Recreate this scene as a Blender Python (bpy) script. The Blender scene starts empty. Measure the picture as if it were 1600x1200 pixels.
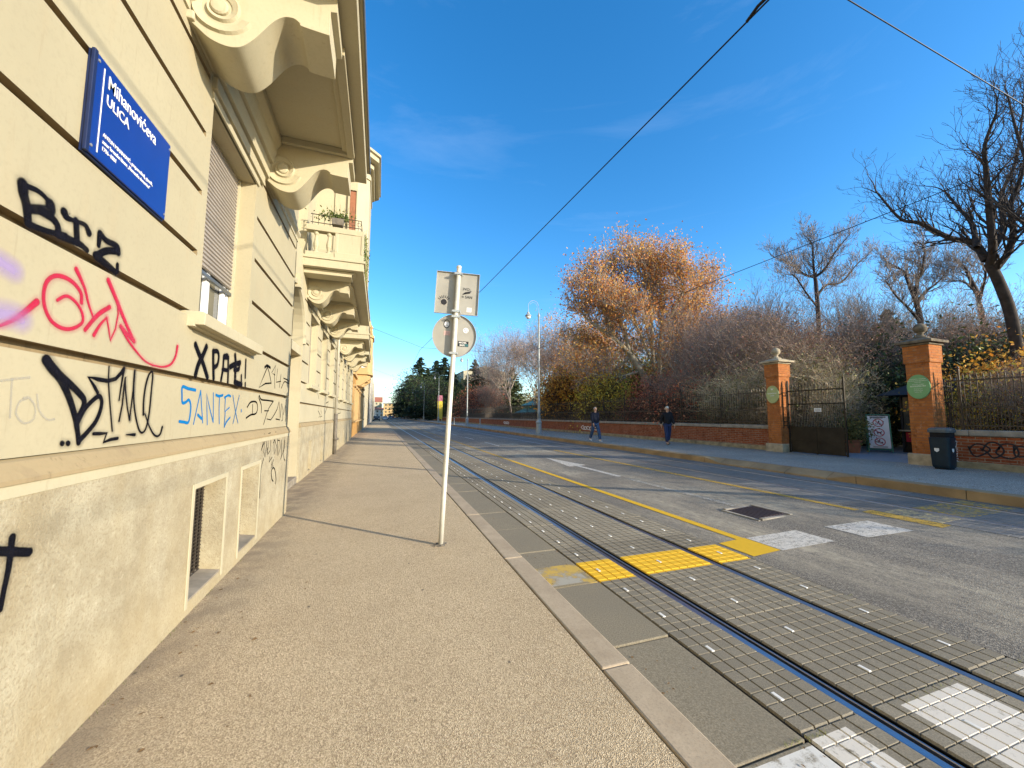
import bpy, math, random
import numpy as np
from mathutils import Matrix, Vector
R_ = math.radians
sc = bpy.context.scene
# ------------------------------------------------------------------ camera
cam_d = bpy.data.cameras.new('camera'); cam = bpy.data.objects.new('camera', cam_d)
sc.collection.objects.link(cam); sc.camera = cam
cam_d.sensor_width = 36.0; cam_d.lens = 13.5; cam_d.clip_start = 0.05; cam_d.clip_end = 4000
CR = [[0.945158, -0.326572, 0.005218], [-0.032083, -0.076933, 0.99652], [0.325035, 0.942036, 0.083191]]
m3 = Matrix(((CR[0][0], CR[1][0], -CR[2][0]), (CR[0][1], CR[1][1], -CR[2][1]), (CR[0][2], CR[1][2], -CR[2][2])))
cam.matrix_world = Matrix.Translation((0, 0, 1.6)) @ m3.to_4x4()
sc.render.resolution_x = 1024; sc.render.resolution_y = 768
# ------------------------------------------------------------------ light
EL = R_(16.5); AZ = R_(135)          # sun behind the right shoulder; azimuth clockwise from the street axis (+Y)
w = bpy.data.worlds.new('World'); sc.world = w; w.use_nodes = True
nt = w.node_tree; bg = nt.nodes['Background']
sky = nt.nodes.new('ShaderNodeTexSky'); sky.sky_type = 'NISHITA'; sky.sun_disc = False
sky.sun_elevation = EL; sky.sun_rotation = AZ; sky.altitude = 100; sky.air_density = 1.0; sky.dust_density = 0.6; sky.ozone_density = 3.0
tc = nt.nodes.new('ShaderNodeTexCoord'); mp = nt.nodes.new('ShaderNodeMapping'); mp.inputs['Scale'].default_value = (1.2, 1.6, 7.0)
mp.inputs['Rotation'].default_value = (0.12, 0.3, 0.5)
nz = nt.nodes.new('ShaderNodeTexNoise'); nz.inputs['Scale'].default_value = 1.6; nz.inputs['Detail'].default_value = 9; nz.inputs['Roughness'].default_value = 0.62; nz.inputs['Distortion'].default_value = 0.6
rp = nt.nodes.new('ShaderNodeValToRGB'); rp.color_ramp.elements[0].position = 0.57; rp.color_ramp.elements[1].position = 1.0
rp.color_ramp.elements[0].color = (0, 0, 0, 1); rp.color_ramp.elements[1].color = (.09, .09, .09, 1)
hs = nt.nodes.new('ShaderNodeHueSaturation'); hs.inputs['Saturation'].default_value = 1.30; hs.inputs['Value'].default_value = 1.14
mx = nt.nodes.new('ShaderNodeMix'); mx.data_type = 'RGBA'; mx.inputs['B'].default_value = (5.2, 5.8, 6.6, 1)
L = nt.links.new
L(tc.outputs['Generated'], mp.inputs['Vector']); L(mp.outputs[0], nz.inputs['Vector']); L(nz.outputs['Fac'], rp.inputs['Fac'])
L(sky.outputs[0], hs.inputs['Color']); L(hs.outputs[0], mx.inputs['A']); L(rp.outputs[0], mx.inputs['Factor']); L(mx.outputs['Result'], bg.inputs['Color'])
bg.inputs['Strength'].default_value = 0.15
sd = bpy.data.lights.new('sun', 'SUN'); sun = bpy.data.objects.new('sun', sd); sc.collection.objects.link(sun)
sd.energy = 3.7; sd.angle = R_(0.5); sd.color = (1.0, 0.885, 0.71)
to_sun = Vector((math.sin(AZ) * math.cos(EL), math.cos(AZ) * math.cos(EL), math.sin(EL)))
sun.rotation_euler = to_sun.to_track_quat('Z', 'Y').to_euler(); sun.location = (20, -20, 30)
sc.view_settings.view_transform = 'Standard'; sc.view_settings.look = 'None'; sc.view_settings.gamma = 1.0
sc.view_settings.exposure = 1.05
sc.cycles.max_bounces = 8; sc.cycles.diffuse_bounces = 4; sc.cycles.transparent_max_bounces = 16

# ------------------------------------------------------------------ helpers
C = sc.collection
ORG = {}
class MB:
    def __init__(s): s.v = []; s.f = []; s.m = []; s.n = 0; s.mi = 0
    def add(s, vs, fs):
        b = s.n; s.v.extend([tuple(p) for p in vs]); s.n += len(vs)
        for f in fs: s.f.append(tuple(i + b for i in f)); s.m.append(s.mi)
        return s
    def box(s, x0, x1, y0, y1, z0, z1):
        return s.add([(x0,y0,z0),(x1,y0,z0),(x1,y1,z0),(x0,y1,z0),(x0,y0,z1),(x1,y0,z1),(x1,y1,z1),(x0,y1,z1)],
                     [(0,3,2,1),(4,5,6,7),(0,1,5,4),(1,2,6,5),(2,3,7,6),(3,0,4,7)])
    def obox(s, c, ux, uy, uz):   # oriented box: centre and three half vectors
        c = Vector(c); ux = Vector(ux); uy = Vector(uy); uz = Vector(uz)
        vs = [c + a*ux + b*uy + d*uz for d in (-1, 1) for (a, b) in ((-1,-1),(1,-1),(1,1),(-1,1))]
        return s.add(vs, [(0,3,2,1),(4,5,6,7),(0,1,5,4),(1,2,6,5),(2,3,7,6),(3,0,4,7)])
    def prism(s, poly, axis, a, b):   # poly in the two other axes (in xyz order)
        n = len(poly); vs = []
        for t in (a, b):
            for p, q in poly:
                vs.append((t,p,q) if axis == 'x' else (p,t,q) if axis == 'y' else (p,q,t))
        return s.add(vs, [tuple(range(n)), tuple(range(2*n-1, n-1, -1))] + [(i, n+i, n+(i+1) % n, (i+1) % n) for i in range(n)])
    def tube(s, path, rad, k=8, cap=True):
        path = [Vector(p) for p in path]; n = len(path)
        if not hasattr(rad, '__len__'): rad = [rad]*n
        up = None; vs = []
        for i, p in enumerate(path):
            d = (path[min(i+1, n-1)] - path[max(i-1, 0)]); d = d.normalized() if d.length > 1e-9 else Vector((0,0,1))
            if up is None:
                up = Vector((0,0,1)) if abs(d.z) < .9 else Vector((1,0,0))
            a = d.cross(up); a = a.normalized() if a.length > 1e-6 else d.orthogonal().normalized()
            b = d.cross(a); up = -b
            for j in range(k):
                t = 2*math.pi*j/k + math.pi/k; vs.append(p + rad[i]*(math.cos(t)*a + math.sin(t)*b))
        fs = [(i*k+j, i*k+(j+1) % k, (i+1)*k+(j+1) % k, (i+1)*k+j) for i in range(n-1) for j in range(k)]
        if cap: fs += [tuple(range(k-1, -1, -1)), tuple(range((n-1)*k, n*k))]
        return s.add(vs, fs)
    def lathe(s, prof, c, k=20, axis=None, cap=True):   # prof: (r, h); axis: direction (default z)
        ax = Vector(axis or (0,0,1)).normalized(); a = ax.orthogonal().normalized(); b = ax.cross(a); c = Vector(c)
        vs = [c + ax*h + r*(math.cos(2*math.pi*j/k)*a + math.sin(2*math.pi*j/k)*b) for r, h in prof for j in range(k)]
        n = len(prof)
        fs = [(i*k+j, i*k+(j+1) % k, (i+1)*k+(j+1) % k, (i+1)*k+j) for i in range(n-1) for j in range(k)]
        if cap: fs += [tuple(range(k-1, -1, -1)), tuple(range((n-1)*k, n*k))]
        return s.add(vs, fs)
    def build(s, name, mats, parent=None, smooth=False, bevel=0, seg=2):
        me = bpy.data.meshes.new(name); o = bpy.data.objects.new(name, me); C.objects.link(o)
        org = Vector((0,0,0))
        if parent is not None:
            r = parent
            while r.parent: r = r.parent
            org = ORG.get(r.name, org); o.parent = parent
        me.from_pydata([tuple(Vector(p) - org) for p in s.v], [], s.f)
        if not isinstance(mats, (list, tuple)): mats = [mats]
        for m in mats: me.materials.append(m)
        if len(mats) > 1: me.polygons.foreach_set('material_index', s.m)
        if smooth: me.polygons.foreach_set('use_smooth', [True]*len(me.polygons))
        me.update()
        if bevel:
            b = o.modifiers.new('bevel', 'BEVEL'); b.width = bevel; b.segments = seg; b.limit_method = 'ANGLE'; b.angle_limit = R_(40)
        return o
def np_mesh(name, V, F, mats, parent=None, mi=None, smooth=False, uv=None):
    me = bpy.data.meshes.new(name); V = np.asarray(V, np.float32); F = np.asarray(F, np.int32)
    me.vertices.add(len(V)); me.vertices.foreach_set('co', V.ravel())
    k = F.shape[1]; me.loops.add(F.size); me.loops.foreach_set('vertex_index', F.ravel())
    me.polygons.add(len(F)); me.polygons.foreach_set('loop_start', np.arange(0, F.size, k, dtype=np.int32))
    if mi is not None: me.polygons.foreach_set('material_index', np.asarray(mi, np.int32))
    if uv is not None:
        ul = me.uv_layers.new(name='UVMap'); ul.data.foreach_set('uv', np.asarray(uv, np.float32).ravel())
    me.update(calc_edges=True)
    me.polygons.foreach_set('use_smooth', np.full(len(F), smooth))
    for m in (mats if isinstance(mats, (list, tuple)) else [mats]): me.materials.append(m)
    o = bpy.data.objects.new(name, me); C.objects.link(o)
    if parent is not None: o.parent = parent
    return o
def thing(name, label, cat, loc=(0,0,0), group=None):
    o = bpy.data.objects.new(name, None); C.objects.link(o); o.location = loc; o.empty_display_size = .2
    o['label'] = label; o['category'] = cat
    if group: o['group'] = group
    ORG[o.name] = Vector(loc); return o
def tag(o, label, cat, group=None):
    o['label'] = label; o['category'] = cat
    if group: o['group'] = group
    return o
def struct(o): o['kind'] = 'structure'; return o
def copy_tree(o, parent=None):
    c = o.copy(); C.objects.link(c); c.parent = parent
    for ch in [x for x in o.children]: copy_tree(ch, c)
    return c
def place(proto, used, loc, rz=0, s=1, label=None, group=None, sz=None, cat=None):
    o = proto if not used.get(proto.name) else copy_tree(proto)
    used[proto.name] = True
    o.location = loc; o.rotation_euler = (0,0,rz); o.scale = (s, s, sz or s)
    if label: o['label'] = label
    if group: o['group'] = group
    if cat: o['category'] = cat
    return o

# ------------------------------------------------------------------ materials
class NT:
    def __init__(s, name, rough=.85, metallic=0.0, spec=.3):
        s.m = bpy.data.materials.new(name); s.m.use_nodes = True; s.t = s.m.node_tree; s.p = s.t.nodes['Principled BSDF']
        s.p.inputs['Roughness'].default_value = rough; s.p.inputs['Metallic'].default_value = metallic
        s.p.inputs['Specular IOR Level'].default_value = spec; s._c = None
    def n(s, typ, **kw):
        x = s.t.nodes.new(typ)
        for k, v in kw.items(): setattr(x, k, v)
        return x
    def lk(s, a, b): s.t.links.new(a, b)
    def co(s):
        if s._c is None: s._c = s.n('ShaderNodeTexCoord').outputs['Object']
        return s._c
    def noise(s, scale, detail=5, rough=.55, stretch=None, dist=0):
        v = s.co()
        if stretch:
            mp = s.n('ShaderNodeMapping'); mp.inputs['Scale'].default_value = stretch; s.lk(v, mp.inputs['Vector']); v = mp.outputs[0]
        x = s.n('ShaderNodeTexNoise'); x.inputs['Scale'].default_value = scale; x.inputs['Detail'].default_value = detail
        x.inputs['Roughness'].default_value = rough; x.inputs['Distortion'].default_value = dist; s.lk(v, x.inputs['Vector']); return x.outputs['Fac']
    def voro(s, scale, stretch=None, out='Color', feature='F1'):
        v = s.co()
        if stretch:
            mp = s.n('ShaderNodeMapping'); mp.inputs['Scale'].default_value = stretch; s.lk(v, mp.inputs['Vector']); v = mp.outputs[0]
        x = s.n('ShaderNodeTexVoronoi', feature=feature); x.inputs['Scale'].default_value = scale; s.lk(v, x.inputs['Vector']); return x.outputs[out]
    def ramp(s, fac, stops):
        r = s.n('ShaderNodeValToRGB'); e = r.color_ramp.elements
        while len(e) < len(stops): e.new(.5)
        for i, (p, c) in enumerate(stops):
            e[i].position = p; e[i].color = (c, c, c, 1) if not hasattr(c, '__len__') else (*c, 1)
        s.lk(fac, r.inputs['Fac']); return r.outputs['Color']
    def mix(s, fac, a, b, mode='MIX'):
        x = s.n('ShaderNodeMix', data_type='RGBA', blend_type=mode)
        for nm, val in (('Factor', fac), ('A', a), ('B', b)):
            if hasattr(val, 'links') or hasattr(val, 'is_linked'): s.lk(val, x.inputs[nm])
            elif nm == 'Factor': x.inputs[nm].default_value = val
            else: x.inputs[nm].default_value = (*val, 1)
        return x.outputs['Result']
    def math(s, op, a, b=None, c=None, clamp=False):
        x = s.n('ShaderNodeMath', operation=op, use_clamp=clamp)
        for i, val in enumerate((a, b, c)):
            if val is None: continue
            if hasattr(val, 'is_linked'): s.lk(val, x.inputs[i])
            else: x.inputs[i].default_value = val
        return x.outputs[0]
    def xyz(s):
        x = s.n('ShaderNodeSeparateXYZ'); s.lk(s.co(), x.inputs[0]); return x.outputs
    def rect(s, x0, x1, y0, y1, sk=0.0):   # 1 inside the rectangle (object coordinates)
        o = s.xyz(); X = o[0]; Y = o[1]
        f = lambda v, a, b: s.math('MULTIPLY', s.math('GREATER_THAN', v, a), s.math('LESS_THAN', v, b))
        return s.math('MULTIPLY', f(X, x0, x1), f(Y, y0, y1))
    def col(s, c):
        if hasattr(c, 'is_linked'): s.lk(c, s.p.inputs['Base Color'])
        else: s.p.inputs['Base Color'].default_value = (*c, 1)
        return s
    def rough(s, c): s.lk(c, s.p.inputs['Roughness']); return s
    def bump(s, h, strength=.3, dist=.01, chain=None):
        b = s.n('ShaderNodeBump'); b.inputs['Strength'].default_value = strength; b.inputs['Distance'].default_value = dist
        s.lk(h, b.inputs['Height'])
        if chain is not None: s.lk(chain, b.inputs['Normal'])
        s.lk(b.outputs[0], s.p.inputs['Normal']); return b.outputs[0]
def sp(name, c, rough=.6, metallic=0, var=.12, scale=6, bump=0, spec=.3):
    """plain paint or stone with mild real variation"""
    t = NT(name, rough, metallic, spec); n = t.noise(scale, 6)
    a = tuple(x*(1-var) for x in c); b = tuple(min(1, x*(1+var)) for x in c)
    t.col(t.ramp(n, [(.3, a), (.7, b)]))
    if bump: t.bump(t.noise(scale*8, 4), bump, .005)
    return t.m

def stucco(name, base, dirt=(.42,.33,.2), amt=.35, seed=0.0, bumpy=.12):
    t = NT(name, .9, 0, .15)
    big = t.noise(.9+seed, 6, .6); fine = t.noise(38, 5, .7); streak = t.noise(2.2, 5, .6, (3.0, 3.0, .35))
    c = t.mix(t.ramp(big, [(.35, 0.0), (.7, 1.0)]), tuple(x*.93 for x in base), tuple(min(1, x*1.04) for x in base))
    c = t.mix(t.math('MULTIPLY', t.ramp(streak, [(.55, 0.0), (.82, 1.0)]), amt), c, dirt)
    c = t.mix(t.ramp(fine, [(.3, .22), (.5, 0.0)]), c, tuple(x*.66 for x in base))
    c = t.mix(t.math('MULTIPLY', t.ramp(t.noise(7, 6, .65, (4, 4, .25)), [(.60, 0.0), (.78, 1.0)]), amt*.9), c, tuple(x*.55 for x in dirt))
    c = t.mix(t.ramp(t.noise(3.1, 9, .75), [(.69, 0.0), (.73, .6)]), c, tuple(min(1, x*1.12) for x in base))
    t.col(c); b = t.bump(fine, bumpy, .004); t.bump(t.noise(5, 4), .06, .02, b)
    return t.m
M = {}
M['wall'] = stucco('cream_stucco', (.405, .36, .24), amt=.42)
M['wall2'] = stucco('pale_cream_stucco', (.455, .41, .28), amt=.42, seed=.3)
M['trim'] = stucco('trim_plaster', (.455, .41, .28), amt=.5, seed=.5, bumpy=.08)
# rough plinth render: mottled, stained downward
t = NT('plinth_render', .95, 0, .1)
g1 = t.noise(60, 6, .75); g2 = t.noise(3.2, 8, .7); g3 = t.noise(1.3, 5, .6, (2.5, 2.5, .5)); g4 = t.noise(160, 3, .6)
c = t.mix(t.ramp(g2, [(.38, 0.0), (.62, 1.0)]), (.33, .285, .19), (.45, .405, .285))
c = t.mix(t.math('MULTIPLY', t.ramp(g3, [(.5, 0.0), (.75, 1.0)]), .55), c, (.36, .29, .165))
c = t.mix(t.ramp(g1, [(.34, .75), (.50, 0.0)]), c, (.25, .20, .12)); c = t.mix(t.ramp(t.noise(24, 7, .8), [(.56, 0.0), (.70, .5)]), c, (.62, .56, .42))
c = t.mix(t.ramp(g4, [(.25, .5), (.42, 0.0)]), c, (.25, .20, .13))
zz = t.xyz()[2]
low = t.math('MULTIPLY', t.ramp(zz, [(0.0, 1.0), (.5, 0.0)]), t.ramp(t.noise(2.2, 6), [(.3, .2), (.65, 1.0)]))
c = t.mix(t.math('MULTIPLY', low, .5), c, (.45, .355, .19))
t.col(c); b = t.bump(g1, .8, .008); t.bump(g4, .3, .003, b); M['plinth'] = t.m
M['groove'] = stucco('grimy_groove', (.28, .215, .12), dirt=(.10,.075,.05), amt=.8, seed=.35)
M['ledge'] = stucco('ledge_plaster', (.34, .265, .15), dirt=(.2,.15,.1), amt=.8, seed=.9)
M['trans'] = sp('fanlight_glass', (.05,.06,.07), .1, 0, .1)
# sidewalk: warm bound gravel asphalt
t = NT('sidewalk_asphalt', .9, 0, .25)
v = t.voro(165); vd = t.voro(165, None, 'Distance'); n1 = t.noise(1.1, 6, .6); n2 = t.noise(7, 6, .7); n3 = t.noise(210, 3, .7)
bw = t.n('ShaderNodeRGBToBW'); t.lk(v, bw.inputs[0])
c = t.ramp(bw.outputs[0], [(.10, (.29,.215,.13)), (.5, (.52,.40,.245)), (.9, (.74,.60,.39))])
c = t.mix(t.ramp(n1, [(.42, 0.0), (.70, .30)]), c, (.34,.25,.15))
c = t.mix(t.ramp(n2, [(.58, 0.0), (.76, .3)]), c, (.22,.175,.125))
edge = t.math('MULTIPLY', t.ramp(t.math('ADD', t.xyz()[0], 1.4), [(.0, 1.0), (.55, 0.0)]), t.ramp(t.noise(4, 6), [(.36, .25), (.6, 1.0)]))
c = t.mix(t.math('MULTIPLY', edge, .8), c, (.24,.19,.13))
c = t.mix(t.ramp(t.voro(3.1, (1, .8, 1), 'Distance'), [(.02, .9), (.05, 0.0)]), c, (.09,.075,.06))
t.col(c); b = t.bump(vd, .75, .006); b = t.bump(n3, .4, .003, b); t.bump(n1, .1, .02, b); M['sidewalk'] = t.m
def asphalt(name, base, worn, light=.5):
    t = NT(name, .8, 0, .4)
    v = t.voro(110); bw = t.n('ShaderNodeRGBToBW'); t.lk(v, bw.inputs[0]); st = t.noise(1.0, 7, .6, (1.0, .14, 1)); n2 = t.noise(.6, 6, .6); n3 = t.noise(14, 5, .75, (1, .35, 1))
    c = t.ramp(bw.outputs[0], [(.1, tuple(x*.5 for x in base)), (.5, base), (.95, tuple(min(1, x*2.6) for x in base))])
    c = t.mix(t.math('MULTIPLY', t.ramp(st, [(.46, 0.0), (.66, 1.0)]), t.ramp(n3, [(.35, .1), (.6, light)])), c, worn)
    c = t.mix(t.ramp(n2, [(.35, .35), (.6, 0.0)]), c, tuple(x*.65 for x in base))
    t.col(c); b = t.bump(t.voro(110, None, 'Distance'), .6, .005); t.bump(t.noise(3, 4), .15, .01, b); return t.m
M['road'] = asphalt('road_asphalt', (.185,.16,.122), (.54,.46,.32), .95)
M['farwalk'] = asphalt('far_sidewalk_asphalt', (.30,.265,.21), (.42,.37,.30), .4)
t = NT('gutter_slab', .85, 0, .3)
c = t.ramp(t.noise(90, 4, .8), [(.3, (.13,.11,.075)), (.5, (.235,.20,.135)), (.72, (.36,.31,.22))])
c = t.mix(t.ramp(t.noise(1.4, 6), [(.4, 0.0), (.7, .45)]), c, (.19,.165,.12)); 
ym = t.math('MULTIPLY', t.rect(1.55, 2.25, 3.62, 4.16), t.ramp(t.noise(3.3, 7, .7), [(.44, 1.0), (.53, .12)]))
c = t.mix(t.math('MULTIPLY', ym, .75), c, (.62,.40,.06))
gm = t.math('MULTIPLY', t.rect(1.68, 2.15, 3.68, 4.10), t.ramp(t.noise(3.3, 7, .7), [(.47, 0.0), (.56, .7)])); c = t.mix(gm, c, (.42,.40,.34))
wm = t.math('MULTIPLY', t.rect(1.74, 2.3, .5, 1.535), t.ramp(t.noise(9, 7, .8), [(.36, 0.0), (.5, .95)])); c = t.mix(wm, c, (.66,.64,.58))
t.col(c); t.bump(t.noise(120, 3), .3, .003); M['gutter'] = t.m
t = NT('kerb_stone', .8, 0, .3)
c = t.ramp(t.noise(2.5, 7, .7), [(.3, (.34,.265,.175)), (.7, (.50,.40,.275))]); c = t.mix(t.ramp(t.noise(70, 4, .8), [(.3, .4), (.5, 0.0)]), c, (.16,.125,.085))
t.col(c); t.bump(t.noise(60, 4), .25, .004); M['kerb'] = t.m
M['kerbfar'] = sp('far_kerb_stone', (.34,.235,.12), .85, 0, .3, 1.6, .2)
# track pavers with painted bars
def paver_mat(name, bars, base=(.27,.235,.17)):
    t = NT(name, .85, 0, .3)
    c = t.ramp(t.noise(120, 4, .85), [(.28, tuple(x*.45 for x in base)), (.5, base), (.75, tuple(x*2.0 for x in base))])
    c = t.mix(t.ramp(t.noise(1.1, 6), [(.35, .35), (.65, 0.0)]), c, tuple(x*.6 for x in base))
    c = t.mix(t.ramp(t.noise(.5, 4, .5, (1, .4, 1)), [(.5, 0.0), (.75, .4)]), c, (.26,.23,.17))
    o_ = t.xyz()
    for (dx, dy, amp, off) in ((10.0, 1.03, .28, .46), (.1147, .103, .16, .46)):
        cb = t.n('ShaderNodeCombineXYZ'); t.lk(t.math('FLOOR', t.math('DIVIDE', t.math('ADD', o_[0], .03), dx)), cb.inputs[0]); t.lk(t.math('FLOOR', t.math('DIVIDE', t.math('ADD', o_[1], off), dy)), cb.inputs[1])
        wn = t.n('ShaderNodeTexWhiteNoise', noise_dimensions='2D'); t.lk(cb.outputs[0], wn.inputs['Vector']); c = t.mix(t.math('MULTIPLY', wn.outputs['Value'], amp*1.6), c, tuple(x*.45 for x in base))
    c = t.mix(t.ramp(t.noise(4.5, 8, .75), [(.60, 0.0), (.74, .45)]), c, tuple(x*.35 for x in base))
    for (x0, x1, y0, y1, colr, wear) in bars:
        mk = t.math('MULTIPLY', t.rect(x0, x1, y0, y1), t.ramp(t.noise(13, 7, .8), [(wear-.06, 0.0), (wear+.07, .95)])); c = t.mix(mk, c, colr)
    t.col(c); t.bump(t.noise(150, 3), .35, .003); return t.m
YEL = (.76,.45,.02); WHT = (.66,.61,.52)
M['pav_near'] = paver_mat('near_track_paving', [(2.22,4.8,3.63,4.17,YEL,.27),(2.22,2.52,-1,1.56,WHT,.40),(3.02,3.62,-1,1.56,WHT,.36),(4.12,4.8,-1,1.5,WHT,.36)])
M['pav_far'] = paver_mat('far_track_paving', [(8.35,9.9,3.35,4.02,(.62,.37,.03),.52),(7.7,8.25,3.35,4.05,(.5,.4,.2),.5)], (.24,.225,.20))
def paint(name, colr, wear=.4):
    t = NT(name, .75, 0, .3); n = t.noise(16, 8, .85)
    c = t.mix(t.ramp(n, [(.45, 0.0), (.7, .35)]), colr, tuple(x*.65 for x in colr)); t.col(c)
    a = t.ramp(t.math('ADD', t.math('MULTIPLY', n, .6), t.math('MULTIPLY', t.noise(70, 4, .8), .4)), [(wear-.04, 0.0), (wear+.05, 1.0)])
    t.lk(a, t.p.inputs['Alpha']); t.bump(n, .2, .003); return t.m
M['p_yellow'] = paint('yellow_road_paint', YEL, .36); M['p_white'] = paint('white_road_paint', WHT, .455); M['p_worn'] = paint('worn_white_paint', (.55,.52,.44), .50)
M['p_yworn'] = paint('worn_yellow_paint', (.60,.37,.06), .46)
M['rail'] = sp('rail_steel', (.42,.43,.47), .30, 1.0, .08, 12); M['rubber'] = sp('rail_seal', (.02,.018,.015), .7, 0, .2, 20)
M['joint'] = sp('joint_dirt', (.05,.04,.027), .95, 0, .3, 30); M['plate'] = sp('white_plate', (.72,.70,.64), .6, 0, .1, 20)
M['iron'] = sp('cast_iron', (.045,.04,.036), .55, .6, .25, 14, .2); M['drain'] = sp('manhole_iron', (.12,.09,.085), .5, .6, .3, 30, .3)
M['fence'] = sp('iron_railing', (.075,.062,.05), .5, .5, .3, 8)
# brick
def brick(name, c1, c2, mortar, axis='x', sc_=1.0):
    t = NT(name, .9, 0, .15); o = t.xyz(); cb = t.n('ShaderNodeCombineXYZ')
    t.lk(t.math('ADD', o[0], o[1]), cb.inputs[0]); t.lk(o[2], cb.inputs[1])
    b = t.n('ShaderNodeTexBrick'); b.inputs['Scale'].default_value = 1.0; b.inputs['Brick Width'].default_value = .26*sc_; b.inputs['Row Height'].default_value = .077*sc_
    b.inputs['Mortar Size'].default_value = .010; b.inputs['Mortar Smooth'].default_value = .3; b.inputs['Bias'].default_value = .1
    b.inputs['Color1'].default_value = (*c1, 1); b.inputs['Color2'].default_value = (*c2, 1); b.inputs['Mortar'].default_value = (*mortar, 1)
    t.lk(cb.outputs[0], b.inputs['Vector']); c = t.mix(t.ramp(t.noise(2.2, 7, .7), [(.4, .5), (.62, 0.0)]), b.outputs['Color'], tuple(x*.45 for x in c1))
    c = t.mix(t.ramp(t.noise(9, 6, .8), [(.56, 0.0), (.70, .55)]), c, (.50,.34,.20)); c = t.mix(t.ramp(t.noise(5, 8, .8), [(.36, .8), (.46, 0.0)]), c, tuple(x*.4 for x in c2))
    t.col(c); bp = t.bump(t.math('SUBTRACT', 1.0, b.outputs['Fac']), .5, .008); t.bump(t.noise(40, 4), .3, .005, bp); return t.m
M['brick'] = brick('old_red_brick', (.38,.105,.04), (.25,.065,.028), (.34,.27,.19))
M['brickp'] = brick('orange_pillar_brick', (.56,.205,.055), (.43,.14,.04), (.33,.15,.07))
M['stone'] = sp('weathered_limestone', (.40,.33,.22), .9, 0, .35, 5, .4); M['coping'] = sp('grey_coping_stone', (.30,.27,.22), .9, 0, .3, 4, .4)
M['darkcap'] = sp('mossy_cap_stone', (.17,.135,.09), .95, 0, .45, 7, .5)
M['mossbase'] = sp('mossy_wall_foot', (.30,.25,.15), .95, 0, .4, 5, .4)
M['blue'] = sp('blue_enamel', (.003,.03,.22), .3, 0, .06, 5, 0, .5); M['bluedark'] = sp('blue_enamel_edge', (.01,.02,.07), .5, 0, .2, 5)
M['white'] = sp('white_paint', (.80,.79,.74), .5, 0, .05, 5); M['silver'] = sp('galvanised_steel', (.55,.54,.49), .42, .75, .1, 9, .05)
M['signback'] = sp('sign_back_aluminium', (.36,.34,.29), .55, .3, .10, 5); M['polepaint'] = sp('pole_paint', (.66,.64,.55), .45, .3, .14, 6, .1)
M['lamp'] = sp('lamp_grey_paint', (.36,.38,.36), .5, .2, .15, 5, .1); M['opal'] = sp('opal_glass', (.75,.75,.70), .3, 0, .05, 5)
M['shutter'] = sp('shutter_slats', (.30,.265,.225), .6, 0, .1, 4); M['pvc'] = sp('white_window_frame', (.72,.73,.74), .45, 0, .05, 5)
M['brownsh'] = sp('brown_shutter', (.28,.115,.06), .7, 0, .15, 9)
t = NT('window_glass', .04, 0, .6); t.col(t.ramp(t.noise(1.5, 3), [(.3, (.05,.055,.05)), (.7, (.16,.15,.11))])); M['glass'] = t.m
M['dark'] = sp('dark_opening', (.012,.012,.014), .9, 0, .2, 5); M['curt'] = sp('curtain', (.42,.36,.20), .9, 0, .12, 12)
M['step'] = sp('step_stone', (.27,.235,.18), .9, 0, .3, 6, .4); M['zinc'] = sp('zinc_flashing', (.20,.22,.23), .45, .7, .2, 4)
M['pipe'] = sp('zinc_drainpipe', (.50,.47,.38), .5, .3, .12, 4); M['pipeb'] = sp('cast_iron_pipe_shoe', (.16,.14,.11), .7, .2, .3, 9, .2)
M['wire'] = sp('overhead_wire', (.012,.012,.013), .5, .5, .1, 5); M['thinwire'] = sp('span_wire', (.05,.055,.06), .5, .5, .1, 5)
M['plaqueg'] = sp('green_enamel', (.20,.40,.16), .4, 0, .06, 9); M['plaqueo'] = sp('olive_enamel', (.42,.47,.20), .45, 0, .08, 9); M['letter'] = sp('pale_lettering', (.70,.74,.56), .5, 0, .05, 9)
M['bin'] = sp('bin_paint', (.012,.026,.038), .4, .2, .15, 5); M['bingrey'] = sp('bin_hood', (.11,.125,.13), .5, .2, .12, 6)
M['green'] = sp('green_frame', (.10,.30,.20), .5, .2, .1, 8); M['red'] = sp('prohibition_red', (.55,.03,.04), .5, 0, .05, 8); M['black'] = sp('black_print', (.02,.02,.025), .6, 0, .1, 8)
M['gate'] = sp('gate_sheet_iron', (.035,.028,.018), .6, .4, .35, 3, .1)
M['roofd'] = sp('kiosk_dark_roof', (.03,.032,.034), .6, .1, .2, 5); M['kgreen'] = sp('kiosk_green_panel', (.10,.42,.26), .4, 0, .15, 3); M['kred'] = sp('kiosk_red_panel', (.40,.03,.05), .5, 0, .1, 5); M['kwhite'] = sp('kiosk_white_fascia', (.72,.72,.70), .5, 0, .06, 5)
M['copper'] = sp('copper_green_roof', (.20,.42,.32), .6, .1, .2, 4, .1)
M['path'] = sp('garden_path_gravel', (.30,.32,.34), .95, 0, .2, 14, .3); M['soil'] = sp('garden_soil', (.085,.07,.04), .95, 0, .5, 1.5, .5)
M['earth'] = sp('outlying_ground', (.13,.12,.09), .95, 0, .4, .2, .2)
M['orange'] = stucco('ochre_facade', (.47,.27,.09), dirt=(.25,.12,.04), amt=.5, seed=.2); M['orange2'] = stucco('ochre_trim', (.52,.36,.17), amt=.4, seed=.4)
M['terra'] = sp('red_roof_tiles', (.40,.14,.08), .85, 0, .3, 2, .2); M['pale1'] = stucco('pale_yellow_facade', (.52,.46,.31), seed=.6); M['pale2'] = stucco('grey_cream_facade', (.58,.53,.43), seed=.7)

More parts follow.
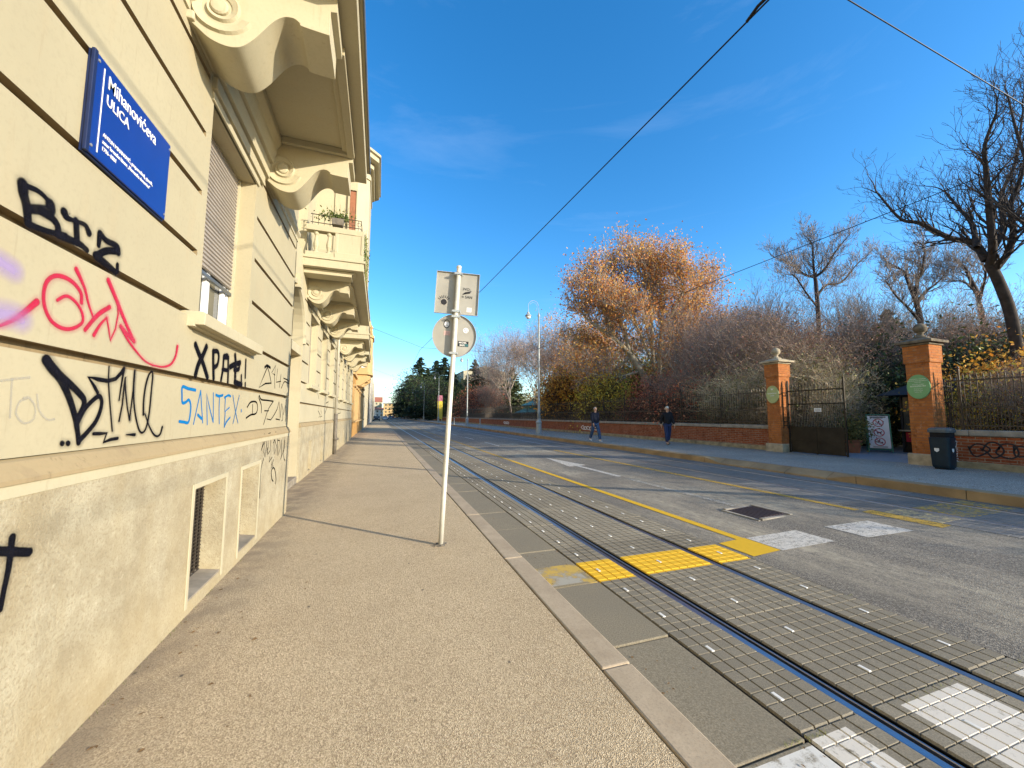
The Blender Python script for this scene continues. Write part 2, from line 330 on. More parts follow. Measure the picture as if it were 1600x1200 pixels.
# ------------------------------------------------------------------ ground, road, track
def zroad(x):
    if x < 4.4: return -.12
    if x < 8.0: return -.12 + .22*(x-4.4)/3.6
    return .10 + .02*(x-8.0)
def sheet(name, x0, x1, y0, y1, mat, dz=0.0, nx=1, zf=None, holes=None):
    xs = sorted(set([x0, x1] + [v for v in (4.4, 8.0) if x0 < v < x1])); zf = zf or zroad
    mb = MB()
    for a, b in zip(xs[:-1], xs[1:]):
        mb.add([(a,y0,zf(a)+dz),(b,y0,zf(b)+dz),(b,y1,zf(b)+dz),(a,y1,zf(a)+dz)], [(0,1,2,3)])
    return mb.build(name, mat)
Y0, Y1 = -8.0, 330.0
mb = MB(); mb.add([(-900,-300,-.55),(1100,-300,-.55),(1100,1500,-.55),(-900,1500,-.55)], [(0,1,2,3)]); struct(mb.build('ground', M['earth']))
def paver_grid(name, mat, xstrips, y0, y1, px, py, zbase, depth=.016, g=.0115):
    """one slab sheet with real joints: tensor grid, top height z, joints lowered"""
    yb = []; zy = []; n = int(round((y1-y0)/py)); big = 10
    for i in range(n):
        a = y0+i*py; gg = g*(1.7 if i % big == 0 else 1.0)
        yb += [a, a+gg*.35, a+gg, a+py-.0005]; zy += [1, 1, 0, 0]
    yb = np.array(yb); zy = np.array(zy, float); allV = []; allF = []; base = 0
    rng = np.random.RandomState(4); allM = []
    for (x0, x1, cols) in xstrips:
        p = (x1-x0)/cols; xb = []; zx = []
        for j in range(cols):
            a = x0+j*p; xb += [a, a+g*.8, a+g*1.15, a+p-.0005]; zx += [1, 1, 0, 0]
        xb.append(x1); zx.append(1); xb = np.array(xb); zx = np.array(zx, float)
        D = np.maximum(zx[:, None], zy[None, :]); zo = np.repeat(rng.uniform(-.003, .003, n//big+2), big)[:n].repeat(4)
        X, Yv = np.meshgrid(xb, yb, indexing='ij'); Z = zbase(X) - depth*D + zo[None, :]
        V = np.stack([X, Yv, Z], -1).reshape(-1, 3); nx, ny = X.shape
        I = np.arange(nx*ny).reshape(nx, ny); F = np.stack([I[:-1, :-1], I[1:, :-1], I[1:, 1:], I[:-1, 1:]], -1).reshape(-1, 4)
        allV.append(V); allF.append(F+base); base += len(V); DD = D.reshape(-1); allM.append((DD[F-0].min(1) > .5).astype(int))
    return struct(np_mesh(name, np.concatenate(allV), np.concatenate(allF), [mat, M['joint']], mi=np.concatenate(allM)))
NP = 26.0
paver_grid('track_paving', M['pav_near'], [(2.235,2.69,4),(2.845,3.76,8),(3.885,4.36,4)], -1.0+.54-.0, NP, .1147, .1030, lambda X: -.12+X*0)
paver_grid('track_paving', M['pav_far'], [(7.75,8.32,4),(8.46,9.38,6),(9.52,9.98,3)], -.46, 20.14, .115, .1030*1.0, lambda X: np.where(X < 8, -.12+.22*(X-4.4)/3.6, .10+.02*(X-8)) + .001)
struct(sheet('track_bed', 2.2, 4.40, Y0, NP, M['rubber'], -.055, zf=lambda x: -.12))
struct(sheet('track_paving', 2.2, 4.40, NP, Y1, M['pav_near'], 0)); struct(sheet('track_paving', 2.2, 4.40, Y0, -.46, M['pav_near'], 0))
struct(sheet('track_bed', 7.74, 10.0, Y0, 20.14, M['rubber'], -.05)); struct(sheet('track_paving', 7.74, 10.0, 20.14, Y1, M['pav_far'], 0))
struct(sheet('road', 4.37, 7.75, Y0, Y1, M['road'], -.001)); struct(sheet('road', 9.99, 10.1, Y0, Y1, M['road'], 0))
# near sidewalk + kerb + gutter slabs
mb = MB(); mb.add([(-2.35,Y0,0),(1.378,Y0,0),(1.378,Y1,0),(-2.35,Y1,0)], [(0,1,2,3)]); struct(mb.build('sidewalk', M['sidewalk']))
mb = MB(); y = Y0+.3
while y < 90:
    ln = 1.98; mb.box(1.388, 1.60, y, y+ln, -.3, .006 + random.Random(int(y*10)).uniform(-.003,.003)); y += ln+.009
mb.box(1.388,1.60,y,Y1,-.3,.005); struct(mb.build('kerb', M['kerb'], bevel=.012))
mb = MB(); y = 1.566-1.03*9; rr = random.Random(3)
while y < 60:
    h = rr.uniform(-.006,.004); ln = 1.03 if y < 12 else 2.06
    mb.box(1.608, 2.215, y+.006, y+ln-.006, -.3, -.115+h); y += ln
mb.box(1.608,2.215,y,Y1,-.3,-.12); struct(mb.build('gutter', M['gutter'], bevel=.008))
struct(sheet('gutter_joint', 1.55, 2.26, Y0, Y1, M['rubber'], -.03))
# far sidewalk, kerb with the lowered crossing at the gate
mb = MB(); mb.add([(10.33,Y0,.315),(14.32,Y0,.33),(14.32,Y1,.33),(10.33,Y1,.315)], [(0,1,2,3)])
struct(mb.build('sidewalk', M['farwalk']))
kb = MB(); y = Y0
def kz(y):
    if y < 5.7: return .31
    if y < 6.3: return .31-.13*(y-5.7)/.6
    if y < 9.3: return .18
    if y < 9.9: return .18+.13*(y-9.3)/.6
    return .31
ys = [Y0, -3, 0, 2, 4, 5.7, 6.3, 7.3, 8.3, 9.3, 9.9, 12, 14, 16, 18, 20, 24, 28, 32, 40, 60, 100, Y1]
for a, b in zip(ys[:-1], ys[1:]):
    za, zb = kz(a), kz(b); a += .004; b -= .004
    kb.add([(10.05,a,-.2),(10.05,b,-.2),(10.05,a,za),(10.05,b,zb),(10.34,a,.3155),(10.34,b,.3155),(10.34,a,-.2),(10.34,b,-.2)],
           [(0,2,3,1),(2,4,5,3),(0,6,4,2),(1,3,5,7),(4,6,7,5)])
struct(kb.build('kerb', M['kerbfar'], bevel=.01))
# pavement wedge falling to the lowered kerb
mb = MB(); mb.add([(10.345,5.7,.322),(11.1,5.7,.326),(11.1,9.9,.326),(10.345,9.9,.322)], [(0,1,2,3)]); mb = None
# rails (head + groove lip)
for i, (x, zz) in enumerate(((2.715,-.12),(3.80,-.12),(8.38,.107),(9.44,.128))):
    t = 1 if i in (0, 2) else -1
    mb = MB(); mb.box(x-.03, x+.03, Y0, Y1, zz-.1, zz+.002)
    a, b = sorted((x+t*.078, x+t*.092)); mb.box(a, b, Y0, Y1, zz-.1, zz-.004)
    struct(mb.build('tram_rail', M['rail'], bevel=.008))
    mb = MB(); a, b = sorted((x+t*.032, x+t*.077)); mb.box(a, b, Y0, Y1, zz-.1, zz-.045); struct(mb.build('rail_groove', M['rubber']))
# white plates set in the paving
def plates(name, xs, y0, n, zf):
    mb = MB()
    for x in xs:
        for i in range(n):
            y = y0+i*.515; z = zf(x); mb.box(x-.014, x+.014, y-.036, y+.036, z-.006, z+.0055)
    return struct(mb.build(name, M['plate'], bevel=.003, seg=1))
plates('paving_plates', [2.385, 3.215, 4.155], 1.335, 36, lambda x: -.12)
# painted lines and bars on the asphalt (sheets)
def mark(x0, x1, y0, y1, mat, skew=0.0, dz=.004):
    xs = sorted(set([x0, x1] + [v for v in (4.4, 8.0) if x0 < v < x1])); mb = MB()
    for a, b in zip(xs[:-1], xs[1:]):
        mb.add([(a,y0-skew*(a-x0),zroad(a)+dz),(b,y0-skew*(b-x0),zroad(b)+dz),(b,y1-skew*(b-x0),zroad(b)+dz),(a,y1-skew*(a-x0),zroad(a)+dz)], [(0,1,2,3)])
    return struct(mb.build('road_marking', mat))
mark(4.44, 4.90, 3.66, 4.18, M['p_yellow']); mark(4.915, 5.78, 3.64, 4.16, M['p_white'], .09); mark(6.28, 7.06, 3.46, 4.0, M['p_white'], .14)
mark(4.76, 4.885, 4.181, 14, M['p_yellow']); mark(4.76, 4.88, 14, 60, M['p_yworn']); mark(7.50, 7.73, 3.25, 4.2, M['p_yworn']); mark(7.50, 7.62, 4.3, 16, M['p_yworn'])
mb = MB()
def poly_mark(name, pts, mat): 
    m_ = MB(); m_.add([(x, y, zroad(x)+.004) for x, y in pts], [tuple(range(len(pts)))]); return struct(m_.build('road_marking', mat))
poly_mark('a', [(6.12,9.0),(6.26,9.0),(6.26,11.3),(6.48,11.25),(6.19,13.9),(5.9,11.35),(6.12,11.3)], M['p_white'])
poly_mark('b', [(6.13,5.45),(6.25,5.45),(6.25,8.6),(6.13,8.6)], M['p_worn'])
for yy in (20, 26, 32, 40, 50): mark(6.13, 6.25, yy, yy+3, M['p_white'])
mb = MB(); mb.add([(x, y, zroad(x)+.006) for x, y in ((5.80,4.66),(6.44,4.66),(6.40,5.29),(5.80,5.29))], [(0,1,2,3)])
for i in range(9):
    x = 5.84+i*.066; mb.box(x, x+.03, 4.70, 5.25, zroad(x)-.01, zroad(x)+.016)
struct(mb.build('drain_cover', M['drain'], bevel=.003, seg=1))
mb = MB()
for (a, b, c, d) in ((5.74,5.80,4.62,5.33),(6.44,6.50,4.62,5.33),(5.80,6.44,4.60,4.66),(5.80,6.44,5.29,5.35)): mb.box(a, b, c, d, zroad(6.1)-.1, zroad((a+b)/2)+.012)
struct(mb.build('drain_frame', M['coping']))
# small stone/metal cover on the kerb line, patches and leaves on the sidewalk
rr = random.Random(12); lv = []; lf = []
def debris(n, xr, yr, z, s, seed):
    rr = random.Random(seed)
    for i in range(n):
        x = rr.uniform(*xr) if rr.random() > .5 else xr[0] + abs(rr.gauss(0, .22)); y = yr[0] + (yr[1]-yr[0])*rr.random()**1.6; a = rr.uniform(0, 6.28); q = s*rr.uniform(.4, 1.3); h = q*rr.uniform(.3, .9)
        b = len(lv); ca, sa = math.cos(a), math.sin(a); dz = q*.25
        for (u, v_, k) in ((-q,0,0),(0,h,dz),(q,0,dz*.4),(0,-h,dz*.8)): lv.append((x+u*ca-v_*sa, y+u*sa+v_*ca, z+.003+k))
        lf.append((b,b+1,b+2,b+3))
debris(110, (-1.36,-.5), (1.0,22), .0, .016, 1); debris(26, (-1.3,1.3), (1.2,16), .0, .013, 2); debris(160, (1.62,2.2), (1.2,14), -.118, .012, 3); debris(120, (10.4,13.9), (1.2,22), .33, .03, 4)
lo = np_mesh('fallen_leaves', lv, lf, sp('dry_leaf', (.21,.125,.055), .9, 0, .5, 60)); lo['kind'] = 'stuff'
# tufts of moss/grass in the big joints
gv = []; gf = []; rr = random.Random(8)
for (cx_, cy_, cz_, n, ax) in [(2.13,1.57,-.115,26,0),(2.3,1.57,-.12,40,0),(3.3,1.57,-.12,60,1),(4.36,1.55,-.12,30,1),(4.37,2.6,-.12,18,0),(4.37,3.63,-.12,10,0),(-1.39,4,0,60,2),(-1.39,7,0,40,2),(2.22,3.66,-.12,10,0)]:
    for i in range(n):
        x = cx_ + (rr.uniform(-.45,.45) if ax == 1 else rr.gauss(0,.04) if ax == 0 else rr.uniform(-.005,.02)); y = cy_ + (rr.uniform(-1.5,1.5) if ax == 2 else rr.gauss(0,.008)); h = rr.uniform(.006,.02); a = rr.uniform(0,6.28)
        b = len(gv); gv += [(x-.002,y,cz_-.004),(x+.002,y,cz_-.004),(x+math.cos(a)*h*.6,y+math.sin(a)*h*.6,cz_+h)]; gf.append((b,b+1,b+2))
go = np_mesh('joint_grass', gv, gf, sp('joint_moss', (.16,.17,.05), .9, 0, .3, 40)); go['kind'] = 'stuff'

# ------------------------------------------------------------------ buildings on the left
def relief(mb, ys, zs, depth, gx=None):
    """facade facing +X: cell (i,j) at x=depth(i,j); side faces close the steps"""
    ny, nz = len(ys)-1, len(zs)-1; D = [[depth(.5*(ys[i]+ys[i+1]), .5*(zs[j]+zs[j+1])) for j in range(nz)] for i in range(ny)]
    for i in range(ny):
        for j in range(nz):
            x = D[i][j]; a, b, c, d = ys[i], ys[i+1], zs[j], zs[j+1]
            if x is None: continue
            mb.mi = 1 if gx is not None and abs(x-gx) < 1e-6 else 0
            mb.add([(x,a,c),(x,b,c),(x,b,d),(x,a,d)], [(0,1,2,3)])
            if i+1 < ny and D[i+1][j] is not None and abs(D[i+1][j]-x) > 1e-6:
                x2 = D[i+1][j]; mb.mi = 1 if gx is not None and min(x, x2) == gx else 0; mb.add([(x,b,c),(x2,b,c),(x2,b,d),(x,b,d)], [(0,1,2,3)])
            if j+1 < nz and D[i][j+1] is not None and abs(D[i][j+1]-x) > 1e-6:
                x2 = D[i][j+1]; mb.mi = 1 if gx is not None and abs(min(x, x2)-gx) < 1e-6 else 0; mb.add([(x,a,d),(x,b,d),(x2,b,d),(x2,a,d)], [(0,1,2,3)])
GR = [1.89, 2.40, 2.91, 3.42, 3.93, 4.44]; GH = .0225; GD = .05
def cuts(base, extra):
    return sorted(set([round(v, 4) for v in list(base)+list(extra)]))
def rusticated(mb, X, y0, y1, openings, margin=.10, z0=1.415, z1=4.62):
    """openings: (ya, yb, za, zb, depth)"""
    ys = [y0, y1, y0+.05, y1-.05]; zs = [z0, z1]
    for g in GR: zs += [g-GH, g+GH]
    for (a, b, c, d, dp) in openings: ys += [a, b, a-margin, b+margin]; zs += [c, d]
    ys = cuts([], [v for v in ys if y0 <= v <= y1]); zs = cuts([], zs)
    def dep(y, z):
        for (a, b, c, d, dp) in openings:
            if a < y < b and c < z < d: return X-dp
        for g in GR:
            if abs(z-g) < GH:
                if y > y1-.05 and y1 < 8: return X-GD
                for (a, b, c, d, dp) in openings:
                    if a-margin < y < b+margin and c < z < d+.3: return X
                return X-GD
        return X
    relief(mb, ys, zs, dep, X-GD); mb.mi = 0
WX = -1.44; W2 = -1.80
b1 = thing('apartment_building', 'cream stucco building with graffiti and scrolled balcony brackets, nearest on the left', 'building', (-1.8, 4, 0))
mb = MB(); rusticated(mb, WX, -6, 7.32, [(3.80, 5.03, 2.42, 4.29, .25)])
# upper storeys of the projecting part
relief(mb, [-6,-1.2,.2,3.0,5.8,7.32], [4.66,5.3,8.2,9.6,12.2,15.5], lambda y, z: WX-.22 if ((-1.2 < y < .2) or (3.0 < y < 5.8 and z < 9)) and (5.3 < z < 8.2 or 9.6 < z < 12.2) else WX)
mb.box(-8, WX-.3, -6, 7.32, 4.66, 15.5); mb.box(WX-.3, WX, 7.28, 7.32, 1.415, 4.62)
mb.add([(WX,7.32,0),(W2-.02,7.32,0),(W2-.02,7.32,15.5),(WX,7.32,15.5)], [(0,1,2,3)])
mb.add([(WX,-6,0),(WX,-6,15.5),(-8,-6,15.5),(-8,-6,0)], [(0,1,2,3)])
mb.mi = 0; mb.build('wall', [M['wall'], M['groove']], b1)
# string course between ground floor and first floor
mb = MB(); prof = [(WX-.02,4.60),(WX+.015,4.60),(WX+.015,4.66),(WX+.05,4.70),(WX+.05,4.745),(WX-.02,4.745)]
mb.prism(prof, 'y', -6, 3.27); mb.prism(prof, 'y', 5.77, 7.33); mb.build('string_course', M['trim'], b1)
# plinth with cellar openings
mb = MB(); PX = -1.40
def pl(y, z):
    for (a, b) in ((3.86, 4.54), (5.02, 5.66)):
        if a < y < b and .10 < z < .99: return PX-.20
    return PX
relief(mb, [-6,3.86,4.54,5.02,5.66,7.36], [0,.10,.99,1.305], pl); mb.add([(PX,7.36,0),(W2,7.36,0),(W2,7.36,1.31),(PX,7.36,1.31)], [(0,1,2,3)])
mb.build('plinth', M['plinth'], b1)
mb = MB()   # smooth bands around the cellar openings and under the ledge
for (a, b) in ((3.86, 4.54), (5.02, 5.66)):
    mb.box(PX, PX+.008, a-.045, a, .06, 1.035); mb.box(PX, PX+.008, b, b+.045, .06, 1.035); mb.box(PX, PX+.008, a, b, .99, 1.035)
mb.box(PX-.01, PX+.004, -6, 7.35, 1.255, 1.31); mb.build('plinth_band', M['wall2'], b1, bevel=.003)
mb = MB(); mb.prism([(WX-.03,1.30),(PX+.012,1.31),(PX+.012,1.33),(PX-.004,1.355),(WX+.004,1.398),(WX-.03,1.42)], 'y', -6, 7.37); mb.build('ledge', M['ledge'], b1)
for (a, b) in ((3.86, 4.54), (5.02, 5.66)):
    mb = MB(); mb.box(PX-.198, PX-.190, a+.002, b-.002, .14, .985)
    ce = mb.build('cellar_window', M['dark'], b1); mb = MB()
    for i in range(9): mb.box(PX-.180, PX-.168, a+.01+i*.08, a+.028+i*.08, .12, .985)
    for k in range(26): mb.box(PX-.168, PX-.163, a+.005, b-.005, .14+k*.032, .146+k*.032)
    mb.build('grille', M['fence'], ce)
    mb = MB(); mb.prism([(PX-.189,.10),(PX-.002,.101),(PX-.002,.115),(PX-.189,.145)], 'y', a+.001, b-.001); mb.build('sill', M['step'], ce)
# window with roller shutter
def roller_window(root, X, yc, zb, zt, drop, wd=1.23, sill=True, detail=True):
    a, b = yc-wd/2, yc+wd/2; xi = X-.17
    mb = MB(); mb.box(X-.245, X-.235, a+.002, b-.002, zb+.002, zt-.002); w_ = mb.build('window', M['glass'], root)
    mb = MB()
    for (y0, y1) in ((a+.002,a+.06),(b-.06,b-.002),(yc-.16,yc-.10),(yc+.02,yc+.10),(b-.17,b-.11)):
        mb.box(X-.234, X-.195, y0, y1, zb+.003, zt-.003)
    mb.box(X-.234, X-.20, a+.06, b-.06, zb+.003, zb+.07); mb.box(X-.234, X-.20, a+.06, b-.06, zt-.08, zt-.003)
    mb.build('frame', M['pvc'], w_, bevel=.005)
    for (y0, y1) in ((a+.001,a+.035),(b-.035,b-.001)): mb = MB(); mb.box(xi-.02, xi+.02, y0, y1, zb+.002, zt-.002); mb.build('guide_rail', M['trim'], w_)
    if detail:
        mb = MB(); mb.box(X-.231, X-.226, a+.06, yc-.16, zb+.07, zt-.1); mb.build('curtain', M['curt'], w_)
    p = []; n = int((zt-drop)/.042)
    for i in range(n):
        z = zt-.002-i*.042; p += [(xi-.012, z), (xi+.002, z-.008), (xi+.004, z-.03), (xi-.010, z-.040)]
    p += [(xi-.02, p[-1][1]), (xi-.02, zt-.002)]
    mb = MB(); mb.prism(p, 'y', a+.03, b-.03); s_ = mb.build('shutter', M['shutter'], w_)
    mb = MB(); mb.box(xi-.014, xi+.008, a+.032, b-.032, drop-.035, drop); mb.build('bottom_rail', M['zinc'], s_, bevel=.003)
    if sill:
        mb = MB(); mb.prism([(X-.24,zb-.003),(X-.24,zb-.13),(X+.05,zb-.13),(X+.05,zb-.115),(X+.115,zb-.115),(X+.12,zb-.02),(X+.10,zb-.008)], 'y', yc-.80, yc+.80)
        mb.build('sill', M['trim'], w_, bevel=.006)
    return w_
roller_window(b1, WX, 4.415, 2.42, 4.29, 2.95)
mb = MB()   # lintel mouldings over the window
mb.box(WX-.02, WX+.02, 3.745, 5.09, 4.29, 4.36); mb.box(WX-.02, WX+.035, 3.745, 5.22, 4.385, 4.50); mb.box(WX-.02, WX+.06, 3.745, 5.30, 4.53, 4.72)
mb.prism([(WX-.01,4.72),(WX+.09,4.74),(WX+.12,4.86),(WX+.12,4.92),(WX+.17,5.0),(WX+.17,5.09),(WX-.01,5.09)], 'y', 3.745, 5.30)
mb.build('lintel', M['trim'], b1, bevel=.006)
# scrolled bracket: profile in (x offset from wall, z), extruded along the street
BP = [(-.02,4.56),(.07,4.485),(.13,4.44),(.20,4.415),(.27,4.41),(.33,4.43),(.38,4.475),(.43,4.54),(.48,4.62),(.53,4.70),(.575,4.755),(.62,4.79),(.665,4.802),(.70,4.797),(.73,4.775),(.75,4.755),(.95,4.745),(.95,4.96),(1.0,4.97),(1.0,5.095),(-.02,5.095)]
BPS = [BP[0]]
for i in range(len(BP[:17])-1):
    q0 = BP[max(i-1,0)]; q1 = BP[i]; q2 = BP[i+1]; q3 = BP[min(i+2,16)]
    for s_ in range(1, 5):
        t_ = s_/4
        BPS.append(tuple(.5*((2*q1[k])+(q2[k]-q0[k])*t_+(2*q0[k]-5*q1[k]+4*q2[k]-q3[k])*t_**2+(3*q1[k]-q0[k]-3*q2[k]+q3[k])*t_**3) for k in (0, 1)))
BPS += BP[17:]
def bracket(root, X, Y, mat, wid=.45, detail=True, dz=0):
    mb = MB(); mb.prism([(X+a, z+dz) for a, z in BPS], 'y', Y, Y+wid); br = mb.build('bracket', mat, root, bevel=.005)
    cx_, cz_ = X+.19, 4.70+dz; n = 56 if detail else 30
    # volute: a raised spiral step on both cheeks
    for (yf, sg) in ((Y, -1), (Y+wid, 1)) if detail else ((Y, -1),):
        b = 0; vs = []; fs = []
        for i in range(n+1):
            t_ = i/n; th = -math.pi*.1 - t_*math.pi*3.6; ro = .225*(1-t_)+.055*t_; ri = ro-(.075*(1-t_)+.04*t_)
            for r_, h in ((ro, .0), (ro-.012, .022), (ri+.004, .022-.014*1), (ri, .0)):
                vs.append((cx_+math.cos(th)*r_, yf+sg*h, cz_+math.sin(th)*r_))
        for i in range(n):
            for k in range(3): fs.append((b+i*4+k, b+i*4+k+1, b+i*4+k+5, b+i*4+k+4))
        fs.append((b, b+1, b+2, b+3)); fs.append((b+n*4+3, b+n*4+2, b+n*4+1, b+n*4))
        v = MB(); v.add(vs, fs); v.lathe([(.0,0),(.062,0),(.062,.02),(.05,.03),(.0,.034)], (cx_, yf, cz_), 16, (0,sg,0))
        v.build('volute', mat, br)
    m_ = MB(); m_.box(X-.01, X+.045, Y-.03, Y+wid+.03, 4.53+dz, 4.60+dz); m_.build('bracket_neck', mat, br, bevel=.01)
    return br
def slab_frame(mb, X, xo, y0, y1, z=5.095, coffers=()):
    mb.box(X-.02, xo, y0, y1, z+.012, z+.20); mb.box(X-.02, xo+.035, y0-.03, y1+.03, z+.205, z+.27)
    for (a, b) in coffers:      # moulded frame inside each coffer between brackets
        xi = X+.97
        for (k, h) in ((0, .075), (.05, .045)):
            mb.box(xi-.04-k, xi+.05-k, a, b, z-h+.012*0, z+.011) if k == 0 else None
        mb.box(xi-.10, xi-.041, a+.06, b-.06, z-.035, z+.011)
        mb.box(X+.17, xi-.041, a, a+.055, z-.07, z+.011); mb.box(X+.17, xi-.041, b-.055, b, z-.07, z+.011)
for Y in (3.28, 5.32): bracket(b1, WX, Y, M['trim'])
mb = MB(); slab_frame(mb, WX, WX+1.15, 2.98, 6.0, coffers=((3.735,5.315),)); bal = mb.build('balcony', M['wall'], b1, bevel=.008)
mb = MB(); mb.box(WX+1.187, WX+1.198, 2.94, 6.04, 5.29, 5.42); mb.box(WX+.2, WX+1.187, 6.032, 6.043, 5.30, 5.39); mb.build('flashing', M['zinc'], bal)
def balustrade(root, X, xo, y0, y1, z, mat, near=True, pitch=.22):
    mb = MB(); zt = z+.78
    for (a, b, c, d) in ((xo-.16, xo, y0, y1),): mb.box(a, b, c+.55, d-.55, z, z+.12); mb.box(a-.015, b+.015, c, d, zt-.14, zt)
    for yy in (y0, y1-.16): mb.box(X+.0, xo-.56, yy, yy+.16, z, z+.12); mb.box(X, xo-.17, yy-.015, yy+.175, zt-.14, zt+.0)
    for yy in (y0, y1-.62): mb.box(xo-.62, xo, yy, yy+.62, z, zt-.141)
    mb.box(xo-.64, xo+.015, y0-.02, y0+.62, z, z+.16); mb.box(xo-.64, xo-.57, y0-.014, y0+.62, z+.161, zt-.142); mb.box(xo-.05, xo+.012, y0-.014, y0+.62, z+.161, zt-.142)
    o = mb.build('balustrade', mat, root, bevel=.01)
    def balu(x, y):
        m_ = MB(); m_.lathe([(.055,0),(.055,.04),(.03,.06),(.058,.16),(.06,.22),(.034,.36),(.030,.42),(.052,.46),(.052,.52)], (x, y, z+.12), 10); m_.build('baluster', mat, o, smooth=False)
    y = y0+.7
    while y < y1-.62: balu(xo-.08, y); y += pitch*1.3
    for yy in (y0+.08, y1-.08): balu(X+.22, yy); balu(X+.50, yy)
    return o
balustrade(bal, WX+.02, WX+1.02, 3.05, 5.93, 5.366, M['trim'])
# ------- set-back part
mb = MB()
WINS = [(11.95,), (14.2,), (16.4,)]
ops = [(yc-.615, yc+.615, 2.42, 4.29, .25) for (yc,) in WINS]
rusticated(mb, W2, 10.36, 17.52, ops)
ys = [7.32, 8.14, 10.36]; mb.add([(W2,7.32,0),(W2,8.14,0),(W2,8.14,4.62),(W2,7.32,4.62)], [(0,1,2,3)])
relief(mb, [7.32,9.0,10.2,11.4,13.6,15.6,16.8,17.52], [4.62,5.4,8.0,9.6,12.0,15.5], lambda y, z: W2-.2 if (9.0 < y < 10.2 or 15.6 < y < 16.8) and (5.4 < z < 8.0 or 9.6 < z < 12.0) else W2)
mb.box(-8, W2-.3, 7.33, 17.52, 4.7, 15.45)
# arch over the door: wall above the fanlight, filled in fans between circle and course lines
cy_, rz = 9.25, 1.10; zs_ = 3.32; N = 20
pts = [(cy_+rz*math.cos(math.pi*i/N), zs_+rz*math.sin(math.pi*i/N)) for i in range(N+1)]
for i in range(N):
    (ya, za), (yb, zb) = pts[i], pts[i+1]
    mb.add([(W2,ya,za),(W2,ya,4.62),(W2,yb,4.62),(W2,yb,zb)], [(0,1,2,3)]); mb.add([(W2,ya,za),(W2,yb,zb),(W2-.5,yb,zb),(W2-.5,ya,za)], [(0,1,2,3)])
mb.add([(W2,8.14,0),(W2,8.15,0),(W2,8.15,3.32),(W2,8.14,3.32)], [(0,1,2,3)]); mb.add([(W2,8.14,3.32),(W2,8.15,3.32),(W2,8.15,4.62),(W2,8.14,4.62)], [(0,1,2,3)])
mb.add([(W2,10.35,0),(W2,10.36,0),(W2,10.36,4.62),(W2,10.35,4.62)], [(0,1,2,3)])
for yy in (8.15, 10.35): mb.add([(W2,yy,0),(W2-.5,yy,0),(W2-.5,yy,3.33),(W2,yy,3.33)], [(0,1,2,3)])
mb.build('wall', [M['wall2'], M['groove']], b1)
mb = MB(); dv = []
for i in range(N+1):   # archivolt
    th = math.pi*i/N; dv.append([(W2+h, cy_+r_*math.cos(th), zs_+r_*math.sin(th)) for r_, h in ((rz+.0,.0),(rz+.015,.05),(rz+.10,.06),(rz+.13,.03),(rz+.14,.0))])
mb.add([p for r_ in dv for p in r_], [(i*5+k, i*5+k+1, (i+1)*5+k+1, (i+1)*5+k) for i in range(N) for k in range(4)])
mb.box(W2-.0, W2+.11, 9.16, 9.34, 4.36, 4.66); mb.build('archivolt', M['trim'], b1)
dr = MB(); dr.box(W2-.52, W2-.46, 8.16, 10.34, .16, 3.0)
door = dr.build('door', sp('door_brown', (.16,.09,.05), .6, 0, .2, 5), b1)
mb = MB()
for (a, b) in ((8.24,9.2),(9.3,10.26)):
    for (c, d) in ((.3,.95),(1.1,1.9),(2.05,2.85)): mb.box(W2-.461, W2-.44, a, b, c, d)
mb.build('door_panel', sp('door_panel_brown', (.20,.115,.06), .55, 0, .2, 5), door, bevel=.01)
mb = MB(); mb.box(W2-.52, W2-.02, 8.155, 10.345, 3.02, 3.22); mb.build('transom', M['trim'], b1, bevel=.01)
mb = MB(); mb.add([(W2-.42, y, z) for y, z in [(10.34,3.22)]+[(cy_+(rz-.01)*math.cos(math.pi*i/N), max(3.22, zs_+(rz-.01)*math.sin(math.pi*i/N))) for i in range(N+1)]+[(8.16,3.22)]], [tuple(range(N+3))]); mb.build('fanlight', M['trans'], b1)
mb = MB(); mb.box(W2-.5, W2+.02, 8.16, 10.34, 0, .16); mb.build('doorstep', M['step'], b1, bevel=.015)
mb = MB(); P2 = -1.765
relief(mb, [10.42,11.7,12.2,14.0,14.5,17.52], [0,.10,.9,1.305], lambda y, z: P2-.22 if (11.7 < y < 12.2 or 14.0 < y < 14.5) and .1 < z < .9 else P2)
mb.add([(P2,10.42,0),(W2-.4,10.36,0),(W2-.4,10.36,1.3),(P2,10.42,1.3)], [(0,1,2,3)]); relief(mb, [7.34,8.10], [0,1.305], lambda y, z: P2)
mb.build('plinth', M['plinth'], b1)
mb = MB(); mb.prism([(W2-.03,1.30),(P2+.012,1.31),(P2+.012,1.33),(P2-.004,1.355),(W2+.006,1.395),(W2-.03,1.415)], 'y', 10.40, 17.52); mb.build('ledge', M['ledge'], b1)
for (yc,) in WINS:
    roller_window(b1, W2, yc, 2.42, 4.29, 2.45, detail=False)
    mb = MB(); mb.box(W2-.02, W2+.035, yc-.7, yc+.7, 4.29, 4.42); mb.box(W2-.02, W2+.06, yc-.7, yc+.7, 4.45, 4.62); mb.box(W2-.02, W2+.12, yc-.7, yc+.7, 4.72, 5.08); mb.build('lintel', M['trim'], b1, bevel=.006)
for Y in (10.6, 12.85, 15.1): bracket(b1, W2, Y, M['trim'])
mb = MB(); X2 = W2+1.33; slab_frame(mb, W2, X2, 9.85, 15.95, coffers=((11.06,12.84),(13.31,15.09)))
mb.prism([(W2,4.98),(W2+1.05,4.98),(W2+1.05,5.04),(W2+1.16,5.10),(W2,5.10)], 'y', 10.0, 10.4)
bal2 = mb.build('balcony', M['trim'], b1, bevel=.008)
balustrade(bal2, W2+.02, X2-.03, 9.90, 11.5, 5.366, M['trim'])
mb = MB()
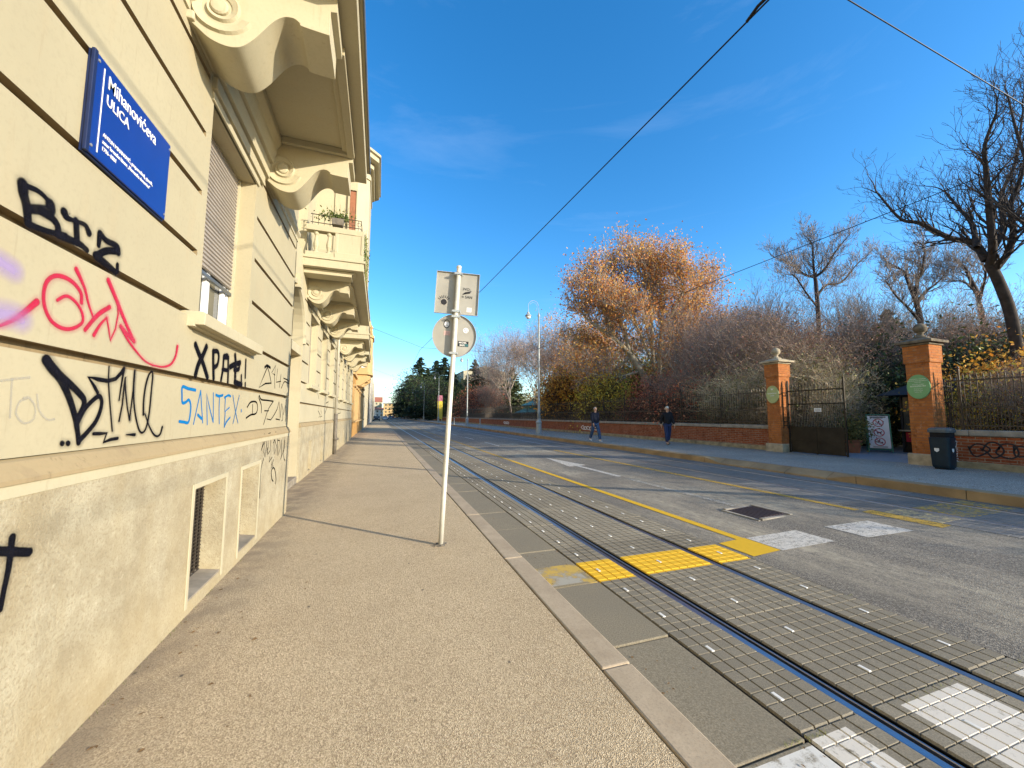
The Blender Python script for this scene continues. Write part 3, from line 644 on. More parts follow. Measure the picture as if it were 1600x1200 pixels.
for z in (6.24, 6.44): mb.tube([(W2+.1,9.98,z),(X2-.1,9.98,z),(X2-.1,11.3,z)], .011, 5)
for i in range(9): x = W2+.14+i*.128; mb.tube([(x,9.98,6.14),(x,9.98,6.44)], .007, 4)
for i in range(3):
    x = W2+.9+i*.14; mb.tube([(x+.05*math.cos(t_*.7), 9.97, 6.33+.05*math.sin(t_*.7)) for t_ in range(10)], .006, 4, False)
mb.build('railing', M['fence'], bal2)
# canted bay over the balcony
plan = [(W2-.05,11.4),(-.78,11.4),(-.47,11.7),(-.47,13.3),(-.78,13.6),(W2-.05,13.6)]
bay = MB(); bay.prism(plan, 'z', 5.366, 9.1); bayo = bay.build('bay_window', M['wall2'], b1)
def off(p, d): 
    cx0 = W2; return [(x + (d if x > -1.7 else 0), y + (-d if y < 12.5 else d)) for x, y in p]
mb = MB(); mb.prism(off(plan, .03), 'z', 8.55, 8.68); mb.prism(off(plan, .10), 'z', 8.86, 9.0); mb.prism(off(plan, .24), 'z', 9.02, 9.16); mb.prism(off(plan, .29), 'z', 9.163, 9.24); mb.build('cornice', M['trim'], bayo, bevel=.01)
mb = MB(); mb.box(-.97,-.80,11.385,11.398,5.5,7.98); bw_ = mb.build('bay_door', M['dark'], bayo)
mb = MB(); mb.box(-.965,-.805,11.36,11.383,6.3,7.95); mb.build('shutter', M['brownsh'], bw_)
mb = MB(); mb.box(-1.02,-.97,11.34,11.398,5.4,8.05); mb.box(-.80,-.775,11.34,11.398,5.4,8.05); mb.box(-.97,-.80,11.34,11.398,7.98,8.05); mb.box(-1.35,-1.30,11.37,11.398,5.4,8.5); mb.build('frame', M['trim'], bw_)
mb = MB()   # wall lamp on the set-back wall
# ------- second cream building past the drainpipe
b2 = thing('apartment_building', 'second cream building further along the left, starting behind the tall grey drainpipe', 'building', (-1.8, 23, 0))
mb = MB(); ops = [(yc-.6, yc+.6, 2.42, 4.29, .25) for yc in (20.4, 22.7, 25.0, 27.3)]
rusticated(mb, W2-.005, 17.56, 29.0, ops); relief(mb, [17.56,19,20.2,22.2,23.4,25.6,26.8,29.0], [4.62,5.4,8.0,9.6,12.0,14.2], lambda y, z: W2-.2 if (19 < y < 20.2 or 22.2 < y < 23.4 or 25.6 < y < 26.8) and (5.4 < z < 8 or 9.6 < z < 12) else W2-.005)
mb.box(-8, W2-.3, 17.56, 29.0, 4.7, 14.2); mb.build('wall', [M['wall2'], M['groove']], b2)
mb = MB(); relief(mb, [17.56,19.9,20.4,22.4,22.9,29.0], [0,.1,.9,1.305], lambda y, z: P2-.2 if (19.9 < y < 20.4 or 22.4 < y < 22.9) and .1 < z < .9 else P2-.003); mb.build('plinth', M['plinth'], b2)
mb = MB(); mb.prism([(W2-.03,1.30),(P2+.012,1.31),(P2+.012,1.33),(W2+.004,1.395),(W2-.03,1.415)], 'y', 17.56, 29.0); mb.build('ledge', M['ledge'], b2)
for yc in (20.4, 22.7, 25.0, 27.3): roller_window(b2, W2, yc, 2.42, 4.29, 2.9, detail=False)
for Y in (19.2, 21.5): bracket(b2, W2, Y, M['trim'], detail=False)
mb = MB(); slab_frame(mb, W2, W2+1.25, 18.7, 22.4, coffers=((19.66,21.49),)); bb = mb.build('balcony', M['trim'], b2)
balustrade(bb, W2+.02, W2+1.2, 18.75, 22.35, 5.366, M['trim'])
for Y in (24.0, 26.4): bracket(b2, W2, Y, M['trim'], detail=False)
mb = MB(); slab_frame(mb, W2, W2+1.15, 23.6, 27.2); mb.build('balcony', M['trim'], b2)
mb = MB(); mb.tube([(W2+.10,17.54,1.60),(W2+.10,17.54,9)], .055, 10); mb.build('drainpipe', M['pipe'], b2, smooth=True)
mb = MB(); mb.tube([(W2+.11,17.54,0),(W2+.11,17.54,1.66)], .075, 10); mb.lathe([(.10,-.05),(.12,-.02),(.12,.02),(.10,.05)], (W2+.14,17.54,.62), 10, (0,0,1)); mb.build('pipe_shoe', M['pipeb'], b2, smooth=True)
# ------- ochre building with corner oriel
b3 = thing('ochre_building', 'ochre yellow historic building with a turreted oriel, beyond the cream buildings', 'building', (-1.8, 38, 0))
mb = MB(); wy = [30.2+k*2.4 for k in range(8)]; ys = [29.02, 49.0]; 
for y in wy: ys += [y, y+1.2]
relief(mb, cuts([], ys), [0,1.1,1.3,3.6,4.8,5.6,7.8,9.0,9.8,11.6,12.6], lambda y, z: -2.1 if any(a < y < a+1.2 for a in wy) and (1.3 < z < 3.6 or 5.6 < z < 7.8 or 9.8 < z < 11.6) else (-1.86 if (1.1 < z < 1.3 or 4.8 < z < 5.6 and False) else -1.82))
mb.box(-8, -2.2, 29.02, 49, 0, 12.6); mb.build('wall', M['orange'], b3)
mb = MB()
for y in wy:
    for (c, d) in ((1.3,3.6),(5.6,7.8)):
        mb.box(-1.82,-1.74,y-.16,y-.0,c-.1,d+.1); mb.box(-1.82,-1.74,y+1.2,y+1.36,c-.1,d+.1); mb.box(-1.82,-1.66,y-.22,y+1.42,d+.1,d+.25); mb.box(-1.82,-1.62,y-.22,y+1.42,c-.22,c-.1)
mb.box(-1.82,-1.5,29.02,49,12.3,12.7); mb.box(-1.82,-1.68,29.02,49,4.5,4.7); mb.build('moulding', M['orange2'], b3)
for y in wy:
    mb = MB(); mb.box(-2.09,-2.06,y+.05,y+1.15,1.35,3.55); mb.box(-2.09,-2.06,y+.05,y+1.15,5.65,7.75); mb.build('window', M['glass'], b3)
mb = MB(); oc = [(-1.82,33.6),(-1.0,33.6),(-.68,34.3),(-.68,36.0),(-1.0,36.7),(-1.82,36.7)]
mb.prism(oc, 'z', 5.15, 8.1)
for k, (z0, z1, d) in enumerate(((4.95,5.15,.08),(4.7,4.95,-.1),(4.4,4.7,-.3),(4.0,4.4,-.55),(8.1,8.3,.1))):
    mb.prism([(x+(d if x > -1.7 else 0), y+(-d if y < 35 else d)) for x, y in oc], 'z', z0, z1)
ori = mb.build('oriel', M['orange2'], b3); mb = MB(); mb.box(-1.5,-1.2,33.57,33.6,5.5,7.6); mb.build('window', M['pvc'], ori)
mb = MB(); mb.lathe([(.34,8.3),(.36,8.5),(.30,8.55),(.30,8.9),(.40,8.95),(.36,9.05),(.2,9.3),(.12,9.7),(.0,9.9)], (-1.05,34.3,0), 8); 
for s_ in (33.7,35.0,36.4): mb.lathe([(.09,8.3),(.11,8.6),(.05,8.7),(.09,8.85),(.0,9.15)], (-.80,s_,0), 6)
mb.build('turret', M['orange2'], ori)
mb = MB(); mb.prism([(-1.82,4.0),(-1.5,4.0),(-1.05,4.35),(-.8,4.5),(-.8,4.72),(-1.82,4.72)], 'y', 33.3, 33.8); mb.prism([(-1.82,4.0),(-1.5,4.0),(-1.05,4.35),(-.8,4.5),(-.8,4.72),(-1.82,4.72)], 'y', 36.4, 36.9); mb.build('bracket', M['orange2'], ori)
def far_block(name, label, x0, x1, y0, y1, h, wall, roofm, face='x', ridge=2.2, floors=4, group=None):
    r = thing(name, label, 'building', ((x0+x1)/2, (y0+y1)/2, 0), group)
    m_ = MB(); fh = h/floors
    if face == 'x':
        ys = []; y = y0+1.0
        while y < y1-1.5: ys.append(y); y += 2.6
        yc = cuts([], [y0, y1]+[v for a in ys for v in (a, a+1.2)]); zc = cuts([], [0, h]+[v for k in range(floors) for v in (k*fh+.9, k*fh+.9+fh*.55)])
        relief(m_, yc, zc, lambda y, z: x1-.2 if any(a < y < a+1.2 for a in ys) and any(k*fh+.9 < z < k*fh+.9+fh*.55 for k in range(floors)) else x1)
        m_.box(x0, x1-.25, y0, y1, 0, h); m_.build('wall', wall, r)
        for a in ys:
            m_ = MB()
            for k in range(floors): m_.box(x1-.19, x1-.16, a+.03, a+1.17, k*fh+.93, k*fh+.87+fh*.55)
            m_.build('window', M['glass'], r)
    else:
        m_.box(x0, x1, y0, y1, 0, h); m_.build('wall', wall, r); x = x0+1.2
        while x < x1-1.6:
            w_ = MB()
            for k in range(floors): w_.box(x, x+1.3, y0-.12, y0-.005, k*fh+1.0, k*fh+1.0+fh*.5)
            w_.build('window', M['glass'], r); x += 3.0
    m_ = MB(); ov = .5
    if (x1-x0) < (y1-y0): m_.prism([(x0-ov,h),(x1+ov*(0 if face == 'x' else 1),h),((x0+x1)/2,h+ridge)], 'y', y0, y1)
    else: m_.prism([(y0-ov,h),(y1+ov,h),((y0+y1)/2,h+ridge)], 'x', x0-ov, x1+ov)
    m_.build('roof', roofm, r); m_ = MB(); m_.box((x0+x1)/2-.5,(x0+x1)/2+.3,(y0+y1)/2,(y0+y1)/2+.8,h+ridge*.6,h+ridge+1.0); m_.build('chimney', M['brick'], r)
    return r
far_block('corner_house', 'pale yellow house just past the ochre building on the left side', -14, -1.85, 49.1, 72, 13.5, M['pale1'], M['terra'])
far_block('grey_house', 'grey cream house in the distance between pale yellow houses on the left side', -14, -1.7, 72.1, 104, 15, M['pale2'], M['terra'])
far_block('long_house', 'long pale house at the far end of the left row', -14, -2.2, 104.1, 170, 14, M['pale1'], M['terra'])
far_block('last_house', 'last grey house of the left row where the street meets the horizon', -14, -3.2, 170.1, 300, 15, M['pale2'], M['terra'])
far_block('red_roofed_house', 'broad house with a long red roof closing the far end of the street', -22, 2.2, 345, 362, 13.0, M['pale1'], M['terra'], 'y', 4.5)
far_block('yellow_house', 'yellow flat house right of the red roof closing the far end of the street', 3.5, 24, 338, 352, 11.5, M['orange2'], M['pale2'], 'y', .6)
far_block('low_house', 'low white house in front of the red roofed house at the street end', -9, 3.0, 318, 330, 6.0, M['pale2'], M['terra'], 'y', 1.6, 2)
# large cream building behind the garden trees
far_block('museum_building', 'large pale building with a shallow gable half hidden behind the garden trees', 33, 52, 158, 190, 20.3, M['wall2'], M['wall2'], 'y', 2.6)

GRAF = {
 'BIZ': ('k', -1.44, [[(2.118,2.554,0.07),(2.125,2.52,0.0633),(2.144,2.48,0.0567),(2.162,2.409,0.05)], [(2.12,2.555,0.03),(2.195,2.569,0.03),(2.255,2.553,0.03),(2.268,2.533,0.03)], [(2.261,2.543,0.07),(2.265,2.518,0.0633),(2.215,2.496,0.0567),(2.155,2.469,0.05)], [(2.221,2.491,0.05),(2.279,2.489,0.0483),(2.312,2.469,0.0467),(2.32,2.435,0.045)], [(2.167,2.407,0.035),(2.226,2.413,0.035),(2.288,2.425,0.035),(2.365,2.446,0.035)], [(2.32,2.431,0.05),(2.402,2.439,0.0467),(2.458,2.444,0.0433),(2.506,2.435,0.04)], [(2.342,2.549,0.06),(2.359,2.534,0.04),(2.413,2.542,0.02)], [(2.413,2.544,0.02),(2.477,2.553,0.035),(2.508,2.527,0.05)], [(2.416,2.543,0.05),(2.424,2.508,0.05),(2.435,2.449,0.05)], [(2.586,2.558,0.05),(2.584,2.494,0.035)], [(2.59,2.56,0.04),(2.638,2.544,0.0433),(2.726,2.55,0.0467),(2.743,2.52,0.05)], [(2.734,2.525,0.05),(2.645,2.488,0.05),(2.577,2.436,0.05)], [(2.57,2.43,0.06),(2.639,2.42,0.055),(2.696,2.409,0.05),(2.731,2.4,0.045)], [(2.745,2.45,0.03),(2.749,2.409,0.03)]]),
 'PINK': ('r', -1.44, [[(2.092,1.949,0.016),(2.139,1.981,0.024),(2.188,2.025,0.032),(2.247,2.09,0.04)], [(2.507,2.161,0.03),(2.497,2.206,0.0294),(2.45,2.238,0.0287),(2.389,2.249,0.0281),(2.328,2.236,0.0275),(2.287,2.195,0.0269),(2.277,2.133,0.0262),(2.293,2.074,0.0256),(2.335,2.025,0.025),(2.399,2.006,0.0244),(2.464,2.018,0.0238),(2.521,2.057,0.0231),(2.524,2.094,0.0225),(2.495,2.134,0.0219),(2.445,2.161,0.0212),(2.4,2.162,0.0206),(2.355,2.129,0.02)], [(2.451,2.312,0.035),(2.483,2.279,0.0298),(2.522,2.232,0.0245),(2.555,2.168,0.0192),(2.598,2.106,0.014)], [(2.549,2.03,0.03),(2.6,2.094,0.0317),(2.647,2.143,0.0333),(2.715,2.193,0.035)], [(2.615,2.016,0.03),(2.655,2.081,0.022),(2.7,2.13,0.014)], [(2.7,2.13,0.014),(2.728,2.065,0.014),(2.746,2.009,0.014),(2.781,2.083,0.014),(2.793,2.174,0.014),(2.779,2.238,0.014)], [(2.685,2.336,0.04),(2.743,2.275,0.0375),(2.817,2.194,0.035),(2.881,2.126,0.0325),(2.962,2.046,0.03)], [(2.962,2.046,0.03),(2.888,2.078,0.03),(2.824,2.109,0.03)], [(2.824,2.109,0.025),(2.892,2.05,0.0218),(2.981,1.995,0.0185),(3.088,1.944,0.0152),(3.185,1.926,0.012)], [(3.185,1.926,0.012),(3.315,1.93,0.0178),(3.421,1.964,0.0235),(3.477,2.032,0.0293),(3.492,2.104,0.035)]]),
 'BTML': ('k', -1.44, [[(2.331,1.843,0.06),(2.369,1.806,0.0558),(2.423,1.764,0.0517),(2.485,1.685,0.0475),(2.539,1.587,0.0433),(2.569,1.505,0.0392),(2.582,1.454,0.035)], [(2.333,1.843,0.05),(2.415,1.785,0.0479),(2.489,1.743,0.0457),(2.555,1.702,0.0436),(2.591,1.671,0.0414),(2.589,1.634,0.0393),(2.564,1.587,0.0371),(2.556,1.551,0.035)], [(2.56,1.551,0.03),(2.603,1.625,0.0306),(2.663,1.678,0.0312),(2.703,1.695,0.0319),(2.725,1.666,0.0325),(2.718,1.611,0.0331),(2.687,1.553,0.0338),(2.633,1.502,0.0344),(2.581,1.463,0.035)], [(2.686,1.714,0.025),(2.661,1.741,0.0257),(2.607,1.79,0.0264),(2.676,1.786,0.0271),(2.757,1.784,0.0279),(2.825,1.802,0.0286),(2.869,1.841,0.0293),(2.89,1.87,0.03)], [(2.757,1.865,0.012),(2.765,1.779,0.0127),(2.795,1.653,0.0133),(2.835,1.504,0.014)], [(2.891,1.868,0.025),(2.883,1.8,0.0185),(2.871,1.681,0.012)], [(2.888,1.56,0.016),(2.904,1.656,0.0153),(2.906,1.764,0.0147),(2.908,1.821,0.014),(2.921,1.748,0.0133),(2.954,1.641,0.0127),(2.987,1.564,0.012)], [(2.987,1.564,0.012),(2.992,1.658,0.0133),(2.998,1.77,0.0147),(2.995,1.869,0.016)], [(2.995,1.869,0.014),(2.998,1.77,0.0145),(3.028,1.631,0.015),(3.083,1.517,0.0155),(3.127,1.481,0.016),(3.169,1.509,0.0165),(3.192,1.604,0.017),(3.196,1.754,0.0175),(3.195,1.869,0.018),(3.158,1.868,0.0185),(3.127,1.791,0.019),(3.117,1.691,0.0195),(3.127,1.598,0.02)], [(3.145,1.603,0.008),(3.197,1.532,0.0112),(3.26,1.47,0.0144),(3.314,1.449,0.0176),(3.352,1.466,0.0208),(3.369,1.509,0.024)], [(2.469,1.459,0.03),(2.473,1.457,0.03)], [(2.506,1.457,0.03),(2.51,1.454,0.03)], [(2.681,1.495,0.022),(2.731,1.493,0.022),(2.786,1.493,0.022),(2.767,1.444,0.022),(2.826,1.456,0.022),(2.886,1.459,0.022)], [(2.964,1.476,0.006),(3.051,1.472,0.024)]]),
 'XPAT': ('k', -1.44, [[(3.788,2.167,0.06),(3.867,2.1,0.06),(3.947,2.041,0.06),(4.058,1.927,0.06)], [(3.996,2.187,0.06),(3.937,2.102,0.06),(3.864,2.015,0.06),(3.825,1.924,0.06)], [(4.144,2.17,0.055),(4.164,2.053,0.055),(4.191,1.931,0.055)], [(4.144,2.17,0.045),(4.235,2.185,0.045),(4.274,2.144,0.045),(4.256,2.064,0.045),(4.179,2.025,0.045)], [(4.394,2.161,0.045),(4.393,2.037,0.045),(4.367,1.93,0.045)], [(4.416,2.169,0.045),(4.498,2.176,0.045),(4.527,2.053,0.045),(4.542,1.927,0.045)], [(4.382,2.032,0.04),(4.534,2.04,0.04)], [(4.407,2.154,0.045),(4.512,2.165,0.045)], [(4.694,2.215,0.06),(4.721,2.142,0.06),(4.734,2,0.06)], [(4.576,2.081,0.06),(4.686,2.118,0.06),(4.857,2.16,0.06)], [(4.832,2.142,0.05),(4.828,2.087,0.05),(4.695,2.067,0.05)], [(4.731,1.942,0.06),(4.843,1.932,0.06),(4.944,1.93,0.06)], [(4.734,2,0.045),(4.733,1.933,0.045)], [(4.917,2.027,0.035),(4.937,1.92,0.035)], [(5.033,2.213,0.04),(5.04,2.111,0.04),(5.048,2.02,0.04)], [(5.061,1.954,0.035),(5.067,1.924,0.035)]]),
 'SANTEX': ('b', -1.44, [[(3.848,1.8,0.022),(3.72,1.804,0.0218),(3.622,1.81,0.0216),(3.626,1.739,0.0215),(3.641,1.69,0.0213),(3.692,1.695,0.0211),(3.742,1.715,0.0209),(3.779,1.68,0.0207),(3.785,1.614,0.0205),(3.763,1.538,0.0204),(3.687,1.54,0.0202),(3.613,1.546,0.02)], [(3.856,1.522,0.014),(3.898,1.653,0.014),(3.944,1.8,0.014)], [(3.944,1.8,0.014),(3.981,1.678,0.014),(4.029,1.53,0.014)], [(3.924,1.596,0.022),(3.999,1.565,0.022)], [(4.125,1.512,0.013),(4.097,1.64,0.013),(4.064,1.783,0.013),(4.152,1.657,0.013),(4.25,1.53,0.013)], [(4.25,1.53,0.013),(4.231,1.667,0.013),(4.209,1.795,0.013)], [(4.273,1.782,0.022),(4.339,1.774,0.022),(4.437,1.787,0.022)], [(4.357,1.773,0.013),(4.368,1.644,0.013),(4.395,1.515,0.013)], [(4.643,1.786,0.02),(4.579,1.793,0.02),(4.487,1.768,0.02)], [(4.506,1.769,0.014),(4.512,1.628,0.014),(4.626,1.671,0.014)], [(4.524,1.628,0.014),(4.526,1.481,0.014)], [(4.526,1.481,0.018),(4.577,1.529,0.018),(4.662,1.57,0.018)], [(4.705,1.799,0.01),(4.799,1.65,0.01),(4.908,1.51,0.01)], [(4.895,1.808,0.01),(4.826,1.65,0.01),(4.758,1.508,0.01)], [(4.988,1.652,0.018),(4.991,1.635,0.018)]]),
 'DRZ': ('k', -1.44, [[(5.192,1.687,0.016),(5.313,1.748,0.016),(5.525,1.755,0.016),(5.596,1.683,0.016),(5.535,1.615,0.016),(5.342,1.598,0.016),(5.177,1.562,0.016)], [(5.387,1.723,0.014),(5.402,1.609,0.014)], [(5.765,1.628,0.016),(5.746,1.721,0.016),(5.628,1.81,0.016),(5.642,1.839,0.016),(5.73,1.796,0.016),(6.007,1.795,0.016),(6.33,1.794,0.016)], [(6.33,1.794,0.013),(6.08,1.667,0.013),(5.901,1.473,0.013)], [(5.906,1.653,0.012),(6.128,1.655,0.012),(6.038,1.544,0.012),(6.25,1.529,0.012),(6.432,1.606,0.012)], [(6.432,1.606,0.014),(6.573,1.687,0.014),(6.658,1.798,0.014),(6.742,1.676,0.014),(6.777,1.523,0.014),(6.525,1.539,0.014)], [(6.796,1.565,0.014),(6.835,1.776,0.014),(6.948,1.679,0.014),(6.954,1.521,0.014),(6.897,1.508,0.014)], [(6.995,1.607,0.012),(7.087,1.754,0.012),(7.173,1.608,0.012),(7.149,1.49,0.012)]]),
 'JPLX': ('k', -1.44, [[(5.808,2.223,0.028),(5.909,2.257,0.028),(6.071,2.248,0.028)], [(5.915,2.23,0.016),(5.806,2.127,0.016),(5.602,1.94,0.016),(5.873,2.013,0.016),(6.163,2.042,0.016)], [(5.937,2.232,0.016),(6.042,2.163,0.016),(6.163,2.042,0.016)], [(6.374,1.986,0.014),(6.312,2.152,0.014),(6.353,2.315,0.014),(6.155,2.188,0.014),(6.332,2.174,0.014)], [(6.468,2.275,0.013),(6.432,2.077,0.013),(6.7,2.112,0.013)], [(6.687,2.216,0.013),(6.636,2.017,0.013)], [(6.752,2.011,0.014),(6.936,2.125,0.014),(7.23,2.119,0.014)], [(6.863,2.176,0.014),(7.219,2.163,0.014),(7.278,2.062,0.014)]]),
 'SCRAWL': ('k', -1.4, [[(5.805,1.352,0.01),(5.77,1.239,0.01),(5.703,1.146,0.01),(5.751,1.191,0.01),(5.879,1.281,0.01),(5.928,1.194,0.01),(5.899,1.046,0.01),(5.824,1.12,0.01),(5.829,1.235,0.01)], [(5.938,1.295,0.01),(5.982,1.089,0.01),(6.031,1.153,0.01),(5.998,1.309,0.01),(6.133,1.284,0.01),(6.138,1.109,0.01),(6.017,1.068,0.01),(5.999,1.155,0.01)], [(5.99,1.343,0.01),(6.098,1.352,0.01)], [(6.312,1.247,0.01),(6.359,1.036,0.01),(6.498,1.134,0.01),(6.348,1.245,0.01),(6.287,1.204,0.01)], [(6.379,1.271,0.01),(6.395,1.362,0.01),(6.316,1.329,0.01),(6.407,1.306,0.01)], [(6.514,1.329,0.01),(6.671,1.326,0.01)], [(6.495,1.246,0.01),(6.589,0.996,0.01),(6.723,1.098,0.01),(6.656,1.218,0.01),(6.538,1.225,0.01)], [(6.762,1.211,0.01),(6.829,0.992,0.01),(6.764,0.921,0.01),(6.979,1.078,0.01),(6.983,1.248,0.01)], [(6.95,1.2,0.01),(6.964,0.959,0.01),(7.073,0.867,0.01)], [(6.123,1.024,0.01),(6.105,0.957,0.01),(6.26,1.01,0.01),(6.249,0.905,0.01),(6.359,0.874,0.01),(6.226,0.855,0.01),(6.339,0.966,0.01)], [(6.529,0.595,0.012),(6.55,0.665,0.012),(6.445,0.809,0.012),(6.344,0.849,0.012),(6.257,0.807,0.012),(6.307,0.702,0.012),(6.386,0.654,0.012)], [(5.829,1.037,0.008),(5.747,0.933,0.008),(5.731,0.79,0.008),(5.742,0.549,0.008)]]),
 'CROSS': ('k', -1.4, [[(2.192,1.095,0.05),(2.191,1.044,0.0462),(2.19,0.97,0.0425),(2.179,0.887,0.0388),(2.174,0.822,0.035)], [(2.103,1.07,0.055),(2.144,1.056,0.055),(2.283,1.007,0.055)]]),
 'FAINTV': ('v', -1.44, [[(2.061,2.199,0.07),(2.122,2.186,0.07)], [(2.086,1.996,0.08),(2.137,2.001,0.08),(2.182,1.996,0.08)]]),
 'FAINTG': ('g', -1.44, [[(2.119,1.73,0.008),(2.187,1.744,0.008),(2.251,1.756,0.008)], [(2.169,1.742,0.008),(2.18,1.584,0.008)], [(2.252,1.666,0.008),(2.217,1.649,0.008),(2.205,1.6,0.008),(2.247,1.559,0.008),(2.293,1.575,0.008),(2.297,1.626,0.008),(2.262,1.667,0.008),(2.233,1.666,0.008)], [(2.299,1.685,0.008),(2.318,1.618,0.008),(2.366,1.574,0.008),(2.41,1.574,0.008)]]),
 'FARSCRIB': ('k', -1.8, [[(13.222,2.546,0.02),(13.052,2.349,0.02),(13.361,2.11,0.02)], [(15.335,2.245,0.02),(15.101,2.021,0.02),(15.825,2.099,0.02),(15.565,1.898,0.02),(14.929,1.649,0.02)], [(13.514,1.88,0.02),(13.322,1.736,0.02),(13.853,1.597,0.02),(13.547,1.526,0.02)], [(13.976,1.743,0.02),(14.296,1.572,0.02),(13.873,1.536,0.02)], [(19.016,2.341,0.016),(19.963,2.166,0.016),(20.455,2.327,0.016)], [(19.875,1.952,0.02),(19.643,1.669,0.02),(20.732,1.71,0.02),(20.271,1.887,0.02)]]),
}

# ------------------------------------------------------------------ things on the near side
def text_mesh(body, size, mat, name, parent, origin, ux, uz, thick=.0015, bold=0.0, align='LEFT', sx=1.0):
    cu = bpy.data.curves.new(name, 'FONT'); cu.body = body; cu.size = size; cu.extrude = thick; cu.offset = bold; cu.align_x = align; cu.resolution_u = 3
    tmp = bpy.data.objects.new('tmp', cu); C.objects.link(tmp); bpy.context.view_layer.update()
    me = bpy.data.meshes.new_from_object(tmp.evaluated_get(bpy.context.evaluated_depsgraph_get()))
    bpy.data.objects.remove(tmp); ux = Vector(ux).normalized(); uz = Vector(uz).normalized(); n = ux.cross(uz); o_ = Vector(origin)
    r = parent
    while r.parent: r = r.parent
    org = ORG.get(r.name, Vector((0,0,0)))
    for v in me.vertices: c = v.co.copy(); v.co = o_ - org + ux*c.x*sx + uz*c.y + n*c.z
    me.name = name; me.materials.clear(); me.materials.append(mat); ob = bpy.data.objects.new(name, me); C.objects.link(ob); ob.parent = parent
    return ob
SX = WX+.03
sg = thing('street_name_sign', 'blue enamel street name sign with white lettering fixed high on the cream wall', 'street sign', (SX, 2.4, 2.9))
mb = MB(); mb.box(SX-.012, SX, 2.40, 3.125, 2.905, 3.435); mb.build('board', M['blue'], sg, bevel=.004)
mb = MB(); mb.box(WX-.0, SX-.013, 2.385, 3.13, 2.895, 3.44); mb.box(SX-.012, SX+.004, 2.375, 2.399, 2.90, 3.44); mb.build('back_frame', M['bluedark'], sg, bevel=.003)
mb = MB(); mb.box(SX+.0005, SX+.002, 2.452, 2.459, 2.935, 3.395); mb.build('white_line', M['white'], sg)
mb = MB()
for (y, z) in ((2.412,3.40),(2.412,2.945),(3.112,3.40),(3.112,2.94)): mb.lathe([(.0,0),(.008,0),(.008,.004),(.0,.006)], (SX, y, z), 8, (1,0,0))
mb.build('bolt', M['silver'], sg)
UX, UZ = (0,1,0), (0,0,1)
for (tx, sz, z, b_, s_) in (('Mihanovićeva', .104, 3.316, .0007, .80), ('ULICA', .080, 3.226, .0008, .86), ('ANTUN MIHANOVIĆ, preporoditelj, pjesnik,', .031, 3.045, .0003, .80), ('autor hrvatske himne „Horvatska domovina“', .031, 3.008, .0003, .78), ('1796–1861', .031, 2.971, .0003, .85)):
    text_mesh(tx, sz, M['white'], 'lettering', sg, (SX+.0015, 2.487, z), UX, UZ, .0008, b_, sx=s_)
# graffiti: sprayed ribbons with a soft edge
def spray(name, colr, soft=.72, alpha=1.0):
    t = NT(name, .95, 0, .0); uv = t.n('ShaderNodeUVMap'); sx = t.n('ShaderNodeSeparateXYZ'); t.lk(uv.outputs[0], sx.inputs[0])
    d = t.math('SQRT', t.math('ADD', t.math('POWER', t.math('ABSOLUTE', sx.outputs[0]), 2.0), t.math('POWER', t.math('ABSOLUTE', sx.outputs[1]), 2.0)))
    d = t.math('ADD', d, t.math('MULTIPLY', t.math('SUBTRACT', t.noise(260, 3, .7), .5), .35))
    a = t.math('MULTIPLY', t.ramp(d, [(soft, alpha), (1.0, 0.0)]), t.ramp(t.noise(5.5, 7, .7), [(.30, .72), (.52, 1.0)])); t.lk(a, t.p.inputs['Alpha']); t.col(colr); return t.m
GC = {'k': spray('black_spray', (.004,.0045,.006)), 'r': spray('crimson_spray', (.42,.002,.035), .6), 'b': spray('blue_marker', (.01,.15,.38), .75),
      'v': spray('violet_spray', (.38,.28,.62), .1, .55), 'g': spray('faint_marker', (.42,.40,.33), .5, .5)}
GC['ko'] = spray('black_overspray', (.02,.02,.03), .0, .34); GC['ro'] = spray('crimson_overspray', (.6,.08,.14), .0, .36)
def catmull(P, n=6):
    if len(P) < 3: return P
    P = np.array(P, float); Q = np.vstack([2*P[0]-P[1], P, 2*P[-1]-P[-2]]); out = []
    for i in range(1, len(Q)-2):
        # keep hard corners hard
        for t_ in np.linspace(0, 1, n, endpoint=False):
            a, b, c, d = Q[i-1], Q[i], Q[i+1], Q[i+2]
            out.append(.5*((2*b)+(c-a)*t_+(2*a-5*b+4*c-d)*t_**2+(3*b-a-3*c+d)*t_**3))
    out.append(Q[-2]); return out
WK = dict(BIZ=.62, PINK=.62, BTML=.72, XPAT=.85, SANTEX=.9, DRZ=.9, JPLX=.9, SCRAWL=1.0, CROSS=.48)
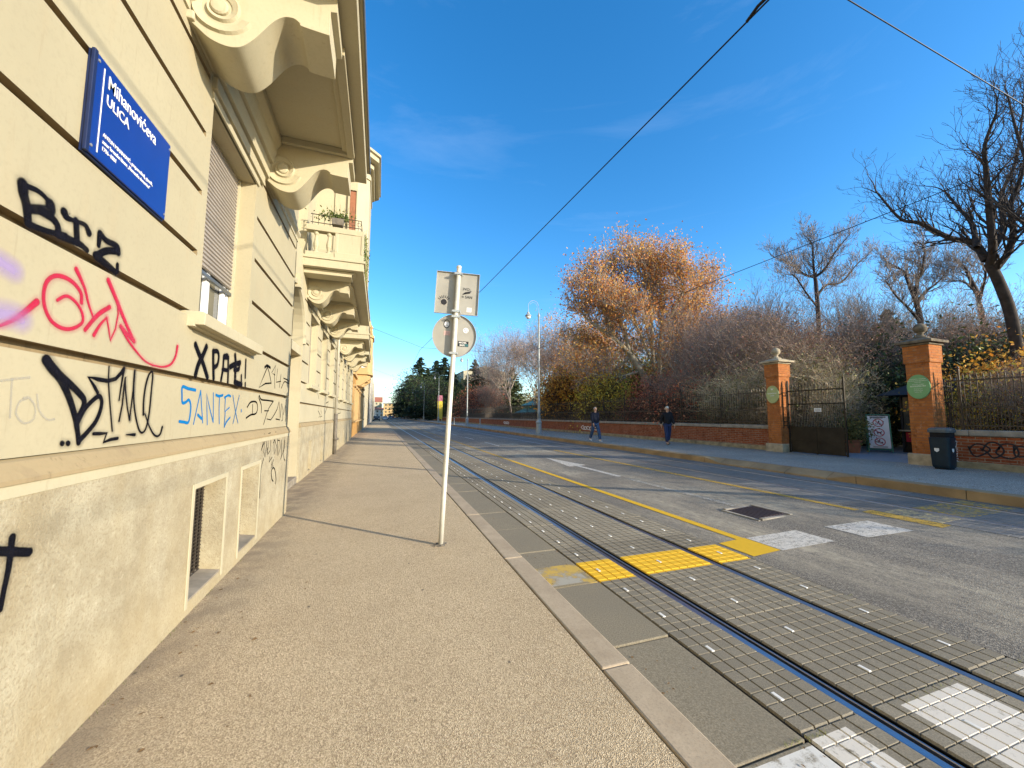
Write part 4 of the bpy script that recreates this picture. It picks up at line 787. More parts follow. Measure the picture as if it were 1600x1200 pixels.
def graffiti(key, root, label, halo=1.5, xo=None):
    wk = WK.get(key, 1.0)
    colr, X, strokes = GRAF[key]; V = []; F = []; UV = []; MI = []; ns = 0
    for pi, st in [(0, q_) for q_ in strokes] + ([(1, q_) for q_ in strokes] if key in ('BIZ','PINK','BTML','XPAT','CROSS') else []):
        pts = st
        sharp = any(len(st) > 2 and (lambda a, b: (a[0]*b[0]+a[1]*b[1]) < -.2*math.hypot(*a)*math.hypot(*b))((st[i][0]-st[i-1][0], st[i][1]-st[i-1][1]), (st[i+1][0]-st[i][0], st[i+1][1]-st[i][1])) for i in range(1, len(st)-1))
        pts = [np.array(p) for p in st] if sharp or len(st) < 3 else catmull(st)
        pts = [np.array(p, float) for p in pts]; n = len(pts); x = (xo or X)+.0012+.00025*ns; ns += 1
        rows = []
        for i, p in enumerate(pts):
            d = pts[min(i+1,n-1)][:2]-pts[max(i-1,0)][:2]; l = np.hypot(*d) or 1; d = d/l; nn = np.array([-d[1], d[0]]); hw = p[2]*.5*halo*wk if pi == 0 else p[2]*.5*halo*wk*1.15+.016
            if i == 0: rows.append((p[:2]-d*hw, nn, hw, 1.0))
            rows.append((p[:2], nn, hw, 0.0))
            if i == n-1: rows.append((p[:2]+d*hw, nn, hw, 1.0))
        b = len(V)
        for k, (c_, nn, hw, e) in enumerate(rows):
            for s_ in (-1, 0, 1): V.append((x+.00001*k, c_[0]+nn[0]*hw*s_, c_[1]+nn[1]*hw*s_)); 
        for k in range(len(rows)-1):
            for s_ in (0, 1):
                MI.append(pi); F.append((b+k*3+s_, b+k*3+s_+1, b+(k+1)*3+s_+1, b+(k+1)*3+s_))
                UV += [(s_-1, rows[k][3]), (s_, rows[k][3]), (s_, rows[k+1][3]), (s_-1, rows[k+1][3])]
    org = ORG[root.name]; V = np.array(V) - np.array(org)
    o = np_mesh('graffiti', V, F, [GC[colr], GC.get(colr+'o', GC[colr])], root, mi=MI, uv=UV); o['label'] = label; return o
graffiti('BIZ', b1, 'fat black spray tag BIZ under the blue sign', 1.45); graffiti('PINK', b1, 'crimson spray tag with a long looping tail', 1.5); graffiti('BTML', b1, 'large black spray tag above the plinth', 1.35)
graffiti('XPAT', b1, 'bold black letters XPAT! under the window sill', 1.3); graffiti('SANTEX', b1, 'blue marker word SANTEX', 1.5); graffiti('DRZ', b1, 'thin black marker scrawl right of the blue word', 1.7)
graffiti('JPLX', b1, 'thin black marker scrawl at the wall corner', 1.7); graffiti('SCRAWL', b1, 'dense thin black scrawl on the plinth by the corner', 1.9); graffiti('CROSS', b1, 'black spray cross on the plinth', 1.6)
graffiti('FAINTV', b1, 'faint violet spray smudges', 1.8); graffiti('FAINTG', b1, 'faint scratched marker', 1.8); graffiti('FARSCRIB', b1, 'small black scribbles under the farther windows', 1.8)

# signpost seen from behind, leaning a little
base = Vector((.772, 4.925, 0)); lean = Vector((math.sin(R_(2.9)), math.sin(R_(.6)), 1)).normalized(); UXs = Vector((.985, -.17, -.04)).normalized()
sp_ = thing('signpost', 'leaning steel signpost on the sidewalk with square and round signs seen from behind', 'signpost', base)
TH = 3.58; ax_ = lambda h: base + lean*h
mb = MB(); mb.tube([base-Vector((0,0,.05)), ax_(.6), ax_(1.8), ax_(TH)], .031, 14); mb.lathe([(.033,0),(.036,.01),(.03,.03),(.0,.036)], ax_(TH-.005), 14, lean); mb.build('pole', M['polepaint'], sp_, smooth=True)
mb = MB(); mb.lathe([(.033,.0),(.06,.0),(.052,.012),(.034,.02)], base, 14); 
for a_ in range(4): mb.obox(base+Vector((math.cos(a_*1.57+.4)*.055, math.sin(a_*1.57+.4)*.055, .01)), (.028,0,0), (0,.012,0), (0,0,.007))
mb.build('foot', M['pipeb'], sp_)
nrm = UXs.cross(lean).normalized()          # towards the camera side or away
if nrm.y > 0: nrm = -nrm
fwd = -nrm                                   # plates sit on the far side of the pole
def plate_sign(kind, hc, half, parent, rimname):
    c_ = ax_(hc) + fwd*.052; mb = MB(); rim = MB(); k = 48
    if kind == 'round':
        mb.lathe([(0,-.001),(half,-.001),(half,.001),(0,.001)], c_, k, fwd)
        rim.lathe([(half-.001,-.022),(half+.004,-.022),(half+.004,.004),(half-.001,.004)], c_, k, fwd, False)
    else:
        mb.obox(c_, UXs*half, fwd*.001, lean*half)
        for s_ in (-1, 1):
            rim.obox(c_ + UXs*half*s_ - fwd*.010, UXs*.0025, fwd*.013, lean*(half+.0025)); rim.obox(c_ + lean*half*s_ - fwd*.010, UXs*half, fwd*.013, lean*.0025)
    o = mb.build(kind + '_sign', M['signback'], parent); rim.build('rim', M['silver'], o)
    cl = MB()
    for dh in (-half*.86, half*.86) if kind == 'round' else (-half*.92, half*.88):
        cl.obox(ax_(hc+dh)+fwd*.02, UXs*.062, fwd*.008, lean*.014); cl.obox(ax_(hc+dh)-fwd*.036, UXs*.045, fwd*.004, lean*.014)
        for s_ in (-1, 1): cl.obox(ax_(hc+dh)+UXs*.050*s_-fwd*.01, UXs*.005, fwd*.034, lean*.010)
    cl.build('clamp', M['silver'], o); return o, c_
s1, c1 = plate_sign('square', 3.24, .285, sp_, 'rim'); s2, c2 = plate_sign('round', 2.66, .285, sp_, 'rim')
def sticker(par, c_, dx, dz, w_, h_, mat, rnd=False):
    p = c_ + UXs*dx + lean*dz - fwd*.0025; m_ = MB()
    if rnd: m_.lathe([(0,0),(w_,0),(w_,.0006),(0,.0006)], p, 20, -fwd)
    else: m_.obox(p, UXs*w_, fwd*.0004, lean*h_)
    return m_.build('sticker', mat, par), p
mg = sp('sticker_grey', (.33,.31,.27), .6, 0, .4, 40); mr = sp('sticker_faded_pink', (.55,.36,.32), .6, 0, .2, 40); mt = sp('sticker_teal', (.06,.20,.22), .5, 0, .1, 30)
st, p = sticker(s1, c1, -.17, -.13, .052, 0, mg, True); m_ = MB(); m_.lathe([(.012,0),(.04,0),(.04,.0008),(.012,.0008)], p - fwd*.0006, 16, -fwd)
for i in range(7):
    a = R_(40+i*18); m_.obox(p + (UXs*math.cos(a)+lean*math.sin(a))*.075 - fwd*.0004, (UXs*math.cos(a)+lean*math.sin(a))*.018, fwd*.0004, (-UXs*math.sin(a)+lean*math.cos(a))*.004)
m_.build('print', M['black'], st)
text_mesh('3VO-', .05, M['black'], 'print', s1, c1 + UXs*.065 + lean*.055 - fwd*.004, UXs, lean, .0004, .0, sx=1.0)
text_mesh('≡ SAN', .055, M['black'], 'print', s1, c1 + UXs*.06 - lean*.055 - fwd*.004, UXs, lean, .0004, .0, sx=.95)
m_ = MB(); m_.tube([c1+UXs*.07-lean*.005-fwd*.003, c1+UXs*.11+lean*.018-fwd*.003, c1+UXs*.16+lean*.03-fwd*.003, c1+UXs*.185+lean*.052-fwd*.003], [.004,.014,.014,.004], 8); m_.build('print', M['black'], s1)
sticker(s1, c1, .17, -.21, .032, .03, M['pvc'])
st, p = sticker(s2, c2, -.11, .15, .035, 0, M['pvc'], True); m_ = MB(); m_.tube([p+UXs*.036*math.cos(t_*.35)+lean*(.055*math.sin(t_*.35)+.005)-fwd*.001 for t_ in range(19)], .004, 5, False); m_.tube([p+UXs*.02*math.cos(t_*.6)+lean*(.02*math.sin(t_*.6)-.03)-fwd*.001 for t_ in range(11)], .003, 5, False); m_.build('print', M['black'], st)
sticker(s2, c2, -.10, .03, .042, .03, mr); st, p = sticker(s2, c2, .145, .085, .036, 0, M['pvc'], True)
m_ = MB()
for (a, b) in ((-.015,.012),(.014,.010),(-.006,-.014),(.018,-.016)): m_.obox(p+UXs*a+lean*b-fwd*.001, UXs*.006, fwd*.0004, lean*.005)
m_.build('print', M['black'], st)
st, p = sticker(s2, c2, .12, -.10, .07, .036, M['black']); sticker(s2, c2, .12, -.116, .066, .017, mt)
text_mesh('MICHEL', .030, M['white'], 'print', s2, p - UXs*.058 + lean*.006 - fwd*.0022, UXs, lean, .0003, .0006); text_mesh('BAPS', .030, M['white'], 'print', s2, p - UXs*.045 - lean*.028 - fwd*.003, UXs, lean, .0003, .0006)

# flower boxes and hanging plant on the farther balcony
def leaves_at(P, size, rng, flat=0.0, aspect=.6):
    """one small two-triangle leaf per point, random facing"""
    n = len(P); a = rng.normal(size=(n,3)); a /= np.linalg.norm(a, axis=1, keepdims=True)
    b = rng.normal(size=(n,3)); b -= (b*a).sum(1, keepdims=True)*a; b /= np.linalg.norm(b, axis=1, keepdims=True)
    s = (size*rng.uniform(.6, 1.4, n))[:, None]; a = a*s*.5; b = b*s*.5*aspect
    V = np.stack([P-a, P+b-a*.1, P+a, P-b+a*.1], 1).reshape(-1, 3); F = np.arange(4*n).reshape(n, 4); return V, F
def leafmat(name, cols, trans=.25, rough=.7):
    t = NT(name, rough, 0, .3); g = t.n('ShaderNodeNewGeometry'); n_ = len(cols)
    f = t.math('ADD', t.math('MULTIPLY', g.outputs['Random Per Island'], .65), t.math('MULTIPLY', t.noise(.45, 3), .5))
    c = t.ramp(f, [((i+.5)/n_*.75+.14, cc) for i, cc in enumerate(cols)]); t.col(c)
    tr = t.n('ShaderNodeBsdfTranslucent'); t.lk(c, tr.inputs['Color']); ms = t.n('ShaderNodeMixShader'); ms.inputs[0].default_value = trans
    t.lk(t.p.outputs[0], ms.inputs[1]); t.lk(tr.outputs[0], ms.inputs[2]); t.lk(ms.outputs[0], t.t.nodes['Material Output'].inputs['Surface']); return t.m
LM = {'green': leafmat('balcony_green', [(.05,.09,.02),(.10,.15,.03),(.16,.19,.05)]),
      'plane': leafmat('russet_leaf', [(.40,.14,.04),(.66,.26,.07),(.78,.38,.13),(.74,.46,.11)], .3), 'pinkish': leafmat('faded_pink_leaf', [(.48,.26,.17),(.62,.37,.26),(.70,.46,.33)], .3),
      'yellow': leafmat('yellow_leaf', [(.65,.40,.03),(.80,.58,.06),(.88,.70,.14),(.55,.48,.09)], .35), 'orange': leafmat('orange_leaf', [(.62,.24,.03),(.80,.38,.05),(.85,.50,.09)], .3),
      'red': leafmat('red_leaf', [(.48,.10,.05),(.68,.20,.10),(.72,.34,.18)], .3), 'dark': leafmat('evergreen_leaf', [(.02,.042,.014),(.045,.08,.022),(.09,.13,.035)], .12, .5),
      'olive': leafmat('olive_leaf', [(.10,.115,.035),(.18,.185,.06),(.27,.25,.09)], .2), 'conif': leafmat('conifer_needles', [(.010,.022,.012),(.02,.038,.018),(.035,.058,.025)], .08), 'cedar': leafmat('cedar_needles', [(.04,.055,.025),(.08,.10,.04),(.11,.13,.05)], .1)}
rng = np.random.RandomState(5)
fb = thing('flower_box', 'rectangular flower box hung on the farther balcony railing with pale green plants', 'flower box', (-1.1, 9.95, 6.25))
mb = MB(); mb.prism([(-1.22,6.20),(-.98,6.20),(-.96,6.36),(-1.24,6.36)], 'y', 9.84, 10.0); mb.build('box', M['pipeb'], fb)
P = rng.normal(size=(420,3))*np.array([.20,.07,.06]) + np.array([-1.15,9.95,6.44]); V, F = leaves_at(P, .055, rng); np_mesh('foliage', V-np.array(ORG[fb.name]), F, LM['green'], fb)
mb = MB()
for i in range(7): mb.tube([(-1.25+i*.07,9.95,6.38),(-1.3+i*.08,9.93,6.55),(-1.36+i*.10,9.9,6.65+.03*i % .1)], .004, 4)
mb.build('stem', LM['olive'], fb)
iv = thing('trailing_plant', 'trailing leafy plant hanging over the street edge of the farther balcony', 'plant', (-.42, 10.0, 6.1))
P = []
for s_ in range(9):
    x, y, z = -.47+rng.uniform(-.03,.05), 9.95+s_*.12, 6.2
    for i in range(46): z -= .028*rng.uniform(.4,1.2); x += rng.normal()*.008; P.append((x+rng.normal()*.02, y+rng.normal()*.03, z))
V, F = leaves_at(np.array(P), .05, rng); np_mesh('foliage', V-np.array(ORG[iv.name]), F, LM['green'], iv)
mb = MB()
for s_ in range(5): mb.tube([(-.45,9.95+s_*.2,6.2),(-.42,9.96+s_*.2,5.6),(-.43,9.97+s_*.2,5.0)], .004, 4)
mb.build('stem', LM['olive'], iv)

# ------------------------------------------------------------------ far side: wall, fence, gate
def garden_wall(name, label, y0, y1):
    r = thing(name, label, 'wall', (14.35, (y0+y1)/2, .3))
    mb = MB(); mb.box(14.36, 14.74, y0, y1, .1, 1.15); mb.build('brickwork', M['brick'], r)
    mb = MB(); y = y0; rr = random.Random(2)
    while y < y1-.01:
        e = min(y1, y+(1.15 if y < 60 else 12)); mb.box(14.30, 14.80, y+.003, e-.003, 1.155, 1.30+rr.uniform(-.004,.004)); y = e
    mb.build('coping', M['coping'], r, bevel=.02)
    mb = MB(); mb.box(14.29, 14.80, y0+.01, y1-.01, .1, .50); mb.build('foot', M['mossbase'], r, bevel=.02); return r
gw1 = garden_wall('garden_wall', 'long low brick wall with stone coping running from the gate down the street', 10.85, 260)
gw2 = garden_wall('garden_wall', 'low brick wall with dark graffiti to the right of the litter bin', -14, 5.96)
def railing_fence(label, y0, y1, ydetail):
    r = thing('iron_fence', label, 'fence', (14.52, (y0+y1)/2, 1.3)); Xf = 14.52
    bars = MB(); y = y0+.06
    while y < min(y1, ydetail):
        bars.box(Xf-.008, Xf+.008, y-.008, y+.008, 1.30, 2.66); bars.add([(Xf-.014,y-.014,2.66),(Xf+.014,y-.014,2.66),(Xf+.014,y+.014,2.66),(Xf-.014,y+.014,2.66),(Xf,y,2.80)], [(0,1,4),(1,2,4),(2,3,4),(3,0,4),(3,2,1,0)])
        bars.box(Xf-.006, Xf+.006, y+.054, y+.066, 1.30, 1.94); bars.add([(Xf-.01,y+.05,1.94),(Xf+.01,y+.05,1.94),(Xf+.01,y+.07,1.94),(Xf-.01,y+.07,1.94),(Xf,y+.06,2.03)], [(0,1,4),(1,2,4),(2,3,4),(3,0,4)]); y += .12
    while y < y1: bars.box(Xf-.012, Xf+.012, y-.012, y+.012, 1.30, 2.74); y += .3
    bars.build('bars', M['fence'], r)
    for z in (1.40, 1.88, 2.58): m_ = MB(); m_.box(Xf-.013, Xf+.013, y0, y1, z, z+.035); m_.build('rail', M['fence'], r)
    y = y0+.02; n = 0
    while y < y1 and n < 60:
        m_ = MB(); m_.box(Xf-.017, Xf+.017, y-.017, y+.017, 1.30, 2.86); m_.lathe([(.028,2.86),(.028,2.88),(.02,2.90),(.03,2.94),(.0,3.0)], (Xf,y,0), 6); m_.tube([(Xf,y,2.5),(Xf+.35,y,1.32)], .012, 4); m_.build('post', M['fence'], r); y += 2.4 if y < 60 else 8; n += 1
    return r
railing_fence('long spiked iron fence standing on the brick wall left of the gate', 10.85, 240, 75); railing_fence('spiked iron fence standing on the brick wall right of the litter bin', -13.5, 5.96, 40)
def pillar(y0, label, plaque, darkcap, oval):
    x0, x1, y1 = 14.0, 14.62, y0+.56; r = thing('gate_pillar', label, 'pillar', (14.3, (y0+y1)/2, .3)); yc = (y0+y1)/2; xc = (x0+x1)/2
    mb = MB(); mb.box(x0+.03, x1-.03, y0+.03, y1-.03, .62, 3.12); mb.box(x0, x1, y0, y1, 3.12, 3.60); mb.build('shaft', M['brickp'], r, bevel=.008)
    mb = MB(); mb.box(x0-.05, x1+.05, y0-.05, y1+.05, .2, .635); mb.build('base', M['stone'], r, bevel=.03)
    cm = M['darkcap'] if darkcap else M['stone']
    mb = MB(); mb.box(x0-.03, x1+.03, y0-.03, y1+.03, 3.603, 3.66); mb.box(x0-.11, x1+.11, y0-.11, y1+.11, 3.665, 3.74)
    mb.add([(x0-.08,y0-.08,3.74),(x1+.08,y0-.08,3.74),(x1+.08,y1+.08,3.74),(x0-.08,y1+.08,3.74),(x0+.12,y0+.10,3.82),(x1-.12,y0+.10,3.82),(x1-.12,y1-.10,3.82),(x0+.12,y1-.10,3.82)], [(0,1,5,4),(1,2,6,5),(2,3,7,6),(3,0,4,7),(4,5,6,7)])
    mb.build('cap', cm, r, bevel=.012)
    mb = MB(); mb.lathe([(.17,3.81),(.17,3.85),(.10,3.88),(.06,3.93),(.055,3.96),(.08,3.985)] + [(.145*math.sin(t_), 4.11-.145*math.cos(t_)) for t_ in [.5+.22*i for i in range(12)]] + [(.02,4.255)], (xc, yc, 0), 20)
    mb.build('ball_finial', cm, r, smooth=True)
    zc = 2.46; ry = .245; rz_ = .335; k = 40
    mb = MB(); n = k
    for j, (s_, x) in enumerate(((1.0, x0+.03), (1.0, x0-.0), (.94, x0-.008))): pass
    rings = [(1.0, x0+.03), (1.0, x0+.004), (.97, x0-.004)]; V = [(x, yc+ry*s_*math.cos(2*math.pi*i/k), zc+rz_*s_*math.sin(2*math.pi*i/k)) for s_, x in rings for i in range(k)]
    mb.add(V, [(j*k+i, j*k+(i+1) % k, (j+1)*k+(i+1) % k, (j+1)*k+i) for j in range(2) for i in range(k)] + [tuple(range(2*k, 3*k))])
    pq = mb.build('plaque', plaque, r); return r, pq, yc, zc, x0-.0055
pl1, pq1, yc1, zc1, xs1 = pillar(10.19, 'orange brick gate pillar left of the gate with an olive oval plaque and stone ball', M['plaqueo'], False, True)
pl2, pq2, yc2, zc2, xs2 = pillar(6.03, 'orange brick gate pillar beside the litter bin with a green oval plaque and dark mossy cap', M['plaqueg'], True, True)
TX = (0,-1,0)   # text on these faces reads towards -Y (seen from the street)
for (tx, s_, dz, b_) in (('SVEUČILIŠTE U ZAGREBU', .034, .20, .0003), ('PRIRODOSLOVNO-MATEMATIČKI', .032, .155, .0003), ('FAKULTET', .034, .112, .0003), ('BIOLOŠKI ODSJEK', .034, .055, .0003), ('BOTANIČKI VRT', .050, .0, .0015), ('Marulićev trg 9a', .03, -.065, .0003), ('spomenik prirode', .03, -.11, .0003), ('zaštićen 1971.', .03, -.155, .0003)):
    text_mesh(tx, s_, M['letter'], 'lettering', pq2, (xs2, yc2, zc2+dz), TX, UZ, .001, b_, 'CENTER', .9)
for (tx, s_, dz, b_) in (('BOTANIČKI VRT', .052, .02, .0012), ('ZAGREB', .045, -.06, .001)): text_mesh(tx, s_, M['white'], 'lettering', pq1, (xs1, yc1, zc1+dz), TX, UZ, .001, b_, 'CENTER', .9)
m_ = MB(); m_.add([(xs1-.001, yc1+a, zc1+.20+b) for a, b in ((-.07,.03),(-.02,-.02),(0,-.05),(.02,-.02),(.07,.03),(.02,.015),(0,.04),(-.02,.015))], [tuple(range(8))]); m_.build('emblem', M['white'], pq1)
# dark graffiti on the right brick wall
def scribble(root, X, y0, z0, w_, h_, seed, mat, n=9, wd=.02, label=None):
    rr = random.Random(seed); m_ = MB(); y = y0
    for i in range(n):
        p = []; cy = y0 - w_*(i+.5)/n
        for k in range(7):
            a = k*1.1+rr.uniform(-.3,.3); p.append((X-.003-.0004*i, cy+math.cos(a)*w_/n*.8*rr.uniform(.5,1.1), z0+h_*(.5+.5*math.sin(a)*rr.uniform(.5,1))))
        q = catmull(p, 4)
        for a, b in zip(q[:-1], q[1:]):
            d = Vector(b)-Vector(a); 
            if d.length < 1e-5: continue
            nn = Vector((0, -d.z, d.y)).normalized()*wd*.5; m_.add([Vector(a)-nn, Vector(b)-nn, Vector(b)+nn, Vector(a)+nn], [(0,1,2,3)])
    o = m_.build('graffiti', mat, root)
    if label: o['label'] = label
    return o
scribble(gw2, 14.36, 5.55, .62, 1.9, .42, 3, M['black'], 8, .035, 'black looping spray scrawl'); scribble(gw1, 14.36, 25.6, .62, 2.2, .3, 5, M['white'], 6, .05, 'white sprayed letters'); scribble(gw1, 14.36, 44.6, .65, 2.0, .3, 6, M['white'], 5, .08, 'pale sprayed letters farther away')
# gate leaf (closed half) + leaf folded back behind the right pillar
gt = thing('gate', 'dark iron gate leaf with solid sheet lower half and bars above, beside the left pillar', 'gate', (14.30, 9.2, .3))
ya, yb, xg = 8.28, 10.10, 14.30
mb = MB(); mb.box(xg-.012, xg+.012, ya+.05, yb-.05, .40, 1.27); mb.build('sheet_panel', M['gate'], gt)
mb = MB()
for z in (.38,.80,1.26,2.08,2.56): mb.box(xg-.02, xg+.02, ya, yb, z-.02, z+.02)
for y in (ya, (ya+yb)/2, yb): mb.box(xg-.024, xg+.024, y-.022, y+.022, .34, 1.30 if y not in (ya, yb) else 2.95)
mb.build('frame', M['gate'], gt, bevel=.004); mb = MB(); y = ya+.1
while y < yb-.05:
    mb.box(xg-.008, xg+.008, y-.008, y+.008, 1.28, 2.72); mb.add([(xg-.014,y-.014,2.72),(xg+.014,y-.014,2.72),(xg+.014,y+.014,2.72),(xg-.014,y+.014,2.72),(xg,y,2.86)], [(0,1,4),(1,2,4),(2,3,4),(3,0,4)]); mb.box(xg-.006, xg+.006, y+.049, y+.061, 1.28, 2.05); y += .11
mb.build('bars', M['gate'], gt)
for z in (1.3, 2.4): mb = MB(); mb.tube([(xg, yb, z), (14.2, yb+.11, z)], .02, 6); mb.build('hinge', M['gate'], gt)
mb = MB(); mb.box(xg-.032, xg-.027, 8.97, 9.2, 1.80, 1.93); nt_ = mb.build('notice', M['white'], gt)
mb = MB()
for i in range(3): mb.box(xg-.0335, xg-.0322, 9.0, 9.17, 1.825+i*.032, 1.835+i*.032)
mb.build('print', M['black'], nt_)
g2_ = thing('gate', 'second iron gate leaf folded open behind the right pillar', 'gate', (15.2, 6.5, .3))
mb = MB(); 
for z in (.38,1.26,2.08,2.56): mb.box(14.62, 16.3, 6.60, 6.64, z-.02, z+.02)
x = 14.7
while x < 16.3: mb.box(x-.008, x+.008, 6.61, 6.63, 1.28, 2.76); x += .11
mb.build('bars', M['gate'], g2_); mb = MB(); mb.box(14.66, 16.28, 6.612, 6.628, .40, 1.27); mb.build('sheet_panel', M['gate'], g2_)
# corner fence post by the right pillar (two tall rods)
fp = thing('fence_post', 'pair of tall pointed iron rods in front of the left pillar side', 'post', (14.25, 10.06, .3))
mb = MB()
for (x, y) in ((13.98,10.08),(14.16,10.06)): mb.tube([(x,y,1.2),(x,y,2.75)], .016, 6); mb.lathe([(.026,2.75),(.0,2.98)], (x,y,0), 6)
mb.build('rod', M['gate'], fp); mb = MB()
for z in (1.45,1.95,2.5): mb.box(13.98, 14.2, 10.05, 10.09, z-.015, z+.015)
mb.build('tie_bar', M['gate'], fp)
# litter bin
bc = Vector((13.52, 5.72, .32)); bn = thing('litter_bin', 'dark blue street litter bin with grey hood standing against the right gate pillar', 'litter bin', bc)
def rprof(cx0, cy0, wx, wy, k=28, e=4.0):
    o = []
    for i in range(k):
        a = 2*math.pi*i/k; c_, s_ = math.cos(a), math.sin(a); o.append((cx0+wx*abs(c_)**(2/e)*(1 if c_ > 0 else -1), cy0+wy*abs(s_)**(2/e)*(1 if s_ > 0 else -1)))
    return o
def loft(mb, secs, k=28):
    V = [(x, y, z) for (poly, z) in secs for (x, y) in poly]; n = len(secs)
    mb.add(V, [(j*k+i, j*k+(i+1) % k, (j+1)*k+(i+1) % k, (j+1)*k+i) for j in range(n-1) for i in range(k)] + [tuple(range(k-1,-1,-1)), tuple(range((n-1)*k, n*k))])
mb = MB(); loft(mb, [(rprof(bc.x, bc.y, .17, .17), .36), (rprof(bc.x, bc.y, .185, .185), .42), (rprof(bc.x, bc.y, .20, .205), 1.10), (rprof(bc.x, bc.y, .20, .205), 1.12)]); mb.build('body', M['bin'], bn, bevel=.006)
mb = MB(); loft(mb, [(rprof(bc.x+.01, bc.y, .185, .19), 1.12), (rprof(bc.x+.01, bc.y, .185, .19), 1.24)]); mb.build('opening', M['dark'], bn)
mb = MB(); loft(mb, [(rprof(bc.x, bc.y, .21, .215), 1.24), (rprof(bc.x, bc.y, .215, .22), 1.30), (rprof(bc.x, bc.y, .20, .205), 1.345), (rprof(bc.x, bc.y, .15, .15), 1.365)]); mb.build('hood', M['bingrey'], bn, bevel=.004)
mb = MB(); loft(mb, [(rprof(bc.x, bc.y, .15, .15), .30), (rprof(bc.x, bc.y, .15, .15), .36)]); mb.build('foot', M['dark'], bn)
mb = MB(); mb.add([(bc.x-.06+a, bc.y-.2085, .80+b) for a, b in ((-.045,.05),(-.045,-.01),(0,-.05),(.045,-.01),(.045,.05))], [(0,1,2,3,4)]); mb.add([(bc.x-.2035, bc.y+.03+a, .80+b) for a, b in ((-.045,.05),(-.045,-.01),(0,-.05),(.045,-.01),(.045,.05))], [(0,1,2,3,4)]); mb.build('emblem', M['white'], bn)
rr = random.Random(9); m_ = MB()
for i in range(9):
    z = .55+i*.06; p = [(bc.x+.10+rr.uniform(-.05,.05), bc.y-.2095, z+rr.uniform(-.03,.03)) for k in range(4)]; m_.tube(p, .004, 4)
m_.build('graffiti', M['white'], bn)
# folding A-board with three prohibition signs
ac = Vector((17.7, 9.2, .3)); ab = thing('sandwich_board', 'white folding board with three red prohibition symbols standing on the garden path', 'sign board', ac)
fu = Vector((-.80,-.60,0)).normalized(); ru = Vector((.60,-.80,0)).normalized()    # facing the street, its width
def AP(u_, h, back=0.0): return ac + ru*u_ + Vector((0,0,h)) - fu*(h*.16*(1 if not back else -1)) + fu*(.2 if not back else -.2)
tilt = (Vector((0,0,1)) - fu*.16).normalized(); nb = ru.cross(tilt)
if nb.dot(fu) < 0: nb = -nb
mb = MB(); mb.obox(AP(0,.78), ru*.29, nb*.006, tilt*.60); bd = mb.build('panel', sp('board_white', (.90,.90,.90), .5, 0, .03, 5), ab)
mb = MB()
for bk in (0, 1):
    for s_ in (-1, 1): mb.tube([AP(.32*s_, 0, bk), AP(.32*s_, 1.42, 0 if not bk else bk)] if not bk else [AP(.32*s_,0,1), AP(.32*s_,1.40,1)], .016, 6)
    mb.tube([AP(-.32, .14, bk), AP(.32, .14, bk)], .014, 6)
mb.tube([AP(-.32,1.42), AP(.32,1.42)], .016, 6); mb.build('frame', M['green'], ab)
mb = MB(); mb.obox(AP(0,1.33)+nb*.009, ru*.22, nb*.001, tilt*.018); mb.obox(AP(0,1.29)+nb*.009, ru*.14, nb*.001, tilt*.008)
for k in range(2): mb.obox(AP(0,.22+k*.03)+nb*.009, ru*.2, nb*.001, tilt*.005)
mb.build('print', M['black'], bd)
for q, h in enumerate((1.12, .76, .42)):
    c_ = AP(0, h) + nb*.009; m_ = MB(); k = 28; V = [c_ + (ru*math.cos(2*math.pi*i/k)+tilt*math.sin(2*math.pi*i/k))*r_ for r_ in (.152,.126) for i in range(k)]
    m_.add(V, [(i, (i+1) % k, k+(i+1) % k, k+i) for i in range(k)]); d = (ru+tilt*-1).normalized(); d2 = (ru+tilt).normalized(); m_.obox(c_+nb*.002, d*.13, nb*.0005, d2*.011)
    if q == 1: m_.obox(c_+nb*.0025, d2*.13, nb*.0005, d*.0)
    sy = m_.build('prohibition_ring', M['red'], bd); m_ = MB()
    if q == 1:      # four-legged animal
        m_.obox(c_+nb*.0008, ru*.055, nb*.0004, tilt*.018); m_.obox(c_+nb*.0008+ru*.07+tilt*.025, ru*.02, nb*.0004, tilt*.016)
        for a in (-.05,-.03,.03,.05): m_.obox(c_+nb*.0008+ru*a-tilt*.04, ru*.006, nb*.0004, tilt*.028)
        m_.obox(c_+nb*.0008-ru*.068+tilt*.03, (ru*-.6+tilt*.8)*.025, nb*.0004, (ru*.8+tilt*.6)*.005)
    elif q == 0:    # person and bicycle wheels
        for a in (-.05,.05):
            V = [c_+nb*.0008+ru*a-tilt*.04 + (ru*math.cos(2*math.pi*i/14)+tilt*math.sin(2*math.pi*i/14))*r_ for r_ in (.038,.026) for i in range(14)]; m_.add(V, [(i, (i+1) % 14, 14+(i+1) % 14, 14+i) for i in range(14)])
        m_.obox(c_+nb*.0008+tilt*.0, (ru*.8+tilt*.5)*.04, nb*.0004, tilt*.008); m_.obox(c_+nb*.0008+ru*.02+tilt*.05, ru*.018, nb*.0004, tilt*.03)
    else:           # player and ball
        m_.obox(c_+nb*.0008-ru*.03+tilt*.01, (ru*.3+tilt*.9)*.05, nb*.0004, (ru*.9-tilt*.3)*.016); m_.obox(c_+nb*.0008+ru*.0-tilt*.045, (ru*.8-tilt*.5)*.04, nb*.0004, (ru*.5+tilt*.8)*.008)
        m_.lathe([(0,0),(.022,0),(.022,.0008),(0,.0008)], c_+nb*.0008+ru*.06-tilt*.02, 14, nb); m_.lathe([(0,0),(.02,0),(.02,.0008),(0,.0008)], c_+nb*.0008-ru*.005+tilt*.075, 14, nb)
    m_.build('pictogram', M['black'], sy)
